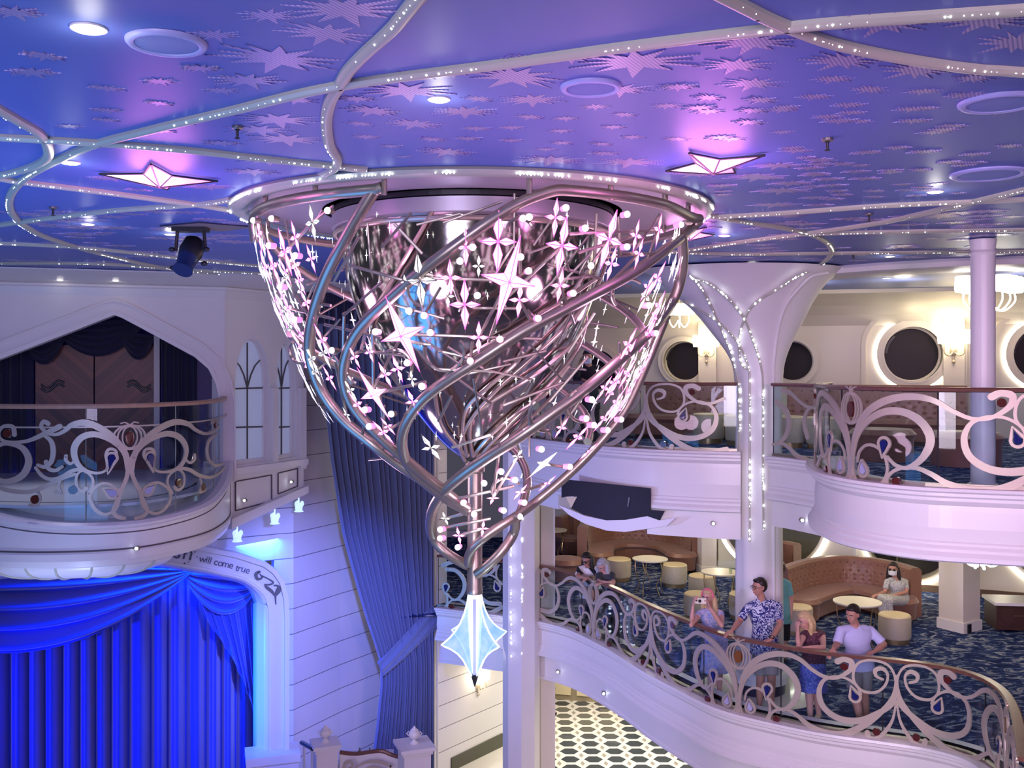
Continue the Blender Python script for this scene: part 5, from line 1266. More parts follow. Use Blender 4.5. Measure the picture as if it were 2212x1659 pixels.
# dark mirror-like panel with white crescent under the upper balcony
CW = Wall(1170, 15.4, 1470, 14.0)
t = thing('crescent_soffit', 'dark glossy panel with a white crescent lower edge under the upper balcony', 'soffit panel', CW.p(1320, 1140))
MB().prism(CW.uvs([(1212, 1035), (1404, 1055), (1404, 1102), (1434, 1104), (1430, 1112), (1424, 1124), (1360, 1125), (1310, 1124), (1260, 1112), (1233, 1098), (1244, 1074), (1236, 1072), (1222, 1073), (1212, 1075)]), [], CW.pt, -.03, -.01).build('dark_panel', M['night'], t)
MB().prism(CW.uvs([(1206, 1091), (1230, 1100), (1262, 1114), (1310, 1124), (1350, 1123), (1398, 1115), (1424, 1124), (1460, 1118), (1440, 1136), (1400, 1142), (1350, 1149), (1310, 1146), (1265, 1132), (1230, 1113)]), [], CW.pt, -.03, 0).build('crescent_edge', M['white'], t)
MB().prism(CW.uvs([(1222, 1073), (1246, 1073), (1233, 1098)]), [], CW.pt, -.02, -.005).build('lit_corner', M['stooltop'], t)  # pale gold triangle, light on the corner put into its colour
MB().prism(CW.uvs([(1355, 1094), (1358, 1094), (1361, 1074), (1358, 1074)]), [], CW.pt, -.01, .005).build('chrome_strip', M['chrome'], t)
# green shelving window beyond
t = thing('lattice_window', 'green-tinted lattice shelf window behind the left sofa', 'window', MW.p(1495, 1150, .05))
M['greenglow'] = mat('green_window', (.1, .3, .15), .3, emit=(.15, .45, .22), es=.5)
MB().prism(MW.uvs([(1468, 1160), (1508, 1165), (1508, 1100), (1450, 1100)]), [], MW.pt, .02, .05).build('pane', M['greenglow'], t)
m = MB()
for y in (1110, 1128, 1146): m.tube([MW.p(1465, y-2, .07), MW.p(1506, y+1, .07)], .02, 6)
m.tube([MW.p(1506, 1100, .07), MW.p(1506, 1166, .07)], .03, 6); m.build('lattice', M['tulip'], t)
# lounge and ground-floor lights
for px, py, d, wt in ((1330, 1090, 21.5, 55), (1420, 1080, 20.5, 30), (1550, 1110, 19.0, 35), (1850, 1215, 17.2, 45), (1960, 1215, 16.0, 30), (2150, 1230, 16.0, 25)): point('lounge_downlight', (XY(px, d).x, d, 5.9), (1, .84, .64), wt*.7, .12)
for px, d, wt in ((1500, 17.5, 30), (1750, 16.6, 28), (1950, 16, 28), (2200, 15, 20)): point('upper_downlight', (XY(px, d).x, d, 9.1), (1, .83, .6), wt*.6, .12)
for x, y, wt in ((2.2, 19.5, 150), (4.5, 17.5, 150), (1.2, 22.0, 120), (3.8, 21.5, 120)): area('ground_panel_light', (x, y, 2.6), (x, y, 0), 1.0, (1, .93, .80), wt*.42)
area('ground_near', (-.2, 17.6, 3.2), (-.6, 20.5, 1.2), .8, (1, .85, .6), 1)
# shop counter on the ground floor
t = thing('shop_counter', 'brown and cream display counter on the ground floor behind the walking legs', 'counter', (*XY(1265, 24.2), 0))
q = XY(1262, 24.2); M['counter'] = mat('counter_brown', (.30, .24, .14), .4, var=.1)
MB().box((q.x, q.y, .42), (1.75, .8, .84), -.25).build('body', M['counter'], t); MB().box((q.x, q.y, .88), (1.85, .9, .06), -.25).build('top', M['lampw'] if False else M['white'], t)
for dx in (-.55, .0, .55): MB().box((q.x+dx, q.y-.43-dx*.25, .42), (.42, .03, .58), -.25).build('panel', M['stooltop'], t)
mb = MB(); mb.box((5, 28, 1.7), (18, .2, 3.4)); struct(mb, 'wall_ground_back', M['wall'])
# ================================================================ THE GREAT CHANDELIER
DC = 9.03; X0 = (1022-1106)*DC/F
PR = [(440, 462), (470, 460), (520, 457), (560, 452), (600, 444), (650, 424), (700, 405), (750, 385), (800, 366), (850, 342), (900, 312), (950, 272), (1000, 220), (1040, 176), (1080, 134), (1120, 104), (1150, 90), (1180, 66), (1205, 34), (1222, 10), (1240, 8)]
def rad(z_, prof=PR):
    y = HY-(z_-EZ)*F/DC
    if y <= prof[0][0]: return prof[0][1]*DC/F
    for a, b in zip(prof, prof[1:]):
        if a[0] <= y <= b[0]: k = (y-a[0])/(b[0]-a[0]); return (a[1]+(b[1]-a[1])*k)*DC/F
    return prof[-1][1]*DC/F
def on(px, py, back=False, prof=PR, o=0):
    best = None; bg = 9; ds = [DC-2.4+i*.012 for i in range(401)]
    if back: ds = ds[::-1]
    prev = None
    for d in ds:
        z_ = EZ+(HY-py)*d/F; x = (px-1106)*d/F; g = hypot(x-X0, d-DC)-(rad(z_, prof)+o)
        if g < bg: bg = g; best = d
        if g <= 0: best = d; break
    return P(px, py, best)
def cyl(th, z_, dr=0, prof=PR): r = rad(z_, prof)+dr; return Vector((X0+r*sin(th), DC-r*cos(th), z_))
ch = thing('grand_chandelier', 'huge spiral chandelier of nickel tubes with glowing pink crystal stars and a star pendant', 'chandelier', (X0, DC, 5.1))
# canopy
Rr = 2.02
def circ3(r, z_, n=72, sx=1.04): return [Vector((X0+r*sx*cos(2*pi*i/n), DC+r*sin(2*pi*i/n), z_)) for i in range(n)]
cn = MB(); prof = [(Rr-.08, 9.40), (Rr+.06, 9.40), (Rr+.085, 9.375), (Rr+.06, 9.35), (Rr, 9.34), (Rr-.05, 9.345), (Rr-.08, 9.36)]
vs = []; n = 96
for r, z_ in prof:
    for i in range(n): a = 2*pi*i/n; vs.append(Vector((X0+r*1.02*cos(a), DC+r*sin(a), z_)))
m_ = len(prof); cn.add(vs, [(i*n+k, i*n+(k+1) % n, ((i+1) % m_)*n+(k+1) % n, ((i+1) % m_)*n+k) for i in range(m_) for k in range(n)])
cro = cn.build('canopy_ring', M['rib'], ch, True)
cb = MB()
for i in range(520):
    a = 2*pi*i/520
    if (sin(a*9)+sin(a*23+1) > -.2) and rnd.random() < .75: octa(cb, (X0+(Rr+.075)*1.02*cos(a), DC+(Rr+.075)*sin(a), 9.352), rnd.choice((.006, .008, .012)))
o = cb.build('crystal_strand', M['crystal'], cro); o['kind'] = 'stuff'
M['satin'] = mat('satin_silver', (.50, .48, .54), .34, metal=.6, var=.06, vs=1.5)
MB().lathe([(Rr-.06, 9.395), (Rr-.07, 9.365), (Rr-.35, 9.383), (1.32, 9.385), (1.32, 9.395)], (X0, DC, 0), 80, 1.02).build('canopy_disc', M['satin'], ch, True)
MB().lathe([(1.27, 9.385), (1.27, 9.345), (1.0, 9.345), (1.0, 9.385)], (X0, DC, 0), 80).build('gap_shade', M['black'], ch)  # black ring standing in for the shade between canopy disc and drum
MB().lathe([(1.22, 9.345), (1.26, 9.335), (1.26, 9.22), (1.22, 9.20), (.01, 9.20)], (X0, DC, 0), 80).build('drum', M['satin'], ch, True)
# mirrored inner bowl
PB = [(440, 290), (470, 287), (520, 283), (560, 278), (600, 271), (650, 258), (700, 240), (750, 216), (800, 186), (850, 152), (900, 115), (940, 82), (970, 52), (990, 24), (1000, 17), (1300, 17)]
bprof = [(rad(EZ+(HY-y)*DC/F, PB), EZ+(HY-y)*DC/F) for y in range(462, 1000, 12)]
MB().lathe([(bprof[0][0]-.03, 9.21)]+bprof+[(.01, bprof[-1][1])], (X0, DC, 0), 96).build('mirror_bowl', M['chrome'], ch, True, 180)
# stem
MB().lathe([(.072, EZ+(HY-995)*DC/F), (.09, EZ+(HY-1000)*DC/F), (.09, EZ+(HY-1018)*DC/F), (.068, EZ+(HY-1022)*DC/F), (.068, EZ+(HY-1270)*DC/F), (.074, EZ+(HY-1272)*DC/F), (.074, EZ+(HY-1282)*DC/F)], (X0+.015, DC, 0), 28).build('central_stem', M['nickel'], ch, True)
# main spiral tubes: front strands traced, every one on the same envelope
TUBES = [
 [(822, 386), (806, 415), (775, 465), (744, 520), (712, 580), (688, 640), (672, 700), (668, 760), (684, 820), (710, 868), (750, 915), (800, 955), (850, 995), (905, 1032), (960, 1068), (1010, 1098)],
 [(1512, 472), (1440, 430), (1380, 410), (1310, 403), (1240, 405), (1175, 418), (1110, 445), (1040, 490), (960, 548), (885, 606), (830, 655), (780, 705), (752, 755), (742, 805), (752, 855), (780, 900), (830, 952), (885, 1000), (940, 1045), (990, 1085)],
 [(1512, 476), (1480, 505), (1430, 545), (1370, 588), (1300, 626), (1220, 668), (1130, 716), (1040, 775), (960, 826), (910, 866), (876, 915), (868, 960), (882, 1004), (915, 1040), (965, 1078), (1012, 1105)],
 [(1472, 505), (1476, 560), (1466, 620), (1440, 672), (1395, 725), (1335, 780), (1270, 836), (1195, 892), (1120, 945), (1050, 990), (1000, 1025), (955, 1065), (932, 1110), (932, 1150), (950, 1182), (985, 1208), (1012, 1222)],
 [(1440, 680), (1400, 780), (1355, 880), (1310, 940), (1255, 1000), (1190, 1058), (1130, 1105), (1075, 1140), (1035, 1170), (1014, 1195), (1012, 1218)],
]
TR = [.046, .043, .044, .046, .040]
for tb, r in zip(TUBES, TR):
    pp = [on(x, y) for x, y in cr(tb, 5)]
    for _ in range(2): pp = [pp[0]]+[(a+b*2+c)/4 for a, b, c in zip(pp, pp[1:], pp[2:])]+[pp[-1]]
    for q_ in pp: q_.z = min(q_.z, 9.285)
    if tb is TUBES[0]: apex = pp[0].copy()
    MB().tube(pp, r, 14).build('spiral_tube', M['nickel'], ch, True)
# back strands: same winding turned round the axis
def helix(th0, z0, th1, z1, r, name='spiral_tube', dr=0, prof=PR, n=60, mats='nickel', pw=1.0):
    pp = []
    for i in range(n+1):
        k = i/n; z_ = z0+(z1-z0)*k; pp.append(cyl(th0+(th1-th0)*k**pw, z_, dr, prof))
    return MB().tube(pp, r, 10).build(name, M[mats], ch, True)
for th, z0_, dth, z1_ in ((4.7, 9.2, -2.9, 7.3), (3.9, 9.2, -2.3, 7.7), (4.75, 8.3, -3.0, 6.6), (3.0, 9.2, -1.35, 8.2)): helix(th, z0_, th+dth, z1_, .040, dr=-.02)
# the loop at the bottom right
pp = [on(1113, 1118), P(1110, 1150, 8.95), P(1085, 1190, 8.9), P(1050, 1225, 8.92), P(1030, 1240, 8.97)]
MB().tube([Vector(p) for p in cr([tuple(p) for p in pp], 6)], .045, 12).build('spiral_tube', M['nickel'], ch, True)
# hoop tubes near the rim
def hoop(a0, a1, r, z_, rt, n=40): MB().tube([Vector((X0+r*sin(a0+(a1-a0)*i/n), DC-r*cos(a0+(a1-a0)*i/n), z_)) for i in range(n+1)], rt, 12).build('hoop_tube', M['nickel'], ch, True)
hp = [on(x, y) for x, y in cr([(822, 388), (760, 396), (700, 400), (640, 408), (592, 425), (560, 448), (548, 476), (552, 520)], 5)]
for q_ in hp: q_.z = min(q_.z, 9.28)
hp[0] = apex+Vector((.015, 0, .01))
MB().tube(hp, .045, 12).build('hoop_tube', M['nickel'], ch, True)
hoop(1.35, 4.9, 1.93, 9.26, .04, 60)
for a in (-1.0, -.62, -.3, .25, .6, .95, 1.3, 1.9, 2.6, 3.3, 4.0, 4.6):
    q = Vector((X0+1.93*sin(a), DC-1.93*cos(a), 0)); MB().tube([Vector((q.x, q.y, 9.38)), Vector((q.x, q.y, 9.24))], .022, 8).build('hanger', M['nickel'], ch, True)
# inner lattice on the mirrored bowl
M['champ'] = mat('champagne_tube', (.60, .50, .42), .3, metal=.85)
MB().tube([Vector((X0+1.235*sin(a), DC-1.235*cos(a), 9.17)) for a in [2*pi*i/60 for i in range(60)]], .02, 8, closed=True).build('inner_hoop', M['champ'], ch, True)
for k, th in enumerate((1.5, 2.3, 3.4, 4.6)):
    helix(th, 9.15, th-2.0, 7.16, .018, 'inner_spiral', .045, PB, 60, 'champ', 1.35)
IT = [[(938, 448), (915, 490), (880, 550), (850, 600), (800, 690), (780, 760)], [(1010, 985), (960, 930), (942, 870), (950, 830), (1010, 770), (1100, 720), (1200, 660), (1290, 600)], [(1022, 985), (1015, 930), (1030, 890), (1090, 850), (1170, 800), (1240, 740)], [(1022, 985), (1060, 940), (1120, 890), (1180, 850), (1230, 790)],
      [(1010, 985), (1000, 930), (1010, 880), (1050, 840), (1110, 790), (1130, 760)], [(1030, 985), (1090, 955), (1150, 900), (1190, 860)]]
for l in IT: MB().tube([on(x, y, False, PB, .05) for x, y in cr(l, 6)], .018, 8).build('inner_spiral', M['champ'], ch, True)
# rods and curls that carry the stars
def curl(cx, cy, rpx, a0, a1, r=.014, back=False, sh=.25):
    pp = []
    for i in range(25):
        k = i/24; a = a0+(a1-a0)*k; rr_ = rpx*(1-sh*k); pp.append(on(cx+rr_*cos(a), cy-rr_*sin(a), back))
    MB().tube(pp, r, 6).build('curl_rod', M['nickel'], ch, True)
for c in ((965, 758, 48, 3.0, 6.9), (915, 630, 40, 1.0, 4.6), (1180, 650, 45, 3.6, 6.4), (850, 790, 42, -.6, 2.2), (1120, 500, 32, .2, 3.4), (1262, 880, 40, 2, 5), (1150, 960, 42, .5, 3.6), (785, 800, 42, 1.6, 4.2), (1180, 900, 40, 2.2, 5.0), (1355, 640, 40, .8, 3.8), (655, 760, 30, 2.4, 5.6), (1090, 1065, 36, .6, 3.2)):
    curl(*c)
def rod(a, b, r=.013, back=False):
    pp = [on(a[0]+(b[0]-a[0])*i/8, a[1]+(b[1]-a[1])*i/8, back) for i in range(9)]
    if any(hypot(q_.x-X0, q_.y-DC)-rad(q_.z) > .03 or q_.z > 9.27 for q_ in pp): return
    MB().tube(pp, r, 6).build('star_rod', M['nickel'], ch, True)
for a, b in (((870, 722), (1170, 732)), ((905, 600), (1100, 606)), ((1098, 606), (1034, 729)), ((1214, 531), (1098, 640)), ((1315, 517), (1230, 640)), ((1374, 509), (1250, 545)), ((1230, 505), (1423, 497)), ((870, 722), (800, 850)), ((807, 851), (920, 825)), ((807, 851), (805, 720)), ((1420, 500), (1395, 570)), ((1380, 548), (1310, 620)),
             ((675, 481), (720, 445)), ((675, 481), (616, 544)), ((690, 410), (740, 540)), ((600, 430), (690, 700)), ((560, 470), (600, 620)), ((638, 512), (700, 400)), ((1065, 1076), (1080, 960)), ((1124, 1063), (1182, 1044)), ((991, 1157), (1043, 1142)), ((1213, 924), (1240, 860)), ((892, 868), (880, 930)), ((828, 934), (890, 900)), ((1175, 1002), (1230, 1010)), ((1118, 986), (1065, 1076)), ((1210, 617), (1240, 700)), ((1122, 647), (1150, 700)), ((973, 600), (1010, 700)), ((640, 640), (760, 830)), ((962, 1120), (1040, 1100)), ((930, 1090), (1110, 1050)), ((960, 1140), (1060, 1120))):
    rod(a, b)
rr2 = random.Random(12)
for i in range(84):
    x = rr2.uniform(600, 1420); y = rr2.uniform(470, 1000); a = rr2.choice((-1.2, -.9, .1, -.3, -1.6, .7))+rr2.uniform(-.2, .2); L_ = rr2.uniform(50, 150); rod((x, y), (x+L_*cos(a), y+L_*sin(a)), rr2.choice((.009, .012)))
for i in range(34):
    x = rr2.uniform(600, 1430); y = rr2.uniform(480, 900); a = rr2.uniform(-1.3, .6); L_ = rr2.uniform(80, 220); rod((x, y), (x+L_*cos(a), y+L_*sin(a)), .011, True)
# stars: faceted four-point crystals with thin coloured seams
M['starw'] = mat('star_crystal', (1, 1, 1), .2, emit=(1, .80, .95), es=1.0)
M['starww'] = mat('star_crystal_white', (1, 1, 1), .2, emit=(.97, 1, .98), es=1.5)
M['seam'] = mat('pink_seam', (1, .2, .6), .3, emit=(1, .16, .62), es=.75)
M['bulb'] = mat('pink_bulb', (1, .8, .9), .2, emit=(1, .84, .93), es=1.6)
M['bulbrim'] = mat('pink_bulb_collar', (1, .3, .6), .3, emit=(1, .30, .68), es=.8)
def star_mesh(big, white):
    mb = MB(); tips = [Vector((0, 0, 1)), Vector((.60, 0, -.0)), Vector((0, 0, -1)), Vector((-.60, 0, -.0))]
    w_ = .115 if not big else .13; ws = [Vector((w_, 0, w_*1.05)), Vector((w_, 0, -w_*1.05)), Vector((-w_, 0, -w_*1.05)), Vector((-w_, 0, w_*1.05))]
    if not big:   # petals: widest halfway along each arm
        pet = []
        for k in range(4):
            t_ = tips[k]; s_ = Vector((-t_.z, 0, t_.x)).normalized(); h_ = t_*.42; ww = .155 if k % 2 == 0 else .13
            vs = [Vector((0, 0, 0)), h_+s_*ww, t_, h_-s_*ww, h_+Vector((0, -.09, 0)), h_+Vector((0, .09, 0))]
            for f in ((0, 1, 4), (1, 2, 4), (2, 3, 4), (3, 0, 4), (1, 0, 5), (2, 1, 5), (3, 2, 5), (0, 3, 5)): mb.k = 0; mb.add([vs[i] for i in f], [(0, 1, 2)])
            mb.k = 1; mb.tube([vs[0]+Vector((0, -.03, 0)), vs[4], t_], .017, 4); mb.tube([Vector((0, 0, 0)), vs[1], t_], .014, 4); mb.tube([Vector((0, 0, 0)), vs[3], t_], .014, 4)
    else:
        fr_ = Vector((0, -.14, 0)); bk = Vector((0, .14, 0)); ring_ = [tips[0], ws[0], tips[1], ws[1], tips[2], ws[2], tips[3], ws[3]]
        for k in range(8):
            a, b = ring_[k], ring_[(k+1) % 8]; mb.k = 0; mb.add([a, b, fr_], [(0, 1, 2)]); mb.add([b, a, bk], [(0, 1, 2)])
        mb.k = 1
        for k in range(8): mb.tube([fr_, ring_[k]], .010, 4); mb.tube([ring_[k], ring_[(k+1) % 8]], .008, 4)
    mb.k = 1; mb.ball((0, -.10 if not big else -.145, 0), .035, 8, 4)
    mb.k = 2; mb.add([Vector((0, 0, -.9))+Vector(v) for v in ((.012, 0, 0), (0, .012, 0), (-.012, 0, 0), (0, -.012, 0), (0, 0, -.34))], [(0, 1, 4), (1, 2, 4), (2, 3, 4), (3, 0, 4)])
    return mb.mesh('star_crystal', [M['starww'] if white else M['starw'], M['nickel'] if white else M['seam'], M['nickel']])
SM = {(b, w_): star_mesh(b, w_) for b in (0, 1) for w_ in (0, 1)}
def put_star(px, py, L_, tilt=0, big=0, white=0, back=False):
    p = on(px, py, back, o=.03); nrm = Vector((p.x-X0, p.y-DC, 0)).normalized(); sc_ = L_/2*(1.05 if big else 1.28)*p.y/F
    zz = .02; s1 = (rad(p.z+.1)-rad(p.z-.1))/.2
    up = Vector((nrm.x*s1, nrm.y*s1, 1)).normalized(); f = -(nrm-up*nrm.dot(up)).normalized(); x = f.cross(up).normalized()
    R = Matrix((x, f, up)).transposed() @ Matrix.Rotation(tilt, 3, 'Y')
    o = bpy.data.objects.new('star_crystal', SM[(big, white)]); C.objects.link(o); o.parent = ch; o.location = p-ch.location; o.rotation_euler = R.to_euler(); o.scale = (sc_,)*3; return o
ST = [(1098, 606, 195, .20, 1, 0), (870, 722, 175, -.30, 1, 0), (807, 851, 130, -.32, 1, 0), (907, 606, 100, 0, 0, 1), (973, 600, 64, 0, 0, 0), (1004, 658, 88, 0, 0, 0), (967, 640, 44, 0, 0, 1), (1006, 534, 64, 0, 0, 0), (675, 481, 66, -.1, 0, 1), (561, 506, 62, -.1, 0, 0), (591, 575, 70, -.15, 0, 0), (574, 578, 60, -.15, 0, 0),
      (616, 544, 84, -.2, 0, 0), (638, 512, 58, -.2, 0, 0), (672, 559, 50, -.15, 0, 0), (647, 606, 52, -.15, 0, 0), (624, 666, 56, -.2, 0, 0), (608, 675, 56, -.2, 0, 0), (766, 772, 42, -.3, 0, 0), (798, 761, 38, -.2, 0, 0), (832, 810, 50, -.3, 0, 0), (859, 797, 50, -.2, 0, 0), (757, 843, 46, -.3, 0, 1), (772, 873, 50, -.35, 0, 0),
      (892, 868, 50, -.2, 0, 0), (828, 934, 54, -.4, 0, 0), (838, 921, 40, -.4, 0, 0), (749, 896, 34, 0, 0, 1), (890, 819, 34, 0, 0, 1), (931, 967, 66, -.3, 0, 1), (962, 1120, 34, 0, 0, 1), (991, 1157, 38, 0, 0, 0), (1043, 1142, 36, 0, 0, 0), (1065, 1076, 38, .05, 0, 0), (1124, 1063, 42, .15, 0, 0), (1182, 1044, 42, .2, 0, 0),
      (1118, 986, 40, .2, 0, 1), (1175, 1002, 88, .35, 1, 1), (1271, 975, 42, .3, 0, 0), (1248, 944, 60, .35, 0, 0), (1304, 904, 56, .3, 0, 0), (1213, 924, 44, .2, 0, 0), (1306, 838, 48, .3, 0, 0), (1332, 823, 50, .3, 0, 0), (1337, 881, 60, .35, 0, 0), (1360, 845, 50, .3, 0, 0), (1385, 800, 46, .3, 0, 0), (1402, 770, 46, .3, 0, 0),
      (1076, 522, 104, 0, 0, 0), (1200, 470, 66, .05, 0, 0), (1214, 531, 100, .08, 0, 0), (1210, 617, 60, 0, 0, 0), (1122, 648, 62, 0, 0, 0), (1315, 517, 104, .22, 0, 0), (1374, 509, 56, .12, 0, 0), (1423, 497, 58, .15, 0, 0), (1380, 548, 54, .15, 0, 0), (1321, 570, 60, .08, 0, 0), (1034, 729, 58, 0, 0, 0), (875, 610, 30, 0, 0, 1), (1034, 575, 40, 0, 0, 1)]
for s_ in ST: put_star(*s_)
for i in range(20):   # left flank
    k = i/20; y = 560+k*270; put_star(1022-rad(EZ+(HY-y)*DC/F)*F/DC+rr2.uniform(6, 70), y, rr2.uniform(44, 66), -.25, 0, int(rr2.random() < .25))
for i in range(14):   # right flank
    k = i/14; y = 600+k*290; put_star(1022+rad(EZ+(HY-y)*DC/F)*F/DC-rr2.uniform(6, 60), y, rr2.uniform(44, 66), .3, 0, int(rr2.random() < .25))
for i in range(5): put_star(rr2.uniform(660, 860), rr2.uniform(640, 940), 40, -.2, 0, 1, True)
# the densest flank strings are too many to count: one part
def star_into(mb, p, sc_, up, f):
    x = f.cross(up).normalized(); w_ = .1
    vs = [up, x*.42, -up, -x*.42, x*w_+up*w_, x*w_-up*w_, -x*w_-up*w_, -x*w_+up*w_, f*.12]
    mb.add([p+v*sc_ for v in vs], [(0, 4, 8), (4, 1, 8), (1, 5, 8), (5, 2, 8), (2, 6, 8), (6, 3, 8), (3, 7, 8), (7, 0, 8)])
for lab, m_ in (('pink', 'starw'), ('white', 'starww')):
    mb = MB()
    for i in range(150 if lab == 'pink' else 70):
        if rr2.random() < .75: th = rr2.choice((-1, 1))*rr2.uniform(1.0, 1.9)
        else: th = rr2.uniform(2.1, 4.2)
        z_ = EZ+(HY-rr2.uniform(500, 900))*DC/F; p = cyl(th, z_, .0); nrm = Vector((sin(th), -cos(th), 0)); s1 = (rad(z_+.1)-rad(z_-.1))/.2
        up = Vector((nrm.x*s1, nrm.y*s1, 1)).normalized(); star_into(mb, p, rr2.uniform(.06, .125), up, nrm)
    o = mb.build('star_cluster', M[m_], ch); o['kind'] = 'stuff'
# glass shards and droplets on the inner lattice
mb = MB()
for i in range(70):
    th = rr2.uniform(-1.6, 1.6); z_ = EZ+(HY-rr2.uniform(500, 940))*DC/F; p = cyl(th, z_, .07, PB); nrm = Vector((sin(th), -cos(th), 0)); star_into(mb, p, rr2.uniform(.02, .055), Vector((0, 0, 1)), nrm)
o = mb.build('inner_star_cluster', M['starww'], ch); o['kind'] = 'stuff'
# round bulbs in short collars
bm_ = MB(); bm_.k = 0; bm_.ball((0, -.028, 0), .026, 12, 8); bm_.k = 1; bm_.tube([Vector((0, -.022, 0)), Vector((0, .03, 0))], [.026, .022], 12); bulbm = bm_.mesh('bulb', [M['bulb'], M['bulbrim']], smooth=True)
bm_ = MB(); bm_.k = 0; bm_.ball((0, -.028, 0), .026, 12, 8); bm_.k = 1; bm_.tube([Vector((0, -.022, 0)), Vector((0, .03, 0))], [.026, .022], 12); bulbw = bm_.mesh('bulb', [M['starww'], M['nickel']], smooth=True)
BL = [(555, 477, 1), (594, 473, 1), (713, 456, 1), (886, 672, 1), (918, 682, 0), (815, 717, 0), (931, 719, 0), (994, 565, 0), (882, 784, 0), (914, 835, 0), (1016, 780, 0), (644, 553, 0), (588, 531, 0), (644, 691, 0), (723, 757, 1), (1219, 450, 0), (1128, 473, 0), (1141, 470, 1), (1349, 464, 0), (1464, 486, 0), (1260, 494, 0), (1123, 556, 0), (1140, 586, 0), (1272, 575, 1), (1234, 634, 0), (1160, 688, 0), (1079, 733, 0), (1349, 534, 0), (1031, 639, 1), (1021, 535, 0),
      (913, 834, 0), (849, 894, 1), (793, 885, 0), (802, 921, 0), (1002, 1085, 0), (1024, 1110, 0), (955, 1143, 0), (955, 1162, 0), (991, 1181, 0), (1081, 1018, 0), (1045, 1043, 0), (1110, 1036, 0), (1166, 970, 0), (1225, 1008, 0), (1128, 1085, 0), (1085, 1102, 0), (1273, 863, 0), (1277, 918, 0), (1306, 929, 0), (1261, 904, 0), (1335, 906, 0), (1118, 1115, 1), (612, 620, 0), (1395, 660, 0), (1410, 720, 0)]
for x, y, w_ in BL:
    p = on(x, y, False, o=.05); n_ = Vector((p.x-X0, p.y-DC, 0)).normalized(); o = bpy.data.objects.new('bulb', bulbw if w_ else bulbm); C.objects.link(o); o.parent = ch; o.location = p-ch.location
    o.rotation_euler = (0, 0, atan2(n_.y, n_.x)+pi/2)
# star pendant at the bottom
M['fin'] = bpy.data.materials.new('frosted_fin'); M['fin'].use_nodes = True; nt = M['fin'].node_tree; nt.nodes.clear()
out = nt.nodes.new('ShaderNodeOutputMaterial'); mx = nt.nodes.new('ShaderNodeMixShader'); tr = nt.nodes.new('ShaderNodeBsdfTransparent'); em = nt.nodes.new('ShaderNodeEmission'); mx.inputs[0].default_value = .62
tcn = nt.nodes.new('ShaderNodeTexCoord'); nz = nt.nodes.new('ShaderNodeTexNoise'); nz.inputs['Scale'].default_value = 9; nt.links.new(tcn.outputs['Object'], nz.inputs['Vector'])
nt.links.new(ramp(nt, nz.outputs['Fac'], [(.3, (.30, .58, 1)), (.7, (.62, .80, 1))]), em.inputs[0]); em.inputs[1].default_value = .95; tr.inputs[0].default_value = (.8, .9, 1, 1)
nt.links.new(tr.outputs[0], mx.inputs[1]); nt.links.new(em.outputs[0], mx.inputs[2]); nt.links.new(mx.outputs[0], out.inputs[0])
pend = MB(); pz = lambda y: EZ+(HY-y)*DC/F
MB().lathe([(.062, pz(1280)), (.068, pz(1290)), (.066, pz(1340)), (.05, pz(1400)), (.03, pz(1450)), (.018, pz(1456))], (X0+.015, DC, 0), 24).build('pendant_core', mat('pendant_core_glow', (1, 1, 1), .3, emit=(.82, .93, 1), es=2.2), ch, True)
M['slit'] = mat('satin_slit', (.42, .45, .60), .4)
o = MB().box((X0+.015, DC-.072, (pz(1290)+pz(1452))/2), (.030, .02, pz(1290)-pz(1452))).build('pendant_slit', M['slit'], ch)
fins = [(1282, .07), (1300, .085), (1320, .115), (1340, .16), (1355, .215), (1366, .27), (1374, .33), (1378, .365), (1383, .33), (1392, .26), (1404, .19), (1420, .13), (1438, .085), (1452, .05), (1458, .03)]
for k in range(4):
    a = pi/4+k*pi/2-.12; e = Vector((sin(a), -cos(a), 0)); b = Vector((X0+.015, DC, 0)); m = MB(); vs = []; f2 = Vector((-e.y, e.x, 0))
    for y, r in fins:
        for q_, th_ in ((.02, .006), (r, .004)): vs += [b+e*q_+f2*th_+Vector((0, 0, pz(y))), b+e*q_-f2*th_+Vector((0, 0, pz(y)))]
    n = len(fins); fs = []
    for i in range(n-1): q_ = i*4; fs += [(q_, q_+2, q_+6, q_+4), (q_+1, q_+3, q_+7, q_+5), (q_+2, q_+3, q_+7, q_+6), (q_, q_+1, q_+5, q_+4)]
    m.add(vs, fs); fo_ = m.build('pendant_fin', M['fin'], ch)
    MB().tube([b+e*r+Vector((0, 0, pz(y))) for y, r in fins], .007, 6).build('fin_edge', M['crystal2'] if 'crystal2' in M else M.setdefault('crystal2', mat('fin_edge_glow', (.9, .95, 1), .2, emit=(.80, .92, 1), es=1.6)), fo_)
MB().lathe([(.035, pz(1454)), (.034, pz(1460)), (.012, pz(1478)), (.002, pz(1484))], (X0+.015, DC, 0), 16).build('finial', M['black'], ch, True)
# the chandelier's own light
for k in range(6):
    a = k*pi/3+.2; l = point('chandelier_light', (0, 0, 0), (1, .45, .88), 13, .15); l.parent = ch; l.location = (1.62*cos(a), 1.62*sin(a), 3.25)
for k in range(3):
    a = k*2*pi/3+.9; l = point('chandelier_light', (0, 0, 0), (1, .62, .88), 12, .15); l.parent = ch; l.location = (.95*cos(a), .95*sin(a), 1.75)
l = point('pendant_light', (0, 0, 0), (.6, .8, 1), 10, .1); l.parent = ch; l.location = (.3, -.5, .3)
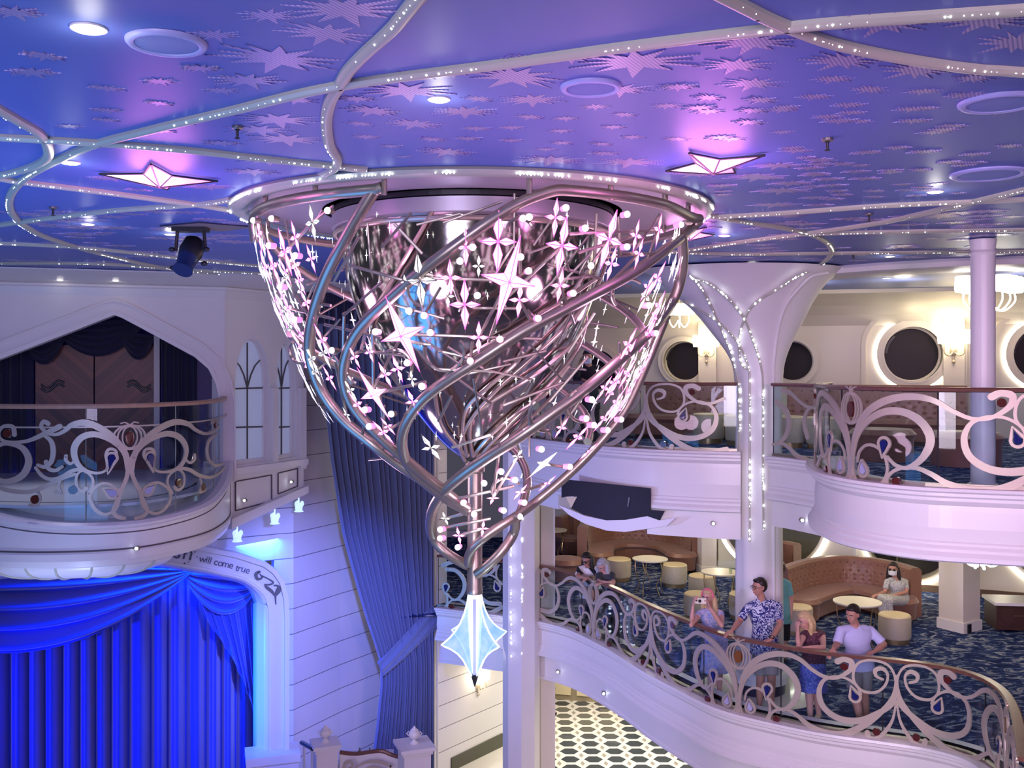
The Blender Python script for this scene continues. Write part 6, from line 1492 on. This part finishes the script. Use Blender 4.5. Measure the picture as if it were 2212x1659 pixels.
# ================================================================ PEOPLE
def remesh(o, vox, smooth=2):
    m = o.modifiers.new('remesh', 'REMESH'); m.mode = 'VOXEL'; m.voxel_size = vox; m.use_smooth_shade = True
    if smooth: s_ = o.modifiers.new('smooth', 'SMOOTH'); s_.iterations = smooth; s_.factor = .5
def limb(mb, pts, rs, n=12):
    mb.tube(pts, rs, n)
    for p, r in zip(pts, rs): mb.ball(p, r, n, 8)
def eltorso(mb, pts, rx, ry, xdir, n=18):
    """stacked ellipses; xdir = left-right axis"""
    vs = []; m = len(pts)
    for i, p in enumerate(pts):
        t = (Vector(pts[min(m-1, i+1)])-Vector(pts[max(0, i-1)])).normalized(); x = (xdir-t*xdir.dot(t)).normalized(); y = t.cross(x)
        for k in range(n): a = 2*pi*k/n; vs.append(Vector(p)+x*(rx[i]*cos(a))+y*(ry[i]*sin(a)))
    fs = [(i*n+k, i*n+(k+1) % n, (i+1)*n+(k+1) % n, (i+1)*n+k) for i in range(m-1) for k in range(n)]
    mb.add(vs, fs+[tuple(reversed(range(n))), tuple((m-1)*n+k for k in range(n))])
def basis(f, up=Vector((0, 0, 1))):
    f = Vector(f).normalized(); x = f.cross(up).normalized(); u = x.cross(f).normalized(); return x, f, u   # x = person's right... (f forward)
def hand(mb, wrist, elbow, tip_dir, side, palm_n, s=1.0, curl=.5):
    """palm and five fingers; tip_dir direction of fingers, palm_n palm normal, side=+1/-1 where the thumb leaves"""
    f = Vector(tip_dir).normalized(); nrm = Vector(palm_n); nrm = (nrm-f*nrm.dot(f)).normalized(); x = f.cross(nrm).normalized()*side
    w_ = Vector(wrist); R = Matrix((x, f, nrm)).transposed()
    mb.ball(w_+f*.045*s, (.040*s, .050*s, .017*s), 12, 8, R); mb.ball(w_, (.028*s, .03*s, .022*s), 10, 6, R)
    for k, (off, L_) in enumerate(((.030, .070), (.011, .080), (-.010, .074), (-.029, .058))):
        b = w_+f*.085*s+x*off*s; c = curl*(.8+.12*k); d1 = (f*cos(c*.5)+nrm*sin(c*.5)+x*off*1.5).normalized(); d2 = (f*cos(c*1.3)+nrm*sin(c*1.3)).normalized(); d3 = (f*cos(c*2.0)+nrm*sin(c*2.0)).normalized()
        p1 = b+d1*L_*.45*s; p2 = p1+d2*L_*.32*s; p3 = p2+d3*L_*.25*s; limb(mb, [b-f*.02*s, b, p1, p2, p3], [.0105*s, .0105*s, .0095*s, .0088*s, .0078*s], 8)
    tb = w_+f*.02*s+x*.030*s; limb(mb, [tb, tb+(x*.8+f*.6+nrm*.2).normalized()*.035*s, tb+(x*.8+f*.6+nrm*.2).normalized()*.035*s+(x*.3+f+nrm*.3).normalized()*.03*s], [.014*s, .0115*s, .0095*s], 8)
M['lip'] = mat('lip', (.42, .12, .10), .5); M['eyew'] = mat('eye_white', (.8, .8, .78), .3); M['eyed'] = mat('eye_dark', (.03, .02, .02), .2)
def head_mesh(mb, c, fdir, s=1.0, tilt=0):
    x, f, u = basis(fdir); R = Matrix((x, f, u)).transposed(); c = Vector(c)
    mb.ball(c+u*.025*s-f*.008*s, (.076*s, .094*s, .092*s), 20, 14, R); mb.ball(c-u*.045*s+f*.022*s, (.056*s, .062*s, .066*s), 16, 12, R); mb.ball(c-u*.088*s+f*.048*s, (.026*s, .026*s, .020*s), 10, 8, R)
    mb.tube([c+f*.080*s+u*.012*s, c+f*.096*s-u*.008*s, c+f*.106*s-u*.026*s, c+f*.088*s-u*.034*s], [.009*s, .011*s, .015*s, .010*s], 8)
    mb.ball(c+f*.081*s-u*.058*s, (.024*s, .012*s, .010*s), 10, 6, R); mb.ball(c+f*.074*s+u*.026*s, (.052*s, .014*s, .010*s), 10, 6, R)
    for sg in (-1, 1):
        mb.ball(c+x*sg*.076*s-f*.006*s-u*.004*s, (.010*s, .019*s, .030*s), 8, 8, R); mb.ball(c+x*sg*.036*s+f*.062*s-u*.030*s, (.020*s, .018*s, .018*s), 8, 6, R)
def face_parts(body, c, fdir, s, skin_dark, mask=None, glasses=None):
    x, f, u = basis(fdir); R = Matrix((x, f, u)).transposed(); c = Vector(c)
    m = MB(); m.k = 0
    for sg in (-1, 1): m.ball(c+x*sg*.031*s+f*.084*s+u*.006*s, (.013*s, .007*s, .007*s), 8, 6, R)
    m.k = 1
    for sg in (-1, 1): m.ball(c+x*sg*.031*s+f*.090*s+u*.006*s, (.006*s, .003*s, .006*s), 8, 6, R)
    m.k = 1
    for sg in (-1, 1): m.tube([c+x*sg*.014*s+f*.094*s+u*.024*s, c+x*sg*.032*s+f*.093*s+u*.030*s, c+x*sg*.050*s+f*.082*s+u*.024*s], .004*s, 6)
    m.build('eye', [M['eyew'], M['eyed']], body, True)
    if mask:
        k = MB(); vs = []; 
        def mf(a, b):
            an = (a-.5)*2.3; zz = (.5-b)*.088-.046; rr_ = .088*s*(1-.10*abs(b-.45)); q = c+x*sin(an)*rr_*.90+f*(cos(an)*rr_*1.12+.012*s)+u*zz*s; return q
        k.grid(mf, 14, 8); o = k.build('face_mask', mask, body, True, 180); q = o.modifiers.new('s', 'SOLIDIFY'); q.thickness = .003
    else:
        k = MB(); k.tube([c+x*-.020*s+f*.086*s-u*.058*s, c+f*.096*s-u*.060*s, c+x*.020*s+f*.086*s-u*.058*s], [.003*s, .006*s, .003*s], 6); k.build('lips', M['lip'], body, True)
    if glasses:
        g = MB()
        for sg in (-1, 1):
            ce = c+x*sg*.034*s+f*.101*s+u*.006*s; g.tube([ce+x*cos(a)*.025*s+u*sin(a)*.017*s for a in [i*pi/7 for i in range(14)]], .0028*s, 5, closed=True)
            g.tube([ce+x*sg*.025*s+u*.006*s, c+x*sg*.082*s+f*.0*s+u*.008*s], .0026*s, 5)
        g.tube([c+x*.010*s+f*.103*s+u*.008*s, c-x*.010*s+f*.103*s+u*.008*s], .0028*s, 5); g.k = 1
        if glasses == 'dark':
            for sg in (-1, 1): ce = c+x*sg*.034*s+f*.100*s+u*.004*s; g.ball(ce, (.024*s, .003*s, .016*s), 10, 6, R)
        g.build('glasses', [M['black'], M['eyed']], body, True)
def skin(name, col): return mat(name, col, .5, var=.05, vs=20)
def person(label, head, fdir, neck, shL, shR, elL, elR, haL, haR, pel, hipL, hipR, knL, knR, anL, anR, skinm, hair, top, bottom, female=False, hs=1.0, handinfo=((0, -1, -.3), (0, -1, -.3)), toe=(0, -1), sleeve=.75, mask=None, glasses=None, hairstyle='short', bottoms='shorts', shoes='black', vox=.010, w_=1.0, bdir=None, palms=((0, 0, -1), (0, 0, -1)), curls=(.5, .5), collar=False, sleevem=None):
    """L = image left.  All joints are world points."""
    foot = (Vector(anL)+Vector(anR))/2; root = thing('person', label, 'person', (foot.x, foot.y, min(anL.z, anR.z)-.07))
    sx = (shR-shL).normalized(); hw = (shR-shL).length/2
    chest = (shL+shR)/2; mb = MB()
    # torso
    c1 = chest.lerp(pel, .15); c2 = chest.lerp(pel, .5); c3 = chest.lerp(pel, .8)
    k = .86 if female else 1.0; k2 = .76 if female else .92
    pts = [chest+Vector((0, 0, .035)), chest, c1, chest.lerp(pel, .3), c2, c3, pel, pel-Vector((0, 0, .09))]
    rx = [.07*w_, hw*.88, hw*.93*k, hw*.86*k, .145*k2*w_, .155*w_, .17*w_, .14*w_]; ry = [.055*w_, .085*w_, .108*w_, .115*w_, .102*k*w_, .108*w_, .118*w_, .10*w_]
    eltorso(mb, pts, rx, ry, sx); mb2 = MB()
    limb(mb, [chest, neck, Vector(head)-Vector((0, 0, .05))], [.062*hs*w_, .052*hs*(.85 if female else 1), .050*hs])
    head_mesh(mb, head, fdir, hs)
    for s_ in (shL, shR): limb(mb, [neck-Vector((0, 0, .035)), neck.lerp(s_, .55)-Vector((0, 0, .012)), s_], [.045*w_, .045*w_, .045*w_], 10)
    ar = .85 if female else 1.0
    for s_, e, h_ in ((shL, elL, haL), (shR, elR, haR)): limb(mb, [s_, s_.lerp(e, .5), e, e.lerp(h_, .35), h_], [.054*ar*w_, .049*ar*w_, .039*ar*w_, .040*ar*w_, .026*ar])
    for hp, kn, an in ((hipL, knL, anL), (hipR, knR, anR)): limb(mb, [hp, hp.lerp(kn, .5), kn, kn.lerp(an, .3), an], [.085*w_, .076*w_, .055*w_, .054*w_, .036])
    td = Vector((toe[0], toe[1], 0)).normalized()
    for an in (anL, anR): limb(mb, [an+Vector((0, 0, -.035))-td*.04, an+Vector((0, 0, -.045))+td*.08, an+Vector((0, 0, -.05))+td*.15], [.035, .035, .026])
    hand(mb, haL, elL, handinfo[0], 1, palms[0], 1.0, curls[0]); hand(mb, haR, elR, handinfo[1], -1, palms[1], 1.0, curls[1])
    body = mb.build('body', skinm, root, True); remesh(body, vox)
    face_parts(body, head, fdir, hs, None, mask, glasses)
    # top
    t = MB(); e = .013
    eltorso(t, pts[0:1]+pts[1:7]+[pel-Vector((0, 0, .12))], [r+e for r in rx[:7]]+[.175*w_+e], [r+e+.004 for r in ry[:7]]+[.125*w_+e], sx)
    for s_ in (shL, shR): limb(t, [neck-Vector((0, 0, .048)), neck.lerp(s_, .55)-Vector((0, 0, .010)), s_], [.048*w_, .052*w_, .052*w_], 10)
    for s_, e_ in ((shL, elL), (shR, elR)):
        if sleeve > 0: q = s_.lerp(e_, sleeve); t.tube([s_+(chest-s_)*.25, s_, s_.lerp(e_, sleeve*.6), q], [.050*w_, .056*ar*w_, .056*ar*w_, .059*ar*w_], 14); t.ball(s_, .056*ar*w_, 12, 8)
        if sleeve > 1: q = e_
    if sleeve > 1:
        for e_, h_ in ((elL, haL), (elR, haR)): limb(t, [e_, h_.lerp(e_, .08)], [.052, .040])
    o = t.build('shirt' if not female else 'blouse', top, body, True); remesh(o, .012, 3)
    if collar:
        cl = MB(); x_, f_, u_ = basis(bdir or fdir); neck = neck-Vector((0, 0, .028))
        for sg in (-1, 1):
            cl.add([neck+x_*sg*.045+f_*.02+u_*.035-f_*.0, neck+x_*sg*.075+f_*.03-u_*.005, neck+x_*sg*.035+f_*.095-u_*.05, neck+f_*.075-u_*.02], [(0, 1, 2, 3)])
            cl.add([neck+x_*sg*.045+f_*.02+u_*.035, neck+x_*sg*.075+f_*.03-u_*.005, neck+x_*sg*.05-f_*.07+u_*.02, neck+x_*sg*.04-f_*.05+u_*.045], [(0, 1, 2, 3)])
        oc = cl.build('collar', top, o, False); q = oc.modifiers.new('s', 'SOLIDIFY'); q.thickness = .008
    # bottoms
    b = MB(); kk = {'shorts': .92, 'trousers': 1.0, 'skirt': .8}[bottoms]
    eltorso(b, [pel+Vector((0, 0, .03)), pel, pel-Vector((0, 0, .10))], [.172*w_, .185*w_, .175*w_], [.122*w_, .132*w_, .125*w_], sx)
    if bottoms == 'skirt':
        km = (knL+knR)/2; eltorso(b, [pel, pel.lerp(km, .5), pel.lerp(km, 1.05)], [.185*w_, .20*w_, .22*w_], [.13*w_, .15*w_, .17*w_], sx)
    else:
        for hp, kn, an in ((hipL, knL, anL), (hipR, knR, anR)):
            b.ball(hp, .098*w_, 12, 8); b.tube([hp, hp.lerp(kn, .5), hp.lerp(kn, kk)], [.100*w_, .094*w_, .088*w_], 14)
            if bottoms == 'trousers': limb(b, [kn, kn.lerp(an, .5), an.lerp(kn, .05)], [.075, .068, .06])
    o = b.build({'shorts': 'shorts', 'trousers': 'trousers', 'skirt': 'skirt'}[bottoms], bottom, body, True); remesh(o, .012, 3)
    sh = MB()
    for an in (anL, anR): limb(sh, [an+Vector((0, 0, -.04))-td*.05, an+Vector((0, 0, -.048))+td*.06, an+Vector((0, 0, -.052))+td*.16], [.038, .040, .032])
    o = sh.build('shoe', M['black'] if shoes == 'black' else M['stooltop'], body, True); remesh(o, .012, 1)
    # hair
    x, f, u = basis(fdir); R = Matrix((x, f, u)).transposed(); c = Vector(head); s = hs; h_ = MB()
    h_.ball(c+u*.044*s-f*.022*s, (.083*s, .092*s, .086*s), 18, 12, R); h_.ball(c+u*.02*s-f*.040*s, (.080*s, .075*s, .095*s), 16, 12, R)
    h_.ball(c+u*.088*s+f*.030*s, (.064*s, .050*s, .030*s), 14, 8, R)
    if hairstyle in ('long', 'wavy', 'hood'):
        for sg in (-1, 1):
            L_ = {'long': .30, 'wavy': .30, 'hood': .26}[hairstyle]; base = c+x*sg*.078*s+u*.03*s-f*.01*s; pp = []; n_ = 8
            for i in range(n_+1): k_ = i/n_; wv = (.016*sin(k_*9+sg) if hairstyle == 'wavy' else .004); pp.append(base-Vector((0, 0, L_*k_))+x*sg*(wv+.020*k_)-f*(.02+.02*k_))
            h_.tube(pp, [.024+.014*sin(pi*i/n_) for i in range(n_+1)], 10)
            pp = [p-f*.045-x*sg*.025 for p in pp]; h_.tube(pp, [.034+.016*sin(pi*i/n_) for i in range(n_+1)], 10)
            if hairstyle == 'wavy': h_.tube([p+f*.055+x*sg*.008*((-1)**i) for i, p in enumerate([q+x*sg*.0 for q in pp])][1:], [.012+.006*sin(pi*i/n_) for i in range(n_)], 8)
        h_.tube([c-f*.07*s+u*.05*s, c-f*.085*s-u*.05*s, c-f*.08*s-u*.16*s, c-f*.07-Vector((0, 0, .24))], [.05, .062, .055, .03], 12)
    o = h_.build('hair', hair, body, True); remesh(o, .009, 1)
    return root, body
def pd(px, py, d): return P(px, py, d)
hair_d = mat('dark_hair', (.02, .013, .012), .45, var=.3, vs=40, bump=.4, bs=120); hair_b = mat('blond_hair', (.62, .45, .22), .45, var=.35, vs=40, bump=.4, bs=120)
hair_g = mat('grey_hair', (.42, .42, .44), .5, var=.2, vs=40, bump=.4, bs=120); hair_br = mat('brown_hair', (.10, .05, .035), .45, var=.3, vs=40)
sk1 = skin('skin_tan', (.50, .25, .18)); sk2 = skin('skin_light', (.62, .34, .27)); sk3 = skin('skin_medium', (.44, .23, .16))
def floral(name, base, c2, c3, sc_):
    def fn(nt, tc, b):
        vo = nt.nodes.new('ShaderNodeTexNoise'); vo.inputs['Scale'].default_value = sc_; vo.inputs['Detail'].default_value = 2.5; vo.inputs['Distortion'].default_value = 2.2; nt.links.new(tc.outputs['Object'], vo.inputs['Vector'])
        return ramp(nt, vo.outputs['Fac'], [(.0, base), (.49, base), (.52, c2), (.58, c3), (.64, base)])
    return node_mat(name, .8, fn)
m_flor = floral('blue_floral_cotton', (.012, .018, .17), (.60, .66, .85), (.75, .78, .9), 17)
m_dress = floral('light_blue_floral', (.30, .38, .72), (.75, .72, .85), (.75, .45, .60), 19)
m_blk = mat('black_cotton', (.012, .012, .018), .8); m_pol = mat('lavender_polo', (.55, .55, .85), .75, var=.03); m_khaki = mat('grey_khaki', (.28, .26, .25), .8)
m_top = floral('dark_wine_print', (.07, .015, .03), (.25, .12, .18), (.06, .015, .03), 20); m_bskirt = floral('blue_print', (.05, .08, .38), (.3, .34, .7), (.1, .12, .5), 20)
def diag(nt, tc, b):
    wv = nt.nodes.new('ShaderNodeTexWave'); wv.inputs['Scale'].default_value = 1.7; mp = nt.nodes.new('ShaderNodeMapping'); mp.inputs['Rotation'].default_value = (0, .7, 0); nt.links.new(tc.outputs['Object'], mp.inputs[0]); nt.links.new(mp.outputs[0], wv.inputs['Vector'])
    return ramp(nt, wv.outputs['Fac'], [(0, (.01, .01, .02)), (.28, (.01, .01, .02)), (.33, (.8, .78, .78)), (1, (.85, .82, .82))])
m_stripe = node_mat('white_black_block_top', .8, diag)
def tweed(nt, tc, b):
    no = nt.nodes.new('ShaderNodeTexNoise'); no.inputs['Scale'].default_value = 60; nt.links.new(tc.outputs['Object'], no.inputs['Vector']); return ramp(nt, no.outputs['Fac'], [(.35, (.25, .27, .28)), (.6, (.62, .62, .60))])
m_tweed = node_mat('grey_print', .8, tweed); m_teal = mat('teal_shirt', (.16, .45, .45), .8); m_char = mat('charcoal_grey', (.045, .05, .065), .8); m_mask = mat('white_mask', (.85, .85, .85), .8); m_maskb = mat('pale_blue_mask', (.6, .7, .85), .8)
zf = lambda px, d: P(px, 0, d)
def foot(px, d, z_=Z3): q = XY(px, d); return Vector((q.x, q.y, z_+.085))
# man in floral shirt, both hands on the rail
d = 13.3
r_, b_ = person('man in glasses and navy-and-white floral shirt, both hands on the rail', pd(1640, 1268, d), (-.92, -.40, -.05), pd(1645, 1293, d+.02), pd(1617, 1312, d+.02), pd(1681, 1309, d+.05), pd(1597, 1341, d-.02), pd(1684, 1350, d-.22), pd(1581, 1362, 13.02), pd(1666, 1381, 12.72), pd(1652, 1392, d+.10), pd(1641, 1400, d+.1), pd(1664, 1400, d+.1), pd(1643, 1462, d+.08), pd(1666, 1462, d+.05), foot(1640, d+.1), foot(1666, d+.05), sk1, hair_d, m_flor, m_khaki, hs=1.02, glasses='plain', handinfo=((-.75, -.45, -.25), (-.8, -.35, -.15)), sleeve=.82, toe=(-.4, -1), collar=True, bdir=(-.3, -1, 0), curls=(.45, .45), w_=1.08)
MB().tube([pd(1667, 1376, 12.74)+Vector((.032*cos(a), .032*sin(a), .010*sin(a))) for a in [i*pi/6 for i in range(12)]], .010, 6, closed=True).build('wristwatch', M['black'], b_, True)
# woman with phone
d = 13.85
r_, b_ = person('woman in pink headband and light blue floral dress photographing with a phone', pd(1529, 1291, d), (-.55, -.80, .02), pd(1535, 1313, d+.03), pd(1511, 1326, d+.0), pd(1557, 1326, d+.08), pd(1493, 1350, d-.32), pd(1559, 1352, d-.28), pd(1497, 1309, d-.25), pd(1532, 1311, d-.27), pd(1545, 1385, d+.22), pd(1536, 1392, d+.2), pd(1555, 1392, d+.2), pd(1536, 1448, d+.2), pd(1553, 1448, d+.2), foot(1535, d+.2), foot(1554, d+.2), sk2, hair_b, m_dress, m_dress, True, .96, handinfo=((.10, -.25, 1), (-.30, -.25, 1)), sleeve=.30, toe=(-.2, -1), hairstyle='long', bottoms='skirt', palms=((1, 0, 0), (-1, 0, 0)), curls=(.75, .75), shoes='tan')
hb = MB(); x, f, u = basis((-.55, -.80, .02)); c = pd(1529, 1291, d)
hb.tube([c+x*cos(a)*.088+u*(sin(a)*.112+.012)+f*.012 for a in [i*pi/14 for i in range(15)]], .014, 8); hb.build('headband', mat('coral_headband', (.75, .16, .24), .6), b_, True)
ph = thing('phone', 'phone in a cream case held up sideways by the woman in the pink headband', 'phone', pd(1513, 1298, d-.30))
xx = Vector((.98, -.18, 0)).normalized(); yy = Vector((0, 0, 1)); MP = Matrix((xx, yy.cross(xx).normalized(), yy)).transposed()
MB().box(ph.location, (.155, .010, .074), M=MP).build('case', M['tabletop'], ph)
m = MB(); m.box(ph.location+xx*-.058+Vector((0, -.007, .012)), (.034, .008, .036), M=MP); m.build('camera_bump', M['black'], ph)
m = MB(); m.tube([ph.location+xx*-.01+Vector((0, -.006, 0)), ph.location+xx*-.01+Vector((0, -.012, 0))], .022, 16); m.build('ring_grip', M['black'], ph)
# blond woman
d = 12.85
r_, b_ = person('blond wavy-haired woman in a dark wine top, chin on her hand at the rail', pd(1738, 1340, d), (-.86, -.40, -.30), pd(1747, 1362, d+.02), pd(1736, 1372, d-.10), pd(1776, 1370, d+.08), pd(1724, 1397, d-.36), pd(1779, 1399, d-.30), pd(1723, 1364, d-.22), pd(1748, 1398, d-.42), pd(1757, 1425, d+.22), pd(1747, 1432, d+.2), pd(1766, 1432, d+.2), pd(1748, 1490, d+.15), pd(1764, 1490, d+.2), foot(1750, d+.1), foot(1768, d+.25), sk2, hair_b, m_top, m_bskirt, True, .96, handinfo=((-.15, -.1, 1), (-1, -.1, 0)), sleeve=.22, toe=(-.5, -1), hairstyle='wavy', bottoms='skirt', palms=((1, .3, 0), (0, 0, -1)), curls=(1.2, .5), shoes='tan')
# man in polo
d = 12.6
r_, b_ = person('short-haired man in a lavender polo shirt with one hand on the rail', pd(1842, 1327, d), (-.72, -.62, -.22), pd(1848, 1351, d+.03), pd(1816, 1362, d-.02), pd(1880, 1362, d+.08), pd(1808, 1392, d-.10), pd(1909, 1392, d-.02), pd(1800, 1402, d-.34), pd(1889, 1407, d-.22), pd(1856, 1425, d+.15), pd(1845, 1434, d+.15), pd(1868, 1434, d+.15), pd(1845, 1492, d+.05), pd(1866, 1492, d+.15), foot(1862, d-.05), foot(1872, d+.2), sk1, hair_d, m_pol, m_khaki, False, 1.02, handinfo=((-.55, -.5, -.35), (-.8, -.5, -.1)), sleeve=.88, toe=(-.3, -1), collar=True, bdir=(-.4, -1, 0), w_=1.1, shoes='tan')
# two women at the far left
d = 17.0
person('woman in dark glasses and white-and-black top leaning on the rail', pd(1268, 1208, d), (-.55, -.70, -.45), pd(1270, 1222, d+.03), pd(1252, 1230, d-.05), pd(1287, 1230, d), pd(1248, 1246, d-.28), pd(1291, 1248, d-.25), pd(1262, 1247, d-.45), pd(1274, 1250, d-.42), pd(1276, 1275, d+.3), pd(1270, 1280, d+.3), pd(1284, 1280, d+.3), pd(1271, 1325, d+.3), pd(1283, 1325, d+.3), foot(1271, d+.3), foot(1284, d+.3), sk3, hair_d, m_stripe, m_blk, True, 1.0, glasses='dark', handinfo=((.6, -.4, 0), (-.6, -.4, 0)), sleeve=.7, hairstyle='long', bottoms='trousers', w_=1.1)
d = 16.55
person('grey-haired woman in charcoal top bending forward with folded arms on the rail', pd(1301, 1222, d), (-.50, -.65, -.55), pd(1306, 1234, d+.05), pd(1293, 1244, d-.05), pd(1323, 1243, d), pd(1293, 1258, d-.25), pd(1325, 1259, d-.22), pd(1308, 1257, d-.42), pd(1304, 1259, d-.40), pd(1322, 1282, d+.35), pd(1316, 1288, d+.35), pd(1330, 1288, d+.35), pd(1316, 1335, d+.3), pd(1330, 1335, d+.3), foot(1316, d+.3), foot(1331, d+.3), sk2, hair_g, m_char, m_blk, True, 1.0, handinfo=((.6, -.3, 0), (-.6, -.3, 0)), sleeve=.8, hairstyle='hood', bottoms='trousers', w_=1.12)
# seated masked woman
d = 17.95
r_, b_ = person('masked dark-haired woman in grey print clothes seated on the right sofa', pd(1929, 1229, d), (-.50, -.85, -.1), pd(1934, 1246, d+.02), pd(1916, 1257, d-.05), pd(1956, 1257, d+.05), pd(1911, 1279, d-.12), pd(1958, 1279, d-.10), pd(1896, 1284, d-.40), pd(1930, 1286, d-.35), pd(1943, 1292, d+.02), pd(1936, 1296, d-.02), pd(1952, 1296, d-.05), pd(1903, 1294, d-.50), pd(1918, 1298, d-.55), foot(1912, d-.52), foot(1926, d-.55), sk1, hair_d, m_tweed, m_tweed, True, 1.0, handinfo=((-.8, -.5, -.1), (-.7, -.4, -.1)), sleeve=.7, hairstyle='long', bottoms='trousers', mask=m_mask, glasses='dark', w_=1.05)
# person half hidden by the tree column, masked man upstairs, walker on the ground floor
d = 15.6
person('person in teal shirt and dark shorts half hidden behind the tree column', pd(1683, 1228, d), (-.3, .9, 0), pd(1684, 1247, d), pd(1664, 1262, d), pd(1702, 1262, d), pd(1660, 1294, d), pd(1708, 1294, d), pd(1662, 1322, d-.05), pd(1708, 1322, d-.05), pd(1684, 1328, d), pd(1675, 1335, d), pd(1693, 1335, d), pd(1675, 1385, d), pd(1694, 1385, d), foot(1675, d), foot(1694, d), sk2, hair_br, m_teal, m_blk, handinfo=((0, -.1, -1), (0, -.1, -1)), palms=((1, 0, 0), (-1, 0, 0)), toe=(.2, 1), w_=1.05)
d = 16.5
person('man in black with a pale face mask on the upper deck behind the chandelier', pd(1269, 772, d), (-.15, -.98, -.2), pd(1271, 787, d), pd(1250, 798, d), pd(1295, 798, d), pd(1244, 818, d-.15), pd(1300, 818, d-.15), pd(1258, 820, d-.42), pd(1286, 820, d-.42), pd(1273, 868, d+.1), pd(1264, 874, d+.1), pd(1283, 874, d+.1), pd(1264, 918, d+.1), pd(1283, 918, d+.1), foot(1264, d+.1, Z4), foot(1284, d+.1, Z4), sk3, hair_d, m_blk, m_blk, mask=m_maskb, sleeve=1.05, bottoms='trousers', handinfo=((.5, -.5, -.2), (-.5, -.5, -.2)))
d = 22.9
fx_ = lambda px, h_, dd=0: Vector((XY(px, d+dd).x, d+dd, h_))
person('person in black shorts walking on the tiled ground floor below the balcony', fx_(1178, 1.62), (-.8, -.5, 0), fx_(1179, 1.46), fx_(1160, 1.38), fx_(1197, 1.38), fx_(1156, 1.12), fx_(1202, 1.12), fx_(1160, .90, -.1), fx_(1200, .90, .1), fx_(1180, .98), fx_(1172, .92), fx_(1188, .92), fx_(1171, .50, -.12), fx_(1192, .50, .1), fx_(1167, .09, .2), fx_(1196, .09, -.1), sk1, hair_d, m_blk, m_blk, bottoms='shorts', handinfo=((0, -.2, -1), (0, -.2, -1)), palms=((1, 0, 0), (-1, 0, 0)), toe=(-.8, -.5))
